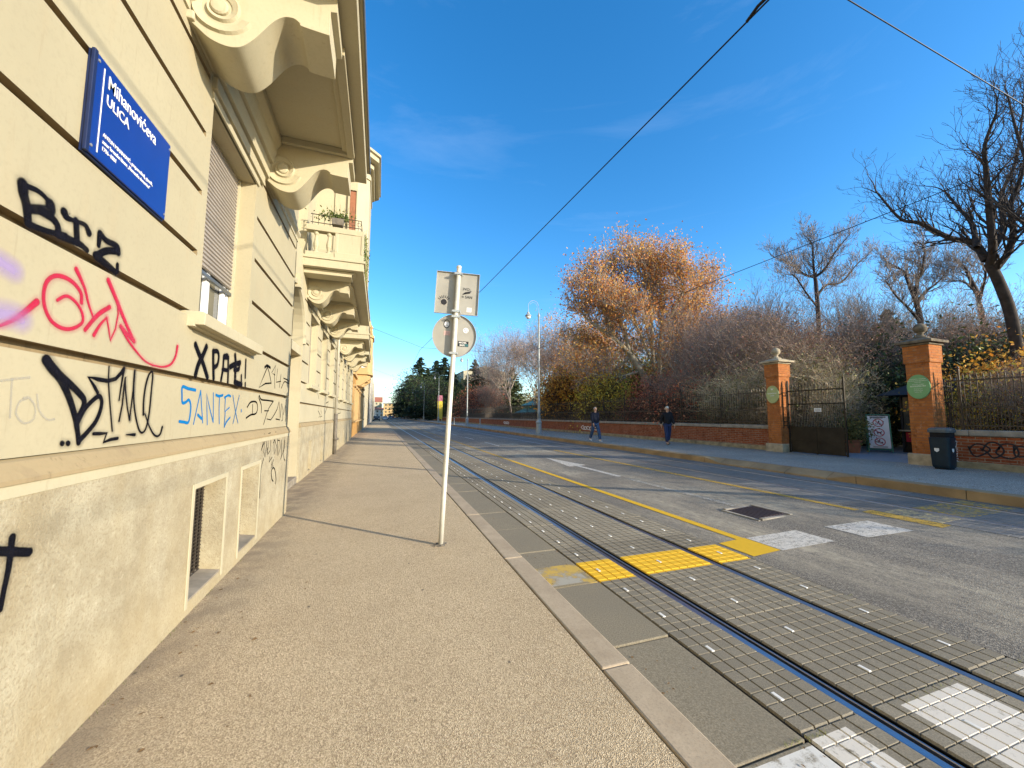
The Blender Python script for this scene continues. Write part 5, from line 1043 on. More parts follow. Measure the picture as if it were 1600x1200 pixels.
# potted plant by the gate
pt = thing('potted_plant', 'bushy plant in a terracotta pot just inside the open gate', 'potted plant', (16.4, 9.35, .3))
mb = MB(); mb.lathe([(.20,.3),(.27,.72),(.30,.74),(.30,.80),(.26,.80),(.24,.76)], (16.4,9.35,0), 18); mb.build('pot', sp('terracotta', (.36,.16,.09), .9, 0, .2, 5), pt)
P = rng.normal(size=(1500,3))*np.array([.28,.28,.22]) + np.array([16.4,9.35,1.15]); V, F = leaves_at(P, .09, rng); np_mesh('foliage', V-np.array(ORG[pt.name]), F, LM['olive'], pt)
# ticket kiosk behind the right pillar
kc = Vector((18.0, 7.0, .3)); kk = thing('ticket_kiosk', 'small kiosk with dark overhanging roof and green glass side behind the right gate pillar', 'kiosk', kc)
mb = MB(); mb.box(16.9,19.1,6.05,7.95,.3,1.15); mb.build('lower_panel', M['gate'], kk)
mb = MB(); mb.box(16.87,16.9,6.2,7.8,.75,1.12); mb.build('counter_front', M['kred'], kk); mb = MB(); mb.box(16.7,17.0,6.0,8.0,1.16,1.21); mb.build('counter', M['silver'], kk)
mb = MB(); mb.box(16.93,19.07,6.08,7.92,1.21,2.48); mb.build('glazing', M['glass'], kk)
mb = MB(); mb.box(17.2,18.7,6.04,6.075,1.16,2.45); mb.box(17.2,18.7,6.04,6.06,.5,1.12); mb.build('green_panel', M['kgreen'], kk)
mb = MB()
for (x, y) in ((16.9,6.05),(19.05,6.05),(16.9,7.9),(19.05,7.9),(17.17,6.04),(18.7,6.04)): mb.box(x-.03,x+.05,y-.03,y+.05,.3,2.5)
mb.box(16.9,19.1,6.05,7.95,2.48,2.56); mb.build('frame', M['roofd'], kk)
mb = MB(); z0 = 2.56; mb.add([(16.3,5.4,z0),(19.7,5.4,z0),(19.7,8.6,z0),(16.3,8.6,z0),(17.6,6.7,z0+.62),(18.4,6.7,z0+.62),(18.4,7.3,z0+.62),(17.6,7.3,z0+.62)], [(0,1,5,4),(1,2,6,5),(2,3,7,6),(3,0,4,7),(4,5,6,7),(3,2,1,0)]); mb.build('roof', M['roofd'], kk)
mb = MB(); mb.box(16.28,19.72,5.38,5.40,2.52,2.60); mb.add([(17.2,5.44,z0+.03),(19.6,5.44,z0+.03),(18.5,6.6,z0+.62),(17.9,6.6,z0+.62)], [(0,1,2,3)]); mb.build('fascia', M['kwhite'], kk)
kk.location = (19.35, 8.15, .3); kk.scale = (.78, .78, .95)
# green-roofed pavilion deep in the garden
pc = Vector((24, 60, .3)); pv = thing('garden_pavilion', 'octagonal pavilion with two-tier green copper roof and white railing in the garden', 'pavilion', pc)
mb = MB(); mb.lathe([(2.0,.3),(2.0,2.5)], (pc.x,pc.y,0), 8); mb.build('wall', M['kwhite'], pv); mb = MB(); mb.lathe([(3.1,2.5),(3.1,2.6),(1.5,3.3),(1.45,3.35)], (pc.x,pc.y,0), 8); mb.lathe([(1.3,3.35),(1.3,3.8)], (pc.x,pc.y,0), 8); mb.lathe([(1.9,3.8),(1.9,3.87),(.25,4.5),(.1,4.8),(.0,5.1)], (pc.x,pc.y,0), 8); mb.build('roof', M['copper'], pv)
mb = MB()
for i in range(40): a = i/40*6.283; mb.box(pc.x+3*math.cos(a)-.03, pc.x+3*math.cos(a)+.03, pc.y+3*math.sin(a)-.03, pc.y+3*math.sin(a)+.03, .3, 1.25)
mb.lathe([(2.95,1.2),(3.05,1.2),(3.05,1.28),(2.95,1.28)], (pc.x,pc.y,0), 24); mb.build('railing', M['white'], pv)
pv.location = (17.9, 44.3, .3); pv.scale = (.74, .74, .74)
# ------------------------------------------------------------------ lamp posts, bollards, banner
def lamp_post(label):
    r = thing('street_lamp', label, 'street lamp', (0,0,0))
    mb = MB(); mb.lathe([(.24,0),(.24,.08),(.20,.12),(.19,.75),(.22,.80),(.22,.86),(.15,.95),(.13,1.1)], (0,0,0), 12); mb.build('base', M['lamp'], r)
    mb = MB(); mb.lathe([(.13,1.1),(.10,1.5),(.12,1.55),(.12,1.62),(.095,1.7),(.085,2.4),(.10,2.45),(.08,2.5),(.075,5.0),(.085,5.05),(.07,5.1),(.055,8.6),(.09,8.68),(.09,8.78),(.05,8.85),(.04,8.95)], (0,0,0), 12); mb.build('column', M['lamp'], r, smooth=True)
    mb = MB(); p = [(0,0,8.9)] + [(-.42+.42*math.cos(R_(a)), 0, 9.35+.48*math.sin(R_(a))) for a in range(0, 201, 20)]; mb.tube(p, .016, 6)
    p = [(-.42+.30*math.cos(R_(a)), 0, 9.35+.34*math.sin(R_(a))) for a in range(-60, 180, 20)]; mb.tube(p, .007, 5); mb.build('arm', M['lamp'], r)
    mb = MB(); mb.tube([(-.82,0,9.18),(-.84,0,8.95)], .02, 6); mb.lathe([(.03,8.95),(.09,8.9),(.09,8.82),(.12,8.78),(.24,8.66),(.25,8.62),(.20,8.60)], (-.84,0,0), 14); lh = mb.build('lamp_head', M['lamp'], r)
    mb = MB(); mb.lathe([(.19,8.60),(.17,8.50),(.09,8.42),(.0,8.40)], (-.84,0,0), 14); mb.build('bowl', M['opal'], lh, smooth=True); return r
lp = lamp_post('tall pale ornate street lamp with curled arm, the nearest one fully in view'); used = {}
place(lp, used, (11.0,25.86,.32))
for i, (y, lb) in enumerate(((50,'second tall street lamp down the far sidewalk, partly behind the round sign'),(76,'third street lamp down the far sidewalk, beside the yellow banner'),(102,'fourth street lamp down the far sidewalk, before the dark conifers'),(128,'fifth street lamp down the far sidewalk'),(2.1,'street lamp with overhead wire brackets just outside the right edge of the view'))):
    place(lp, used, (11.0, y, .32), label=lb, group='street lamps on the far sidewalk')
lp['group'] = 'street lamps on the far sidewalk'
bo = thing('bollard', 'short white bollard near the kerb beyond the leaning signpost', 'bollard', (0,0,0), 'bollards on the far sidewalk')
mb = MB(); mb.lathe([(.10,0),(.10,.12),(.06,.2),(.055,.75),(.09,.8),(.09,.86),(.05,.92),(.0,1.0)], (0,0,0), 12); mb.build('post', M['lamp'], bo)
place(bo, used, (10.6,41.5,.32)); place(bo, used, (10.6,57,.32), label='farther short white bollard near the kerb'); place(bo, used, (10.6,74,.32), label='farthest short white bollard near the kerb')
bn_ = thing('advertising_banner', 'yellow advertising panel with pink top standing on the far sidewalk', 'banner', (11.9,80,.32))
mb = MB(); mb.box(11.4,12.4,79.9,80.1,.9,4.6); mb.build('panel', sp('yellow_panel', (.70,.52,.06), .5, 0, .1, 2), bn_); mb = MB(); mb.box(11.4,12.4,79.9,80.1,4.61,5.8); mb.build('panel_top', sp('pink_panel', (.45,.16,.20), .5, 0, .1, 2), bn_); mb = MB()
for x in (11.5,12.3): mb.box(x-.06,x+.06,79.95,80.05,.3,.9)
mb.build('leg', M['lamp'], bn_)
# overhead wires
def wire(label, pts, r_=.010, mat='wire', name='overhead_wire', group='tram wires over the street'):
    mb = MB(); mb.tube(pts, r_, 5); o = mb.build(name, M[mat], None); return tag(o, label, 'wire', group)
wire('thick black tram wire crossing the sky above the near track', [(3.7,-8,5.62),(3.43,2.4,5.62),(3.0,11.4,5.62),(2.25,24,5.62),(2.9,50,5.7),(3.3,76,5.7),(3.2,200,5.7)], .009)
wire('tram wire running in front of the autumn trees above the far track', [(8.9,-8,5.4),(8.9,3,5.42),(8.9,8.3,5.46),(8.7,25,5.6),(8.9,50,5.6),(8.9,200,5.6)], .008)
wire('thin span wire in the upper right sky leading to the off-view lamp post', [(3.45,2.2,5.80),(4.25,2.2,5.72),(7.62,2.2,5.57),(11,2.15,5.50)], .006, 'thinwire')
for (y, lb) in ((50,'thin span wire across the street at the second street lamp'),(76,'thin span wire across the street at the third street lamp'),(102,'thin span wire across the street at the fourth street lamp'),(25.86,'thin span wire across the street at the nearest street lamp')):
    wire(lb, [(-1.8,y,7.6),(2.6,y,6.1),(8.9,y,6.1),(11,y,7.0)], .009, 'thinwire')
ins = MB(); ins.tube([(3.44,2.15,5.60),(3.44,2.3,5.66),(3.42,2.5,5.66),(3.41,2.62,5.61)], .016, 6); tag(ins.build('wire_clamp', M['wire'], None), 'small black clamp on the tram wire at the top of the view', 'clamp')
# distant parked cars
def car(label, colr):
    r = thing('parked_car', label, 'car', (0,0,0), 'cars far down the street'); body = [(-.88,.35),(-.9,.75),(-.80,.95),(.80,.95),(.9,.75),(.88,.35)]
    side = [(-2.1,.3),(-2.15,.7),(-1.9,.88),(-1.35,.95),(-.75,1.42),(.7,1.45),(1.35,1.0),(2.0,.85),(2.1,.65),(2.08,.3)]
    mb = MB(); mb.add([(x, y, z) for x in (-.86,.86) for y, z in side], [tuple(range(9,-1,-1)), tuple(range(10,20))] + [(i, (i+1) % 10, 10+(i+1) % 10, 10+i) for i in range(10)]); mb.build('body', sp('car_paint_'+label.split()[0], colr, .3, .2, .05, 2), r, bevel=.06)
    mb = MB(); mb.add([(x, y, z) for x in (-.87,.87) for y, z in ((-1.2,.98),(-.72,1.36),(.66,1.39),(1.2,1.0))], [(3,2,1,0),(4,5,6,7)]); mb.add([(-.7,-1.36,.98),(.7,-1.36,.98),(.62,-.79,1.42),(-.62,-.79,1.42)], [(0,1,2,3)]); mb.build('windows', M['glass'], r)
    for (x, y) in ((-.8,-1.3),(.8,-1.3),(-.8,1.3),(.8,1.3)): m_ = MB(); m_.lathe([(.0,-.1),(.31,-.1),(.31,.1),(.0,.1)], (x,y,.31), 14, (1,0,0)); m_.build('wheel', M['dark'], r)
    m_ = MB()
    for x in (-.65,.65): m_ = MB(); m_.box(x-.15,x+.15,-2.17,-2.1,.62,.76); m_.build('headlight', M['opal'], r)
    return r
cw = car('white car far down the street at the end of the road', (.7,.7,.7)); place(cw, used, (2.2,150,-.12)); cg = car('dark car far down the street beside the left row of houses', (.04,.045,.05)); place(cg, used, (-.6,120,0.0), 0.0); cs = car('silver car far down the street behind the white one', (.4,.42,.45)); place(cs, used, (4.9,185,-.08)); cr = car('red car at the far end of the street', (.35,.03,.02)); place(cr, used, (6.6,215,0))

PLANTS = [
 ('plane', 25, 25.49, 11.86, 'lower russet plane tree just right of the biggest autumn tree'),
 ('plane', 30, 49.41, 18.32, 'russet plane tree behind and left of the biggest autumn tree'),
 ('thin', 34, 18.22, 13.24, 'fine bare tree in the back between the two slender ones'),
 ('thin', 28, 22.36, 12.5, 'fine bare tree above the left gate pillar'),
 ('thin', 18, 31.67, 10.29, 'thin dark bare tree left of the biggest autumn tree'),
 ('pale', 24, 69.54, 20.68, 'pale almost leafless tree left of the nearest street lamp'),
 ('pale', 24, 50.3, 16.29, 'pale almost leafless tree right of the nearest street lamp'),
 ('pale', 34, 80.67, 21.43, 'pale almost leafless tree behind the nearest street lamp'),
 ('pale', 26, 86.92, 18.67, 'smaller pale leafless tree left of the lamp, above the pavilion'),
 ('pale', 20, 18.1, 9.05, 'pale leafless tree right of the lower russet plane'),
 ('twig', 19, 13.16, 7.21, 'tall mauve twiggy shrub left of the gate, above the left pillar'),
 ('twig', 18, 15.48, 7.59, 'tall mauve twiggy shrub above the spiked fence left of the left pillar'),
 ('twig', 22, 16.94, 9.04, 'big mauve twiggy shrub directly behind the left gate pillar'),
 ('twig', 23, 13.6, 7.5, 'mauve twiggy shrub above the gate leaf'),
 ('twig', 17.5, 17.84, 5.5, 'mauve twiggy shrub right of the walking person'),
 ('straw', 17.2, 12.63, 5.02, 'straw coloured tangled shrub right behind the left pillar'),
 ('straw', 17.6, 11.51, 4.69, 'straw coloured tangled shrub over the closed gate leaf'),
 ('straw', 16.9, 14.0, 4.55, 'straw coloured tangled shrub behind the fence just left of the left pillar'),
 ('straw', 17.0, 15.79, 4.02, 'straw coloured shrub behind the fence between person and pillar'),
 ('straw', 25, 14.15, 6.07, 'straw coloured shrub behind the dark evergreens'),
 ('straw', 16.6, 22.7, 2.6, 'straw coloured shrub behind the fence between the two walkers'),
 ('red', 18.5, 20.79, 4.7, 'red leaved shrub behind the person in the knitted hat'),
 ('red', 18.5, 17.87, 4.23, 'red leaved shrub right of the knitted hat, below the plane tree'),
 ('red', 18, 22.09, 3.45, 'low red leaved shrub between the two walkers'),
 ('red', 22, 19.41, 6.06, 'tall red leaved shrub behind the straw shrubs'),
 ('red', 20, 71.14, 7.44, 'reddish shrub far down the fence left of the pavilion'),
 ('orange', 20, 41.22, 6.26, 'orange shrub right of the green pavilion'),
 ('orange', 17, 31.07, 6.57, 'bright orange shrub left of the man in the navy jacket'),
 ('red', 26, 51.84, 9.97, 'faded red shrub tree behind the orange ones'),
 ('yellow', 17, 25.4, 5.04, 'bright yellow shrub behind the two walkers'),
 ('yellow', 24, 32.3, 8.08, 'yellow shrub tree under the biggest autumn tree'),
 ('yellow', 19, 30.74, 5.93, 'yellow shrub left of the biggest autumn tree'),
 ('orange', 22, 7.22, 4.55, 'orange shrub at the right edge under the crooked tree'),
 ('yellow', 18.6, 6.3, 2.98, 'yellow shrub behind the fence right of the kiosk'),
 ('yellow', 18, 5.81, 3.08, 'yellow shrub at the far right edge of the view'),
 ('olive', 28, 10.95, 4.99, 'olive bush behind the ticket kiosk'),
 ('olive', 30, 10.48, 5.7, 'big olive bush in the back at the right'),
 ('olive', 30, 12.48, 6.11, 'big olive bush behind the right gate pillar'),
 ('olive', 34, 10.94, 6.63, 'large dark olive bush at the right edge in the back'),
 ('twig', 16.6, 5.77, 3.0, 'dark multi stemmed shrub just behind the fence right of the litter bin'),
 ('twig', 16.4, 5.17, 3.25, 'dark twiggy shrub behind the fence at the right edge'),
 ('ever', 20, 12.01, 4.06, 'dark evergreen behind the middle of the gate leaf'),
 ('ever', 24, 13.35, 5.55, 'dark evergreen right of the gate leaf'),
 ('ever', 26, 13.44, 5.29, 'dark evergreen above the folding board'),
 ('ever', 28, 13.57, 4.71, 'dark evergreen left of the kiosk roof'),
 ('ever', 29, 16.59, 7.07, 'tall dark evergreen in the back above the gate opening'),
 ('olive', 27, 12.6, 6.42, 'pale olive bush seen between the pillars above the kiosk'),
 ('cedar', 29, 14.21, 7.98, 'pointed grey green conifer left of the right gate pillar'),
 ('cedar', 26, 75.34, 11.67, 'dark cedar left of the nearest street lamp'),
 ('cedar', 22, 91.51, 15.32, 'spreading cedar with flat branches right of the round sign'),
 ('cedar', 30, 145.72, 15.97, 'spreading cedar behind the round sign pole'),
 ('olive', 30, 30.58, 9.78, 'olive bush in the back under the lower plane tree'),
 ('olive', 32, 40.48, 8.7, 'olive bush in the back behind the yellow shrubs'),
 ('olive', 17, 35.33, 3.41, 'low olive bush behind the fence near the nearest street lamp'),
 ('olive', 16.6, 18.66, 2.81, 'low olive bush right behind the knitted hat'),
 ('straw', 16.8, 28.17, 3.05, 'low straw shrub behind the man in the navy jacket'),
 ('twig', 18, 68.36, 8.33, 'mauve twiggy shrub far down the fence'),
 ('twig', 30, 94.53, 16.17, 'large mauve twiggy shrub behind the pavilion'),
 ('conif', 17, 96.91, 13.86, 'first tall dark conifer left of the signpost pole'),
 ('conif', 18, 113.38, 18.92, 'tallest dark conifer touching the signpost pole'),
 ('conif', 17, 123.75, 19.36, 'dark conifer left of the tallest one'),
 ('conif', 18, 154.8, 20.43, 'blunt dark conifer between two taller ones'),
 ('conif', 17, 175.13, 27.91, 'pointed tall dark conifer in the middle of the row'),
 ('conif', 17.5, 238.43, 26.43, 'dark conifer on the falling left side of the row'),
 ('conif', 17, 302.1, 20.32, 'smaller dark conifer near the left end of the row'),
 ('conif', 18, 440.35, 10.55, 'last and lowest dark conifer at the far end of the row'),
 ('conif', 19, 100.59, 11.37, 'dark conifer just behind the signpost pole'),
 ('ever', 22, 8.78, 4.62, 'dark evergreen just right of the right pillar cap'),
 ('olive', 24, 8.82, 5.12, 'olive tree like bush right of the kiosk in the back'),
 ('ever', 24, 8.13, 5.28, 'dark evergreen under the crooked tree'),
 ('olive', 24, 16.62, 6.49, 'olive bush in the back between pillar and gate'),
 ('olive', 26, 20.27, 7.39, 'olive bush in the back behind the left pillar'),
 ('olive', 22, 11.79, 4.6, 'leafy olive bush above the folding board'),
 ('thin', 23, 19.79, 9.59, 'fine bare tree in the back left of the left pillar'),
 ('thin', 24, 13.43, 8.07, 'fine bare tree above the gate opening'),
 ('thin', 27, 13.37, 8.92, 'fine bare tree just left of the right pillar in the back'),
 ('thin', 25, 10.34, 7.68, 'fine bare tree above the kiosk in the back'),
 ('thin', 21, 15.42, 7.52, 'fine bare tree above the straw shrubs behind the left pillar'),
 ('thin', 19, 18.6, 6.52, 'fine bare tree under the lower russet plane'),
 ('twig', 23, 8.03, 6.43, 'big twiggy shrub tree under the crooked tree'),
 ('ever', 26, 11.64, 6.28, 'dark evergreen hidden behind the right pillar'),
 ('thin', 26, 8.36, 6.33, 'fine bare tree at the far right edge'),
 ('ever', 15.8, 93.64, 10.6, 'rounded dark evergreen beside the first conifer'),
 ('ever', 16, 109.92, 13.94, 'rounded dark evergreen under the tallest conifer'),
 ('ever', 16, 130.36, 14.02, 'rounded dark evergreen under the blunt conifer'),
 ('ever', 16.5, 159.5, 20.65, 'rounded dark evergreen in the middle of the conifer row'),
 ('ever', 16.5, 195.51, 20.09, 'rounded dark evergreen at the falling side of the conifer row'),
 ('ever', 17, 272.1, 17.6, 'small rounded dark evergreen near the left end of the conifer row'),
 ('ever', 17, 361.58, 13.55, 'smallest rounded dark evergreen at the far end of the street'),
 ('pale', 23, 18.82, 9.9, 'airy pinkish bare tree behind the left gate pillar'),
 ('pale', 25, 16.73, 9.19, 'airy pinkish bare tree between the pillars, left one'),
 ('pale', 24, 13.58, 7.87, 'airy pinkish bare tree between the pillars, right one'),
 ('pale', 24, 9.68, 7.01, 'airy pinkish bare tree right of the right pillar'),
 ('pale', 28, 9.88, 7.73, 'airy pinkish bare tree behind the crooked tree'),
 ('pale', 22, 20.98, 9.03, 'airy pinkish bare tree between the russet planes and the left pillar'),
 ('yellow', 17.4, 26.72, 4.44, 'bright yellow shrub right behind the fence between the two walkers, left one'),
 ('yellow', 17.2, 23.52, 3.76, 'bright yellow shrub right behind the fence between the two walkers, right one'),
 ('orange', 17.6, 33.31, 5.55, 'orange shrub right behind the fence beside the nearest street lamp'),
 ('red', 17.2, 18.02, 3.62, 'red shrub right behind the fence next to the knitted hat'),
 ('red', 17.0, 16.12, 3.2, 'red shrub right behind the fence halfway from knitted hat to left pillar'),
 ('red', 17.2, 20.79, 3.54, 'red shrub right behind the fence just left of the knitted hat'),
 ('yellow', 17.0, 5.76, 2.51, 'yellow shrub right behind the fence near the right edge of the view'),
 ('orange', 19.5, 6.35, 3.9, 'tall orange shrub beside the trunk of the crooked tree'),
 ('twig', 17.4, 2.0, 3.2, 'mauve twiggy shrub just right of the view behind the fence'),
 ('ever', 18.5, 0.2, 4.6, 'dense evergreen right of the view behind the fence'),
 ('straw', 17.2, -2.2, 3.6, 'straw coloured shrub right of the view'),
 ('ever', 19.5, -4.5, 5.2, 'tall dense evergreen well right of the view'),
 ('olive', 17.6, -6.5, 4.4, 'olive bush well right of the view'),
 ('twig', 18.2, -10, 4.5, 'mauve twiggy shrub far right of the view'),
]
ROT = {}
LIMBS = {
 'big': ((20.5, 6.87), [(0.17, 0.14, [(0.36, -0.13, 1.44), (0.18, -0.21, 2.97), (-0.17, -0.25, 4.82), (-0.57, -0.21, 5.91), (-0.91, -0.15, 6.59)]), (0.13, 0.03, [(-0.91, -0.15, 6.59), (-1.2, -0.34, 6.98), (-1.73, -0.54, 8.47), (-2.19, -0.71, 9.29), (-2.61, -0.88, 10.0), (-2.66, -1.19, 10.81)]), (0.12, 0.03, [(-1.04, -0.12, 6.74), (-1.01, 0.13, 7.46), (-1.41, 0.55, 7.78), (-2.02, 1.03, 8.45), (-2.33, 1.42, 8.76), (-2.79, 1.8, 9.86)]), (0.09, 0.03, [(-1.36, -0.05, 7.17), (-0.59, 0.29, 8.34), (-0.08, 0.75, 9.23), (0.29, 1.23, 10.26)]), (0.11, 0.03, [(-0.77, -0.17, 6.35), (-0.55, -0.45, 6.95), (-0.61, -0.63, 7.64), (-0.94, -0.72, 8.31), (-0.93, -0.92, 8.97), (-0.82, -1.18, 9.93), (-0.83, -1.4, 10.86)]), (0.1, 0.03, [(-0.84, -0.22, 7.09), (-0.21, -0.3, 7.97), (-0.01, -0.23, 8.81), (0.36, -0.21, 9.54), (1.04, -0.33, 10.64), (1.56, -0.48, 12.72)])]),
 'edge': ((19, 5.07), [(0.22, 0.18, [(0.46, -0.17, 1.44), (0.15, -0.2, 3.07), (0.01, -0.3, 4.71), (-0.19, -0.3, 5.44)]), (0.13, 0.03, [(-0.19, -0.3, 5.44), (-0.81, 0.01, 6.42), (-1.26, 0.28, 7.11), (-1.67, 0.55, 7.67)]), (0.08, 0.02, [(-0.19, -0.3, 5.44), (-0.59, -0.32, 7.25), (-1.33, -0.19, 8.71), (-1.71, -0.17, 9.98), (-1.83, -0.21, 10.89)]), (0.07, 0.02, [(-1.08, -0.07, 6.34), (-0.94, 0.09, 7.99), (-1.01, 0.3, 9.92), (-0.81, 0.46, 11.36)]), (0.12, 0.03, [(-0.19, -0.3, 5.44), (-0.61, -0.82, 6.99), (-1.39, -1.22, 8.54)])]),
 'thinA': ((25, 11.31), [(0.15, 0.1, [(0.15, -0.06, 1.46), (0.01, -0.23, 3.95), (-0.12, -0.37, 6.04), (-0.39, -0.38, 7.13)]), (0.1, 0.02, [(-0.39, -0.38, 7.13), (-0.23, -0.02, 8.5), (0.22, 0.31, 8.95), (0.17, 0.81, 9.54)]), (0.1, 0.02, [(-0.39, -0.38, 7.13), (-0.74, -0.68, 7.98), (-1.0, -0.98, 8.34), (-1.36, -1.28, 9.1)]), (0.08, 0.02, [(-0.33, -0.39, 7.01), (0.49, -0.37, 7.59), (1.53, -0.43, 8.22), (2.31, -0.39, 8.73)]), (0.07, 0.02, [(-0.12, -0.37, 6.04), (-1.38, -0.52, 6.61), (-2.55, -0.68, 7.0), (-3.61, -0.89, 7.47)])]),
 'thinB': ((25, 15.88), [(0.15, 0.09, [(0.16, -0.07, 1.45), (-0.04, -0.27, 4.52), (-0.2, -0.44, 7.09), (-0.42, -0.56, 9.31), (-0.5, -0.57, 9.77)]), (0.09, 0.02, [(-0.5, -0.57, 9.77), (-0.74, -0.16, 10.04), (-1.13, 0.27, 10.75), (-1.83, 0.81, 11.36)]), (0.09, 0.02, [(-0.5, -0.57, 9.77), (-0.33, -1.01, 10.1), (-0.06, -1.55, 11.1), (0.2, -2.06, 11.8)]), (0.08, 0.02, [(-0.29, -0.55, 8.73), (0.48, -0.61, 9.4), (1.6, -0.75, 9.65), (2.71, -0.98, 10.81), (3.7, -1.12, 11.55)]), (0.08, 0.02, [(-0.5, -0.57, 9.77), (-0.6, -0.6, 10.5), (-0.71, -0.67, 11.68), (-0.98, -0.61, 12.1)]), (0.06, 0.015, [(-0.3, -0.48, 7.97), (-1.54, -0.65, 8.76), (-2.72, -0.85, 9.51), (-3.83, -0.98, 9.32)])]),
 'thinC': ((27, 10.41), [(0.13, 0.08, [(1.04, -0.37, 1.47), (0.82, -0.51, 3.94), (0.52, -0.58, 5.92), (0.15, -0.59, 7.43)]), (0.1, 0.02, [(0.15, -0.59, 7.43), (0.27, -0.22, 8.82), (0.48, 0.18, 9.41)]), (0.07, 0.02, [(0.28, -0.6, 7.03), (-0.21, -1.05, 8.08), (-1.07, -1.3, 8.18)]), (0.06, 0.02, [(0.15, -0.59, 7.43), (0.23, -0.15, 8.12), (0.17, 0.39, 8.3)])]),
 'planeA': ((20, 25.85), [(0.4, 0.24, [(1.54, -0.52, 1.16), (0.85, -0.44, 2.95), (0.33, -0.35, 4.02), (-0.96, -0.1, 6.22)]), (0.22, 0.05, [(-0.96, -0.1, 6.22), (-2.28, -0.14, 7.27), (-3.71, -0.12, 8.14), (-5.12, -0.1, 8.99), (-6.04, -0.29, 10.15)]), (0.16, 0.05, [(-1.05, -0.07, 6.22), (-2.07, -0.32, 9.0), (-3.5, -0.3, 10.42), (-4.44, -0.45, 11.8)]), (0.3, 0.16, [(1.78, -0.6, 1.16), (1.4, -0.58, 2.44), (1.27, -0.63, 3.52), (1.19, -0.83, 6.08)]), (0.18, 0.05, [(1.19, -0.83, 6.08), (1.54, -0.84, 9.41), (1.69, -0.65, 11.13), (1.7, -0.39, 12.57), (1.5, -0.06, 14.21)]), (0.15, 0.05, [(0.73, -0.59, 5.15), (0.28, -1.06, 9.24), (-0.1, -1.4, 11.54), (-0.91, -1.46, 12.41), (-1.9, -1.47, 13.4)]), (0.14, 0.04, [(1.19, -0.83, 6.08), (1.85, -0.75, 7.12), (3.47, -1.03, 8.51), (4.96, -1.29, 10.09), (6.02, -1.4, 11.65)]), (0.12, 0.04, [(1.27, -1.03, 8.08), (1.74, -2.07, 9.94), (1.82, -2.92, 11.23), (1.1, -3.48, 12.35)]), (0.12, 0.04, [(-0.96, -0.1, 6.22), (-1.85, 0.99, 5.32), (-3.01, 2.05, 5.93), (-3.99, 2.99, 7.11)]), (0.11, 0.04, [(0.14, -0.53, 6.79), (-0.91, -0.24, 9.65), (-1.86, 0.07, 11.86), (-2.3, 0.28, 13.11)]), (0.11, 0.04, [(0.53, -0.67, 6.79), (-0.31, -0.84, 10.07), (-0.01, -1.3, 12.06), (0.94, -1.91, 13.26)]), (0.1, 0.04, [(1.19, -0.82, 6.03), (2.82, -1.11, 6.86), (4.52, -1.42, 7.72), (6.27, -1.72, 8.32)]), (0.1, 0.04, [(-0.29, -0.22, 4.99), (-2.6, -0.08, 4.4), (-4.38, -0.19, 4.57), (-5.65, -0.47, 4.74)]), (0.09, 0.04, [(1.15, -0.9, 7.05), (2.36, -0.63, 9.32), (4.94, -0.8, 11.16), (6.32, -0.56, 13.07)]), (0.09, 0.04, [(0.41, -0.56, 6.02), (-0.91, -1.15, 7.89), (-2.41, -1.63, 9.16), (-4.06, -2.01, 9.87)]), (0.1, 0.04, [(-0.29, -0.24, 5.25), (-1.2, 0.52, 8.21), (-1.89, 1.26, 10.49), (-3.12, 2.23, 12.3)])]),
}

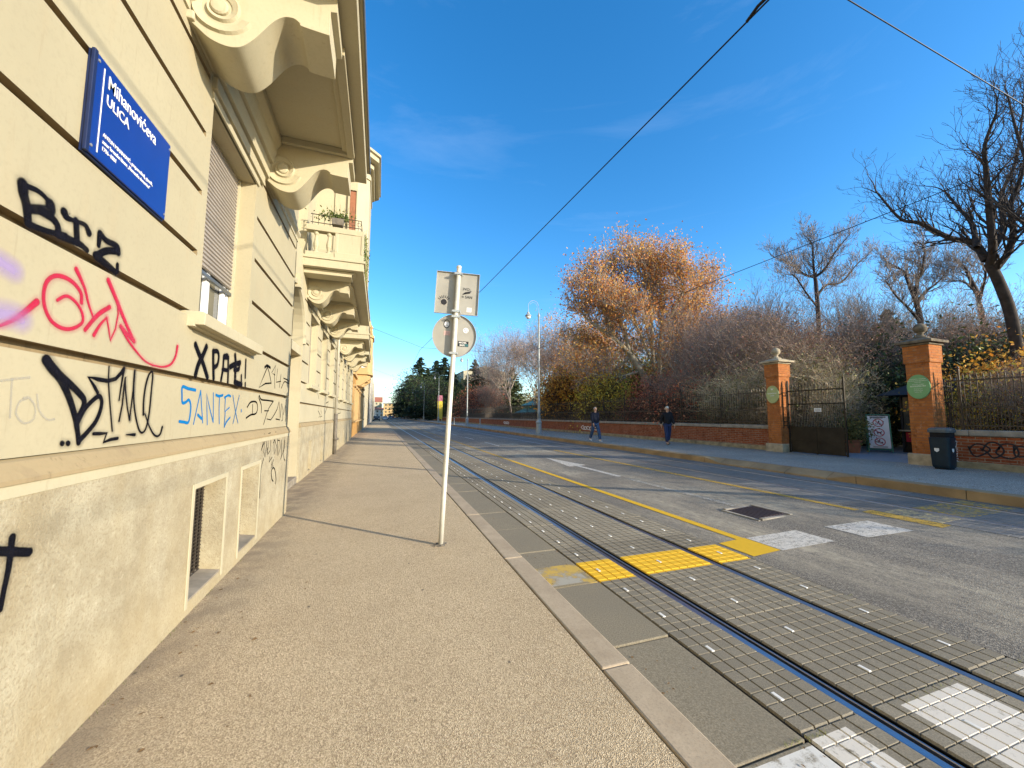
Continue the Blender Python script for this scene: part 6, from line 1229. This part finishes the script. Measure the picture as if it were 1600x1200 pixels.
# ------------------------------------------------------------------ people
def skin_mesh(verts, edges, root=0, sub=2):
    me = bpy.data.meshes.new('sk'); me.from_pydata([v[:3] for v in verts], [], []) if not edges else me.from_pydata([v[:3] for v in verts], edges, [])
    ob = bpy.data.objects.new('sk', me); C.objects.link(ob); ob.modifiers.new('s', 'SKIN'); s_ = ob.modifiers.new('u', 'SUBSURF'); s_.levels = sub; s_.render_levels = sub
    sv = me.skin_vertices[0].data
    for i, v in enumerate(verts): sv[i].radius = (v[3], v[4] if len(v) > 4 else v[3])
    sv[root].use_root = True; bpy.context.view_layer.update()
    m2 = bpy.data.meshes.new_from_object(ob.evaluated_get(bpy.context.evaluated_depsgraph_get())); bpy.data.objects.remove(ob)
    for p in m2.polygons: p.use_smooth = True
    return m2
def person(label, loc, rz, pose, jacket, trouser, shoe, hairm, hat=None, bag=None):
    skin = sp('skin_tone', (.50,.30,.20), .6, 0, .05, 9)
    r = thing('person', label, 'person', loc); ld, rd, aL, aR = pose   # stride of left and right leg, arm swings
    def part(name, me, mat, parent=r):
        me.materials.clear(); me.materials.append(mat); me.name = name; o = bpy.data.objects.new(name, me); C.objects.link(o); o.parent = parent; return o
    def leg(s, d):
        hip = (s*.09, 0, .90); k = (s*.10, d*.62+.03, .50 if abs(d) < .3 else .51); a = (s*.105, d*1.15-(.04 if d < 0 else 0), .10 if d >= 0 else .15); t_ = (s*.115, a[1]+.15, .045 if d >= 0 else .05); return hip, k, a, t_
    def arm(s, d):
        sh = (s*.175, 0, 1.415); e = (s*.235, d*.5-.03, 1.14); w_ = (s*.25, d+.04, .93); return sh, e, w_
    V = []; E = []
    def av(p, a, b=None, par=None):
        V.append((*p, a, b if b else a)); i = len(V)-1
        if par is not None: E.append((par, i))
        return i
    pel = av((0,0,.95), .13, .10); sp1 = av((0,0,1.12), .12, .09, pel); ch = av((0,.01,1.30), .145, .10, sp1); nb_ = av((0,0,1.44), .07, .06, ch); nk = av((0,.015,1.52), .05, .05, nb_); hd = av((0,.02,1.60), .065, .075, nk); av((0,.015,1.70), .06, .08, hd)
    for s, d in ((-1, ld), (1, rd)):
        h, k, a, t_ = leg(s, d); i = av(h, .085, .085, pel); i = av(k, .056, .056, i); i = av(a, .036, .04, i); av(t_, .03, .025, i)
    for s, d in ((-1, aL), (1, aR)):
        sh, e, w_ = arm(s, d); i = av(sh, .055, .055, ch); i = av(e, .042, .042, i); i = av(w_, .026, .022, i)
        pm = av((w_[0], w_[1]+.03, w_[2]-.07), .024, .036, i)
        for q in range(4):
            b = (w_[0]+s*.004, w_[1]+.005+q*.018, w_[2]-.115-.006*(q in (1, 2))); j = av(b, .009, .009, pm); j = av((b[0]-s*.006, b[1]+.005, b[2]-.035), .008, .008, j); av((b[0]-s*.018, b[1]+.004, b[2]-.06-.008*(q in (1, 2))), .007, .007, j)
        j = av((w_[0]-s*.004, w_[1]+.075, w_[2]-.075), .010, .010, pm); av((w_[0]-s*.008, w_[1]+.088, w_[2]-.105), .008, .008, j)
    body = skin_mesh(V, E, 0, 2)
    # head with face shaped into the same body mesh
    import bmesh
    bm = bmesh.new(); bm.from_mesh(body); hm = bmesh.new(); bmesh.ops.create_uvsphere(hm, u_segments=20, v_segments=16, radius=1)
    for v in hm.verts:
        x, y, z = v.co; w_ = .076*(1-.18*max(0, -z)); v.co = Vector((x*w_, y*.096+.02, z*.118+1.645))
        if y > .5:
            if abs(x) < .22 and -.45 < z < .12: v.co.y += .020*(1-abs(x)/.22)*(1+min(0, z))      # nose
            if .02 < z < .3 and .2 < abs(x) < .6: v.co.y -= .010                                  # eye sockets
            if -.75 < z < -.5: v.co.y += .004
    for s in (-1, 1):
        g = bmesh.ops.create_uvsphere(hm, u_segments=8, v_segments=6, radius=.022); 
        for v in g['verts']: v.co = Vector((v.co.x*.4+s*.078, v.co.y*.8+.015, v.co.z*1.3+1.64))
    tmp = bpy.data.meshes.new('h'); hm.to_mesh(tmp); bm.from_mesh(tmp); bm.to_mesh(body)
    for p in body.polygons: p.use_smooth = True
    bo_ = part('body', body, skin)
    m_ = MB()
    for s in (-1, 1): m_.lathe([(0,0),(.012,0),(.009,.006),(0,.008)], (s*.031, .106, 1.665), 8, (0,1,0))
    eo = m_.build('eye', M['black'], None); eo.parent = bo_
    m_ = MB(); m_.obox((0,.112,1.595), (.022,0,0), (0,.004,0), (0,0,.004)); mo = m_.build('mouth', M['red'], None); mo.parent = bo_
    # clothes
    V = []; E = []
    pel = av((0,0,.84), .20, .15); sp1 = av((0,0,1.08), .19, .145, pel); ch = av((0,.01,1.30), .205, .15, sp1); nb_ = av((0,0,1.45), .085, .08, ch); av((0,.012,1.50), .068, .068, nb_)
    for s, d in ((-1, aL), (1, aR)):
        sh, e, w_ = arm(s, d); i = av(sh, .092, .092, ch); i = av(e, .076, .076, i); av((w_[0], w_[1], w_[2]+.0), .055, .055, i)
    part('jacket', skin_mesh(V, E, 0, 2), jacket)
    V = []; E = []; pel = av((0,0,.95), .13, .105)
    for s, d in ((-1, ld), (1, rd)):
        h, k, a, t_ = leg(s, d); i = av(h, .112, .112, pel); i = av(k, .088, .09, i); i = av((a[0], a[1], a[2]+.01), .072, .08, i)
    part('trousers', skin_mesh(V, E, 0, 2), trouser)
    for s, d in ((-1, ld), (1, rd)):
        h, k, a, t_ = leg(s, d); V = []; E = []; i = av((a[0], a[1]-.05, a[2]-.045), .042, .045); i = av((a[0], a[1]+.05, a[2]-.05), .045, .04, i); av((t_[0], t_[1]+.03, max(.035, t_[2]-.01)), .045, .03, i); part('shoe', skin_mesh(V, E, 0, 1), shoe)
    m_ = MB(); secs = []
    src = hat or hairm
    for i in range(7):
        t_ = i/6; z = (1.66 if hat else 1.675) + t_*.10; r_ = math.sqrt(max(0, 1-((z-1.645)/.128)**2)); secs.append((z, r_))
    k = 16; VV = [(.087*r_*math.cos(2*math.pi*j/k), .106*r_*math.sin(2*math.pi*j/k)+.012-(.016 if not hat and r_ > .7 else 0), z) for z, r_ in secs for j in range(k)]
    m_.add(VV, [(i*k+j, i*k+(j+1) % k, (i+1)*k+(j+1) % k, (i+1)*k+j) for i in range(6) for j in range(k)] + [tuple(range(6*k, 7*k))])
    if hat: m_.tube([(0,-.09,1.60),(0,-.10,1.67)], [.055,.06], 8)
    m_.build('hat' if hat else 'hair', src, None, smooth=True).parent = r
    if bag:
        m_ = MB(); m_.tube([(0,-.17,1.02),(0,-.19,1.15),(0,-.18,1.36)], [.11,.14,.10], 10); b_ = m_.build('backpack', bag, None, smooth=True, bevel=.01); b_.parent = r
    r.rotation_euler = (0, 0, rz); return r
navy = sp('navy_jacket', (.012,.015,.028), .8, 0, .2, 12, .1); jeans = sp('blue_jeans', (.05,.09,.17), .85, 0, .35, 9, .1); blk = sp('black_jacket', (.010,.010,.012), .75, 0, .3, 12, .1); djeans = sp('dark_jeans', (.025,.04,.10), .85, 0, .3, 9, .1)
person('grey haired man in navy jacket, blue jeans and white shoes walking beside the kerb', (10.55,17.4,.32), math.pi, (.24,-.26,-.20,.20), navy, jeans, M['white'], sp('grey_hair', (.36,.34,.31), .9, 0, .2, 30))
person('person in black jacket, pale knitted hat and dark jeans walking beside the brick wall', (12.6,14.5,.33), math.pi-.25, (-.14,.12,.10,-.16), blk, djeans, sp('tan_shoes', (.20,.13,.07), .8, 0, .2, 9), None, sp('beige_knit_hat', (.62,.56,.45), .9, 0, .2, 40), sp('dark_backpack', (.03,.035,.03), .8, 0, .3, 12))

# ------------------------------------------------------------------ trees and shrubs
def prisms(S, k):
    """segments (p0,p1,r0,r1) -> open k-sided tubes, vectorised"""
    S = np.array(S, float); p0, p1, r0, r1 = S[:, 0:3], S[:, 3:6], S[:, 6], S[:, 7]; d = p1-p0; l = np.linalg.norm(d, axis=1, keepdims=True)+1e-9; d /= l
    ref = np.where(np.abs(d[:, 2:3]) < .9, np.array([[0,0,1.]]), np.array([[1.,0,0]])); a = np.cross(d, ref); a /= np.linalg.norm(a, axis=1, keepdims=True); b = np.cross(d, a)
    th = np.arange(k)*2*np.pi/k; ring = lambda p, r_: p[:, None]+r_[:, None, None]*(np.cos(th)[None, :, None]*a[:, None]+np.sin(th)[None, :, None]*b[:, None])
    V = np.concatenate([ring(p0, r0), ring(p1+d*r1[:, None]*.4, r1)], 1).reshape(-1, 3); n = len(S); B = (np.arange(n)*2*k)[:, None]; j = np.arange(k)
    F = np.stack([B+j, B+(j+1) % k, B+k+(j+1) % k, B+k+j], -1).reshape(-1, 4); return V, F
def grow(seed, H, r0, trunk_frac=.35, lv=4, nb=(5,5,5,4), spread=.75, up=.25, gnarl=.18, lenr=.62, lean=(0,0), multi=1, tipr=.004, base_spread=.0):
    rg = random.Random(seed); segs = []; tips = []
    def rv(): return Vector((rg.gauss(0,1), rg.gauss(0,1), rg.gauss(0,1))).normalized()
    def branch(p, d, L_, r_, l):
        n = 6 if l == 0 else (5 if l < 3 else 3); pts = []; rr_ = []; q = p.copy(); dd = d.copy(); re = max(tipr, r_*(.42 if l else .5))
        for i in range(n):
            a = q.copy(); dd = (dd + rv()*gnarl*(.6 if l == 0 else 1) + Vector((0,0,up*(.35 if l else .2)))*.5).normalized(); q = q + dd*L_/n
            ra, rb = r_+(re-r_)*i/n, r_+(re-r_)*(i+1)/n; segs.append((*a, *q, ra, rb, l)); pts.append((q.copy(), dd.copy(), rb))
            if l >= lv-1: tips.append(tuple(q))
        if l >= lv: return
        m_ = nb[min(l, len(nb)-1)]
        for i in range(m_):
            t_ = rg.uniform(.35 if l == 0 and trunk_frac < .5 else .3, 1.0) if i < m_-2 else 1.0
            if l == 0: t_ = rg.uniform(.55, 1.0) if i < m_-2 else 1.0
            q_, d_, rb = pts[min(n-1, int(t_*n-.001))]; side = rv(); side = (side - d_*side.dot(d_)).normalized(); sp_2 = spread*rg.uniform(.7, 1.3)*(.6 if t_ == 1.0 and l == 0 else 1)
            nd = (d_*math.cos(sp_2)+side*math.sin(sp_2)+Vector((0,0,up*.5))).normalized(); branch(q_, nd, L_*lenr*rg.uniform(.75, 1.2)*(1.25 if l == 0 else 1), min(rb*.85, r_*.62), l+1)
    for m_ in range(multi):
        d0 = Vector((lean[0]+rg.gauss(0, base_spread), lean[1]+rg.gauss(0, base_spread), 1)).normalized(); branch(Vector((rg.gauss(0,.05*multi), rg.gauss(0,.05*multi), -.1)), d0, H*trunk_frac, r0*(1 if multi == 1 else rg.uniform(.6,1)), 0)
    zmax = max(s[5] for s in segs); k = H/zmax; segs = [tuple(v*k for v in s[:6])+(s[6], s[7], s[8]) for s in segs]; tips = [tuple(v*k for v in t_) for t_ in tips]; return segs, tips
BK = {'plane': sp('plane_bark', (.42,.36,.25), .9, 0, .45, 2.5, .2), 'dark': sp('dark_bark', (.055,.043,.036), .95, 0, .35, 6, .3), 'grey': sp('grey_twigs', (.27,.22,.18), .95, 0, .3, 4), 'mauve': sp('mauve_twigs', (.30,.22,.17), .95, 0, .3, 3), 'palegrey': sp('pale_bark', (.34,.28,.225), .9, 0, .3, 3), 'straw': sp('straw_twigs', (.55,.45,.29), .95, 0, .35, 2)}
def tree_proto(name, label, cat, segs, tips, bark, leaf=None, nleaf=0, size=.12, jit=.25, seed=1, twig=None, group=None):
    r = thing(name, label, cat, (0,0,0), group); rg = np.random.RandomState(seed); big = [s[:8] for s in segs if s[8] <= 1]; small = [s[:8] for s in segs if s[8] > 1]
    V, F = prisms(big, 7); np_mesh('trunk', V, F, BK[bark], r, smooth=True); Vs = []; Fs = []; mi = []; n0 = 0
    if small: V, F = prisms(small, 3); Vs.append(V); Fs.append(F); mi.append(np.zeros(len(F))); n0 = len(V)
    if leaf:
        T = np.array(tips); P = T[rg.randint(len(T), size=nleaf)] + rg.normal(size=(nleaf,3))*jit; V, F = leaves_at(P, size, rg); Vs.append(V); Fs.append(F+n0); mi.append(np.ones(len(F)))
    np_mesh('crown', np.concatenate(Vs), np.concatenate(Fs), [BK[twig or bark], LM[leaf] if leaf else BK[bark]], r, mi=np.concatenate(mi)); return r
LM['mauveleaf'] = leafmat('mauve_leaf', [(.22,.10,.07),(.34,.15,.10),(.40,.22,.13),(.26,.20,.09)], .2)
PR = {}
def limb_tree(key, name, label, seed, bark, twig, leaf=None, nleaf=0, size=.12, jit=.3, k=1.0, lv=4, nb=(5,4,4,3), tipr=.005):
    rg = random.Random(seed); segs = []; tips = []; (bx_, by_), limbs = LIMBS[key]
    def rv(): return Vector((rg.gauss(0,1), rg.gauss(0,1), rg.gauss(0,1))).normalized()
    def br(p, d, L_, r_, l):
        n = 5 if l < 3 else 3; q = p.copy(); dd = d.copy(); re = max(tipr, r_*.4); pts = []
        for i in range(n):
            a = q.copy(); dd = (dd+rv()*.24+Vector((0,0,.10))).normalized(); q = q+dd*L_/n; segs.append((*a, *q, r_+(re-r_)*i/n, r_+(re-r_)*(i+1)/n, 2)); pts.append((q.copy(), dd.copy(), r_+(re-r_)*(i+1)/n))
            if l >= lv-1: tips.append(tuple(q))
        if l >= lv: return
        for i in range(nb[min(l, len(nb)-1)]):
            q_, d_, rb = pts[-1] if i < 2 else pts[rg.randrange(n)]; side = rv(); side = (side-d_*side.dot(d_)).normalized(); s_2 = rg.uniform(.35, .85)
            br(q_, (d_*math.cos(s_2)+side*math.sin(s_2)+Vector((0,0,.12))).normalized(), L_*rg.uniform(.55,.85), max(tipr, min(rb*.9, r_*.6)), l+1)
    for li, (r0, r1, pts) in enumerate(limbs):
        P = catmull(pts, 4); P = [Vector(tuple(p)) for p in P]; n = len(P); Ltot = sum((P[i+1]-P[i]).length for i in range(n-1))
        for i in range(n-1):
            ra = r0+(r1-r0)*i/(n-1); rb = r0+(r1-r0)*(i+1)/(n-1); segs.append((*P[i], *P[i+1], ra, rb, 0))
            t_ = i/(n-1); trunk = pts[0][2] < 1.5
            if (not trunk and t_ > .12) or (trunk and t_ > .85):
                for _ in range(rg.choice((1,2,2,3))):
                    d_ = (P[i+1]-P[i]).normalized(); side = rv(); side = (side-d_*side.dot(d_)).normalized(); s_2 = rg.uniform(.5, 1.1); br(P[i], (d_*math.cos(s_2)+side*math.sin(s_2)+Vector((0,0,.15))).normalized(), k*rg.uniform(.7,1.2)*(1.25-.5*t_), max(tipr*1.5, ra*.45), 1)
        if not trunk: br(P[-1], (P[-1]-P[-2]).normalized(), k, r1, 1); br(P[-1], ((P[-1]-P[-2]).normalized()+rv()*.5).normalized(), k*.8, r1*.8, 1)
    r = tree_proto(name, label, 'tree', segs, tips, bark, leaf, nleaf, size, jit, seed, twig); r.location = (bx_, by_, .25); return r
s_, t_ = grow(21, 16, .34, .30, 5, (6,5,5,4,3), .62, .30, .20, .66, (0,0), 3, .008, .28); PR['plane'] = tree_proto('plane_tree', 'tall plane tree with pale limbs and sparse russet leaves, the biggest autumn tree beyond the fence', 'tree', s_, t_, 'plane', 'plane', 16000, .20, .34, 1, 'palegrey')
s_, t_ = grow(11, 11, .15, .42, 5, (7,6,5,4,3), .52, .35, .17, .60, (0,0), 1, .005); PR['thin'] = tree_proto('bare_tree', 'slender bare tree', 'tree', s_, t_, 'dark', None, seed=3, twig='grey')
s_, t_ = grow(31, 16, .22, .32, 5, (6,5,5,4,3), .55, .33, .20, .66, (0,0), 2, .008, .15); PR['pale'] = tree_proto('bare_tree', 'pale almost leafless tree', 'tree', s_, t_, 'palegrey', 'pinkish', 6500, .12, .4, 4, 'grey')
s_, t_ = grow(41, 6, .07, .30, 5, (5,5,4,3,3), .75, .22, .26, .68, (0,0), 6, .0045, .42); PR['twig'] = tree_proto('bare_shrub', 'leafless twiggy shrub', 'shrub', s_, t_, 'mauve', 'mauveleaf', 3600, .065, .28, 5, 'mauve')
s_, t_ = grow(43, 5, .06, .28, 5, (6,5,4,4,3), .85, .15, .28, .70, (0,0), 7, .0045, .5); PR['straw'] = tree_proto('bare_shrub', 'straw coloured shrub', 'shrub', s_, t_, 'straw', 'olive', 5200, .09, .3, 6, 'straw')
s_, t_ = grow(47, 4.6, .06, .3, 4, (7,6,5,4), .8, .2, .22, .7, (0,0), 6, .006, .45); PR['red'] = tree_proto('red_shrub', 'red leaved shrub', 'shrub', s_, t_, 'dark', 'red', 5200, .15, .35, 7)
s_, t_ = grow(53, 5.2, .07, .3, 4, (7,6,5,4), .75, .25, .22, .7, (0,0), 5, .006, .4); PR['yellow'] = tree_proto('yellow_shrub', 'yellow leaved shrub', 'shrub', s_, t_, 'dark', 'yellow', 6500, .15, .38, 8); PR['orange'] = tree_proto('orange_shrub', 'orange leaved shrub', 'shrub', s_, t_, 'dark', 'orange', 6000, .15, .38, 9)
s_, t_ = grow(59, 5.6, .08, .3, 4, (8,7,6,4), .8, .15, .22, .7, (0,0), 5, .006, .45); PR['ever'] = tree_proto('evergreen_shrub', 'dense dark evergreen', 'shrub', s_, t_, 'dark', 'dark', 15000, .15, .42, 10)
s_, t_ = grow(61, 5.2, .10, .3, 5, (5,5,4,4,3), .75, .2, .28, .7, (0,0), 4, .006, .3); PR['olive'] = tree_proto('olive_shrub', 'olive green bush', 'shrub', s_, t_, 'grey', 'olive', 9000, .12, .40, 11)
def conifer(seed, H, R0, leaf, name, label, droop=.25, dens=26):
    rg = random.Random(seed); S = []; T = []; S.append((0,0,-.1,0,0,H*.97,.22,.03,0)); z = H*.10
    while z < H*.98:
        f = 1-z/H; R_z = R0*(f**.8)*rg.uniform(.75,1.12); m_ = 7 if f > .3 else 5
        for i in range(m_):
            a = rg.uniform(0, 6.283); q = Vector((0,0,z)); L_ = R_z*rg.uniform(.7,1.1); n = 4
            for k in range(n):
                p = Vector((math.cos(a)*L_*(k+1)/n, math.sin(a)*L_*(k+1)/n, z-droop*L_*((k+1)/n)**1.5+.25*L_*(k == n-1)*0)); S.append((*q, *p, .035*(1-k/n)+.01, .035*(1-(k+1)/n)+.008, 2))
                for u_ in range(int(dens*L_/R0*.8)+2):
                    w_ = rg.random(); c_ = q.lerp(p, w_); side = rg.uniform(-1,1)*L_*.26*(1-(k/n)*.6); T.append((c_.x-math.sin(a)*side, c_.y+math.cos(a)*side, c_.z-abs(side)*.3+rg.uniform(-.08,.05)))
                q = p
        z += H*.028*rg.uniform(.8,1.2)*(1 if f > .25 else .8)
    r = thing(name, label, 'tree', (0,0,0)); rs = np.random.RandomState(seed); V, F = prisms([S[0][:8]], 8); np_mesh('trunk', V, F, BK['dark'], r); V1, F1 = prisms([s[:8] for s in S[1:]], 3)
    V2, F2 = leaves_at(np.array(T), .42, rs, 0, .55); np_mesh('crown', np.concatenate([V1, V2]), np.concatenate([F1, F2+len(V1)]), [BK['dark'], LM[leaf]], r, mi=np.concatenate([np.zeros(len(F1)), np.ones(len(F2))])); return r
PR['conif'] = conifer(3, 16, 5.4, 'conif', 'conifer', 'dark conifer', .3, 40); PR['cedar'] = conifer(7, 12, 4.6, 'cedar', 'cedar_tree', 'spreading grey green cedar', .05, 18)
PH = dict(plane=16, bare=13, thin=11, pale=16, twig=6, straw=5, red=4.6, yellow=5.2, orange=5.2, ever=5.6, olive=5.2, conif=16, cedar=12)
GRP = dict(plane='autumn plane trees beyond the fence', bare='bare trees beyond the fence', thin='bare trees beyond the fence', pale='bare trees beyond the fence', twig='bare shrubs behind the garden fence', straw='bare shrubs behind the garden fence', red='coloured shrubs behind the garden fence', yellow='coloured shrubs behind the garden fence', orange='coloured shrubs behind the garden fence', ever='evergreens in the garden', olive='evergreens in the garden', conif='conifers down the street', cedar='conifers down the street')
limb_tree('big', 'bare_tree', 'bare dark tree with heavy crooked limbs, the largest at the right edge', 3, 'dark', 'dark', k=.8, lv=4, nb=(4,3,2,2), tipr=.0045)['group'] = GRP['bare']
limb_tree('edge', 'bare_tree', 'bare dark tree with its trunk just outside the right edge, limbs reaching into view', 4, 'dark', 'dark', k=.7, lv=4, nb=(3,3,2,2), tipr=.0045)['group'] = GRP['bare']
limb_tree('thinA', 'bare_tree', 'slender bare forked tree rising straight above the ball of the right gate pillar', 5, 'dark', 'grey', k=.6, lv=4, nb=(5,4,3,3), tipr=.006)['group'] = GRP['bare']
limb_tree('thinB', 'bare_tree', 'slender bare tree with round fine crown between the two gate pillars', 6, 'dark', 'grey', k=.62, lv=4, nb=(5,4,3,3), tipr=.006)['group'] = GRP['bare']
limb_tree('thinC', 'bare_tree', 'slender bare tree leaning left between right gate pillar and the big crooked tree', 7, 'dark', 'grey', k=.7, lv=4, nb=(5,4,3,3), tipr=.006)['group'] = GRP['bare']
limb_tree('planeA', 'plane_tree', 'tall plane tree with pale limbs and russet leaves, the biggest autumn tree', 8, 'plane', 'palegrey', 'plane', 36000, .165, .42, 1.15, 4, (5,4,4,3), .010)['group'] = GRP['plane']
rt = random.Random(77)
for (kind, x, y, h, lb) in PLANTS:
    s0 = h/PH[kind]; place(PR[kind], used, (x, y, .25), rt.uniform(0, 6.28) if kind not in ('bare',) else (ROT.get((x, y), rt.uniform(0, 6.28))), s0*1.7 if kind == 'conif' else s0*1.25 if kind == 'cedar' else s0, lb, GRP[kind], sz=s0)
# garden ground, path and far wood
mb = MB(); mb.add([(14.30,-60,.30),(300,-60,.30),(300,420,.30),(14.30,420,.30)], [(0,1,2,3)]); struct(mb.build('garden_ground', M['soil']))
mb = MB(); mb.add([(14.2,6.6,.335),(14.9,6.0,.335),(19,5.2,.335),(30,6.0,.335),(30,11,.335),(21,11.5,.335),(17.5,10.6,.335),(14.9,10.15,.335),(14.2,10.15,.335)], [tuple(range(9))]); struct(mb.build('garden_path', M['path']))
rs = np.random.RandomState(99); n = 52000
bx = rs.uniform(31, 75, n); by = rs.uniform(-25, 250, n); hh = 4.2 + 2.4*np.sin(by*.13+1.0)*np.sin(bx*.21) + 1.3*np.sin(by*.41+bx*.3) + 2.6*(by > 60)
P = np.stack([bx, by, .3 + hh*rs.uniform(0, 1, n)**.7], -1); V, F = leaves_at(P, .62, rs); ow = np_mesh('far_wood', V, F, leafmat('far_wood_leaf', [(.12,.10,.06),(.24,.17,.10),(.36,.26,.14),(.15,.16,.06)], .1)); ow['kind'] = 'stuff'
n = 9000; P = np.stack([rs.uniform(15.2, 30, n), rs.uniform(-20, 160, n), .3 + rs.uniform(0, 1, n)**2*.5], -1); P = P[~((P[:,1] > 4.8) & (P[:,1] < 11.5) & (P[:,0] < 30))]; V, F = leaves_at(P, .16, rs); og = np_mesh('ground_cover', V, F, LM['olive']); og['kind'] = 'stuff'
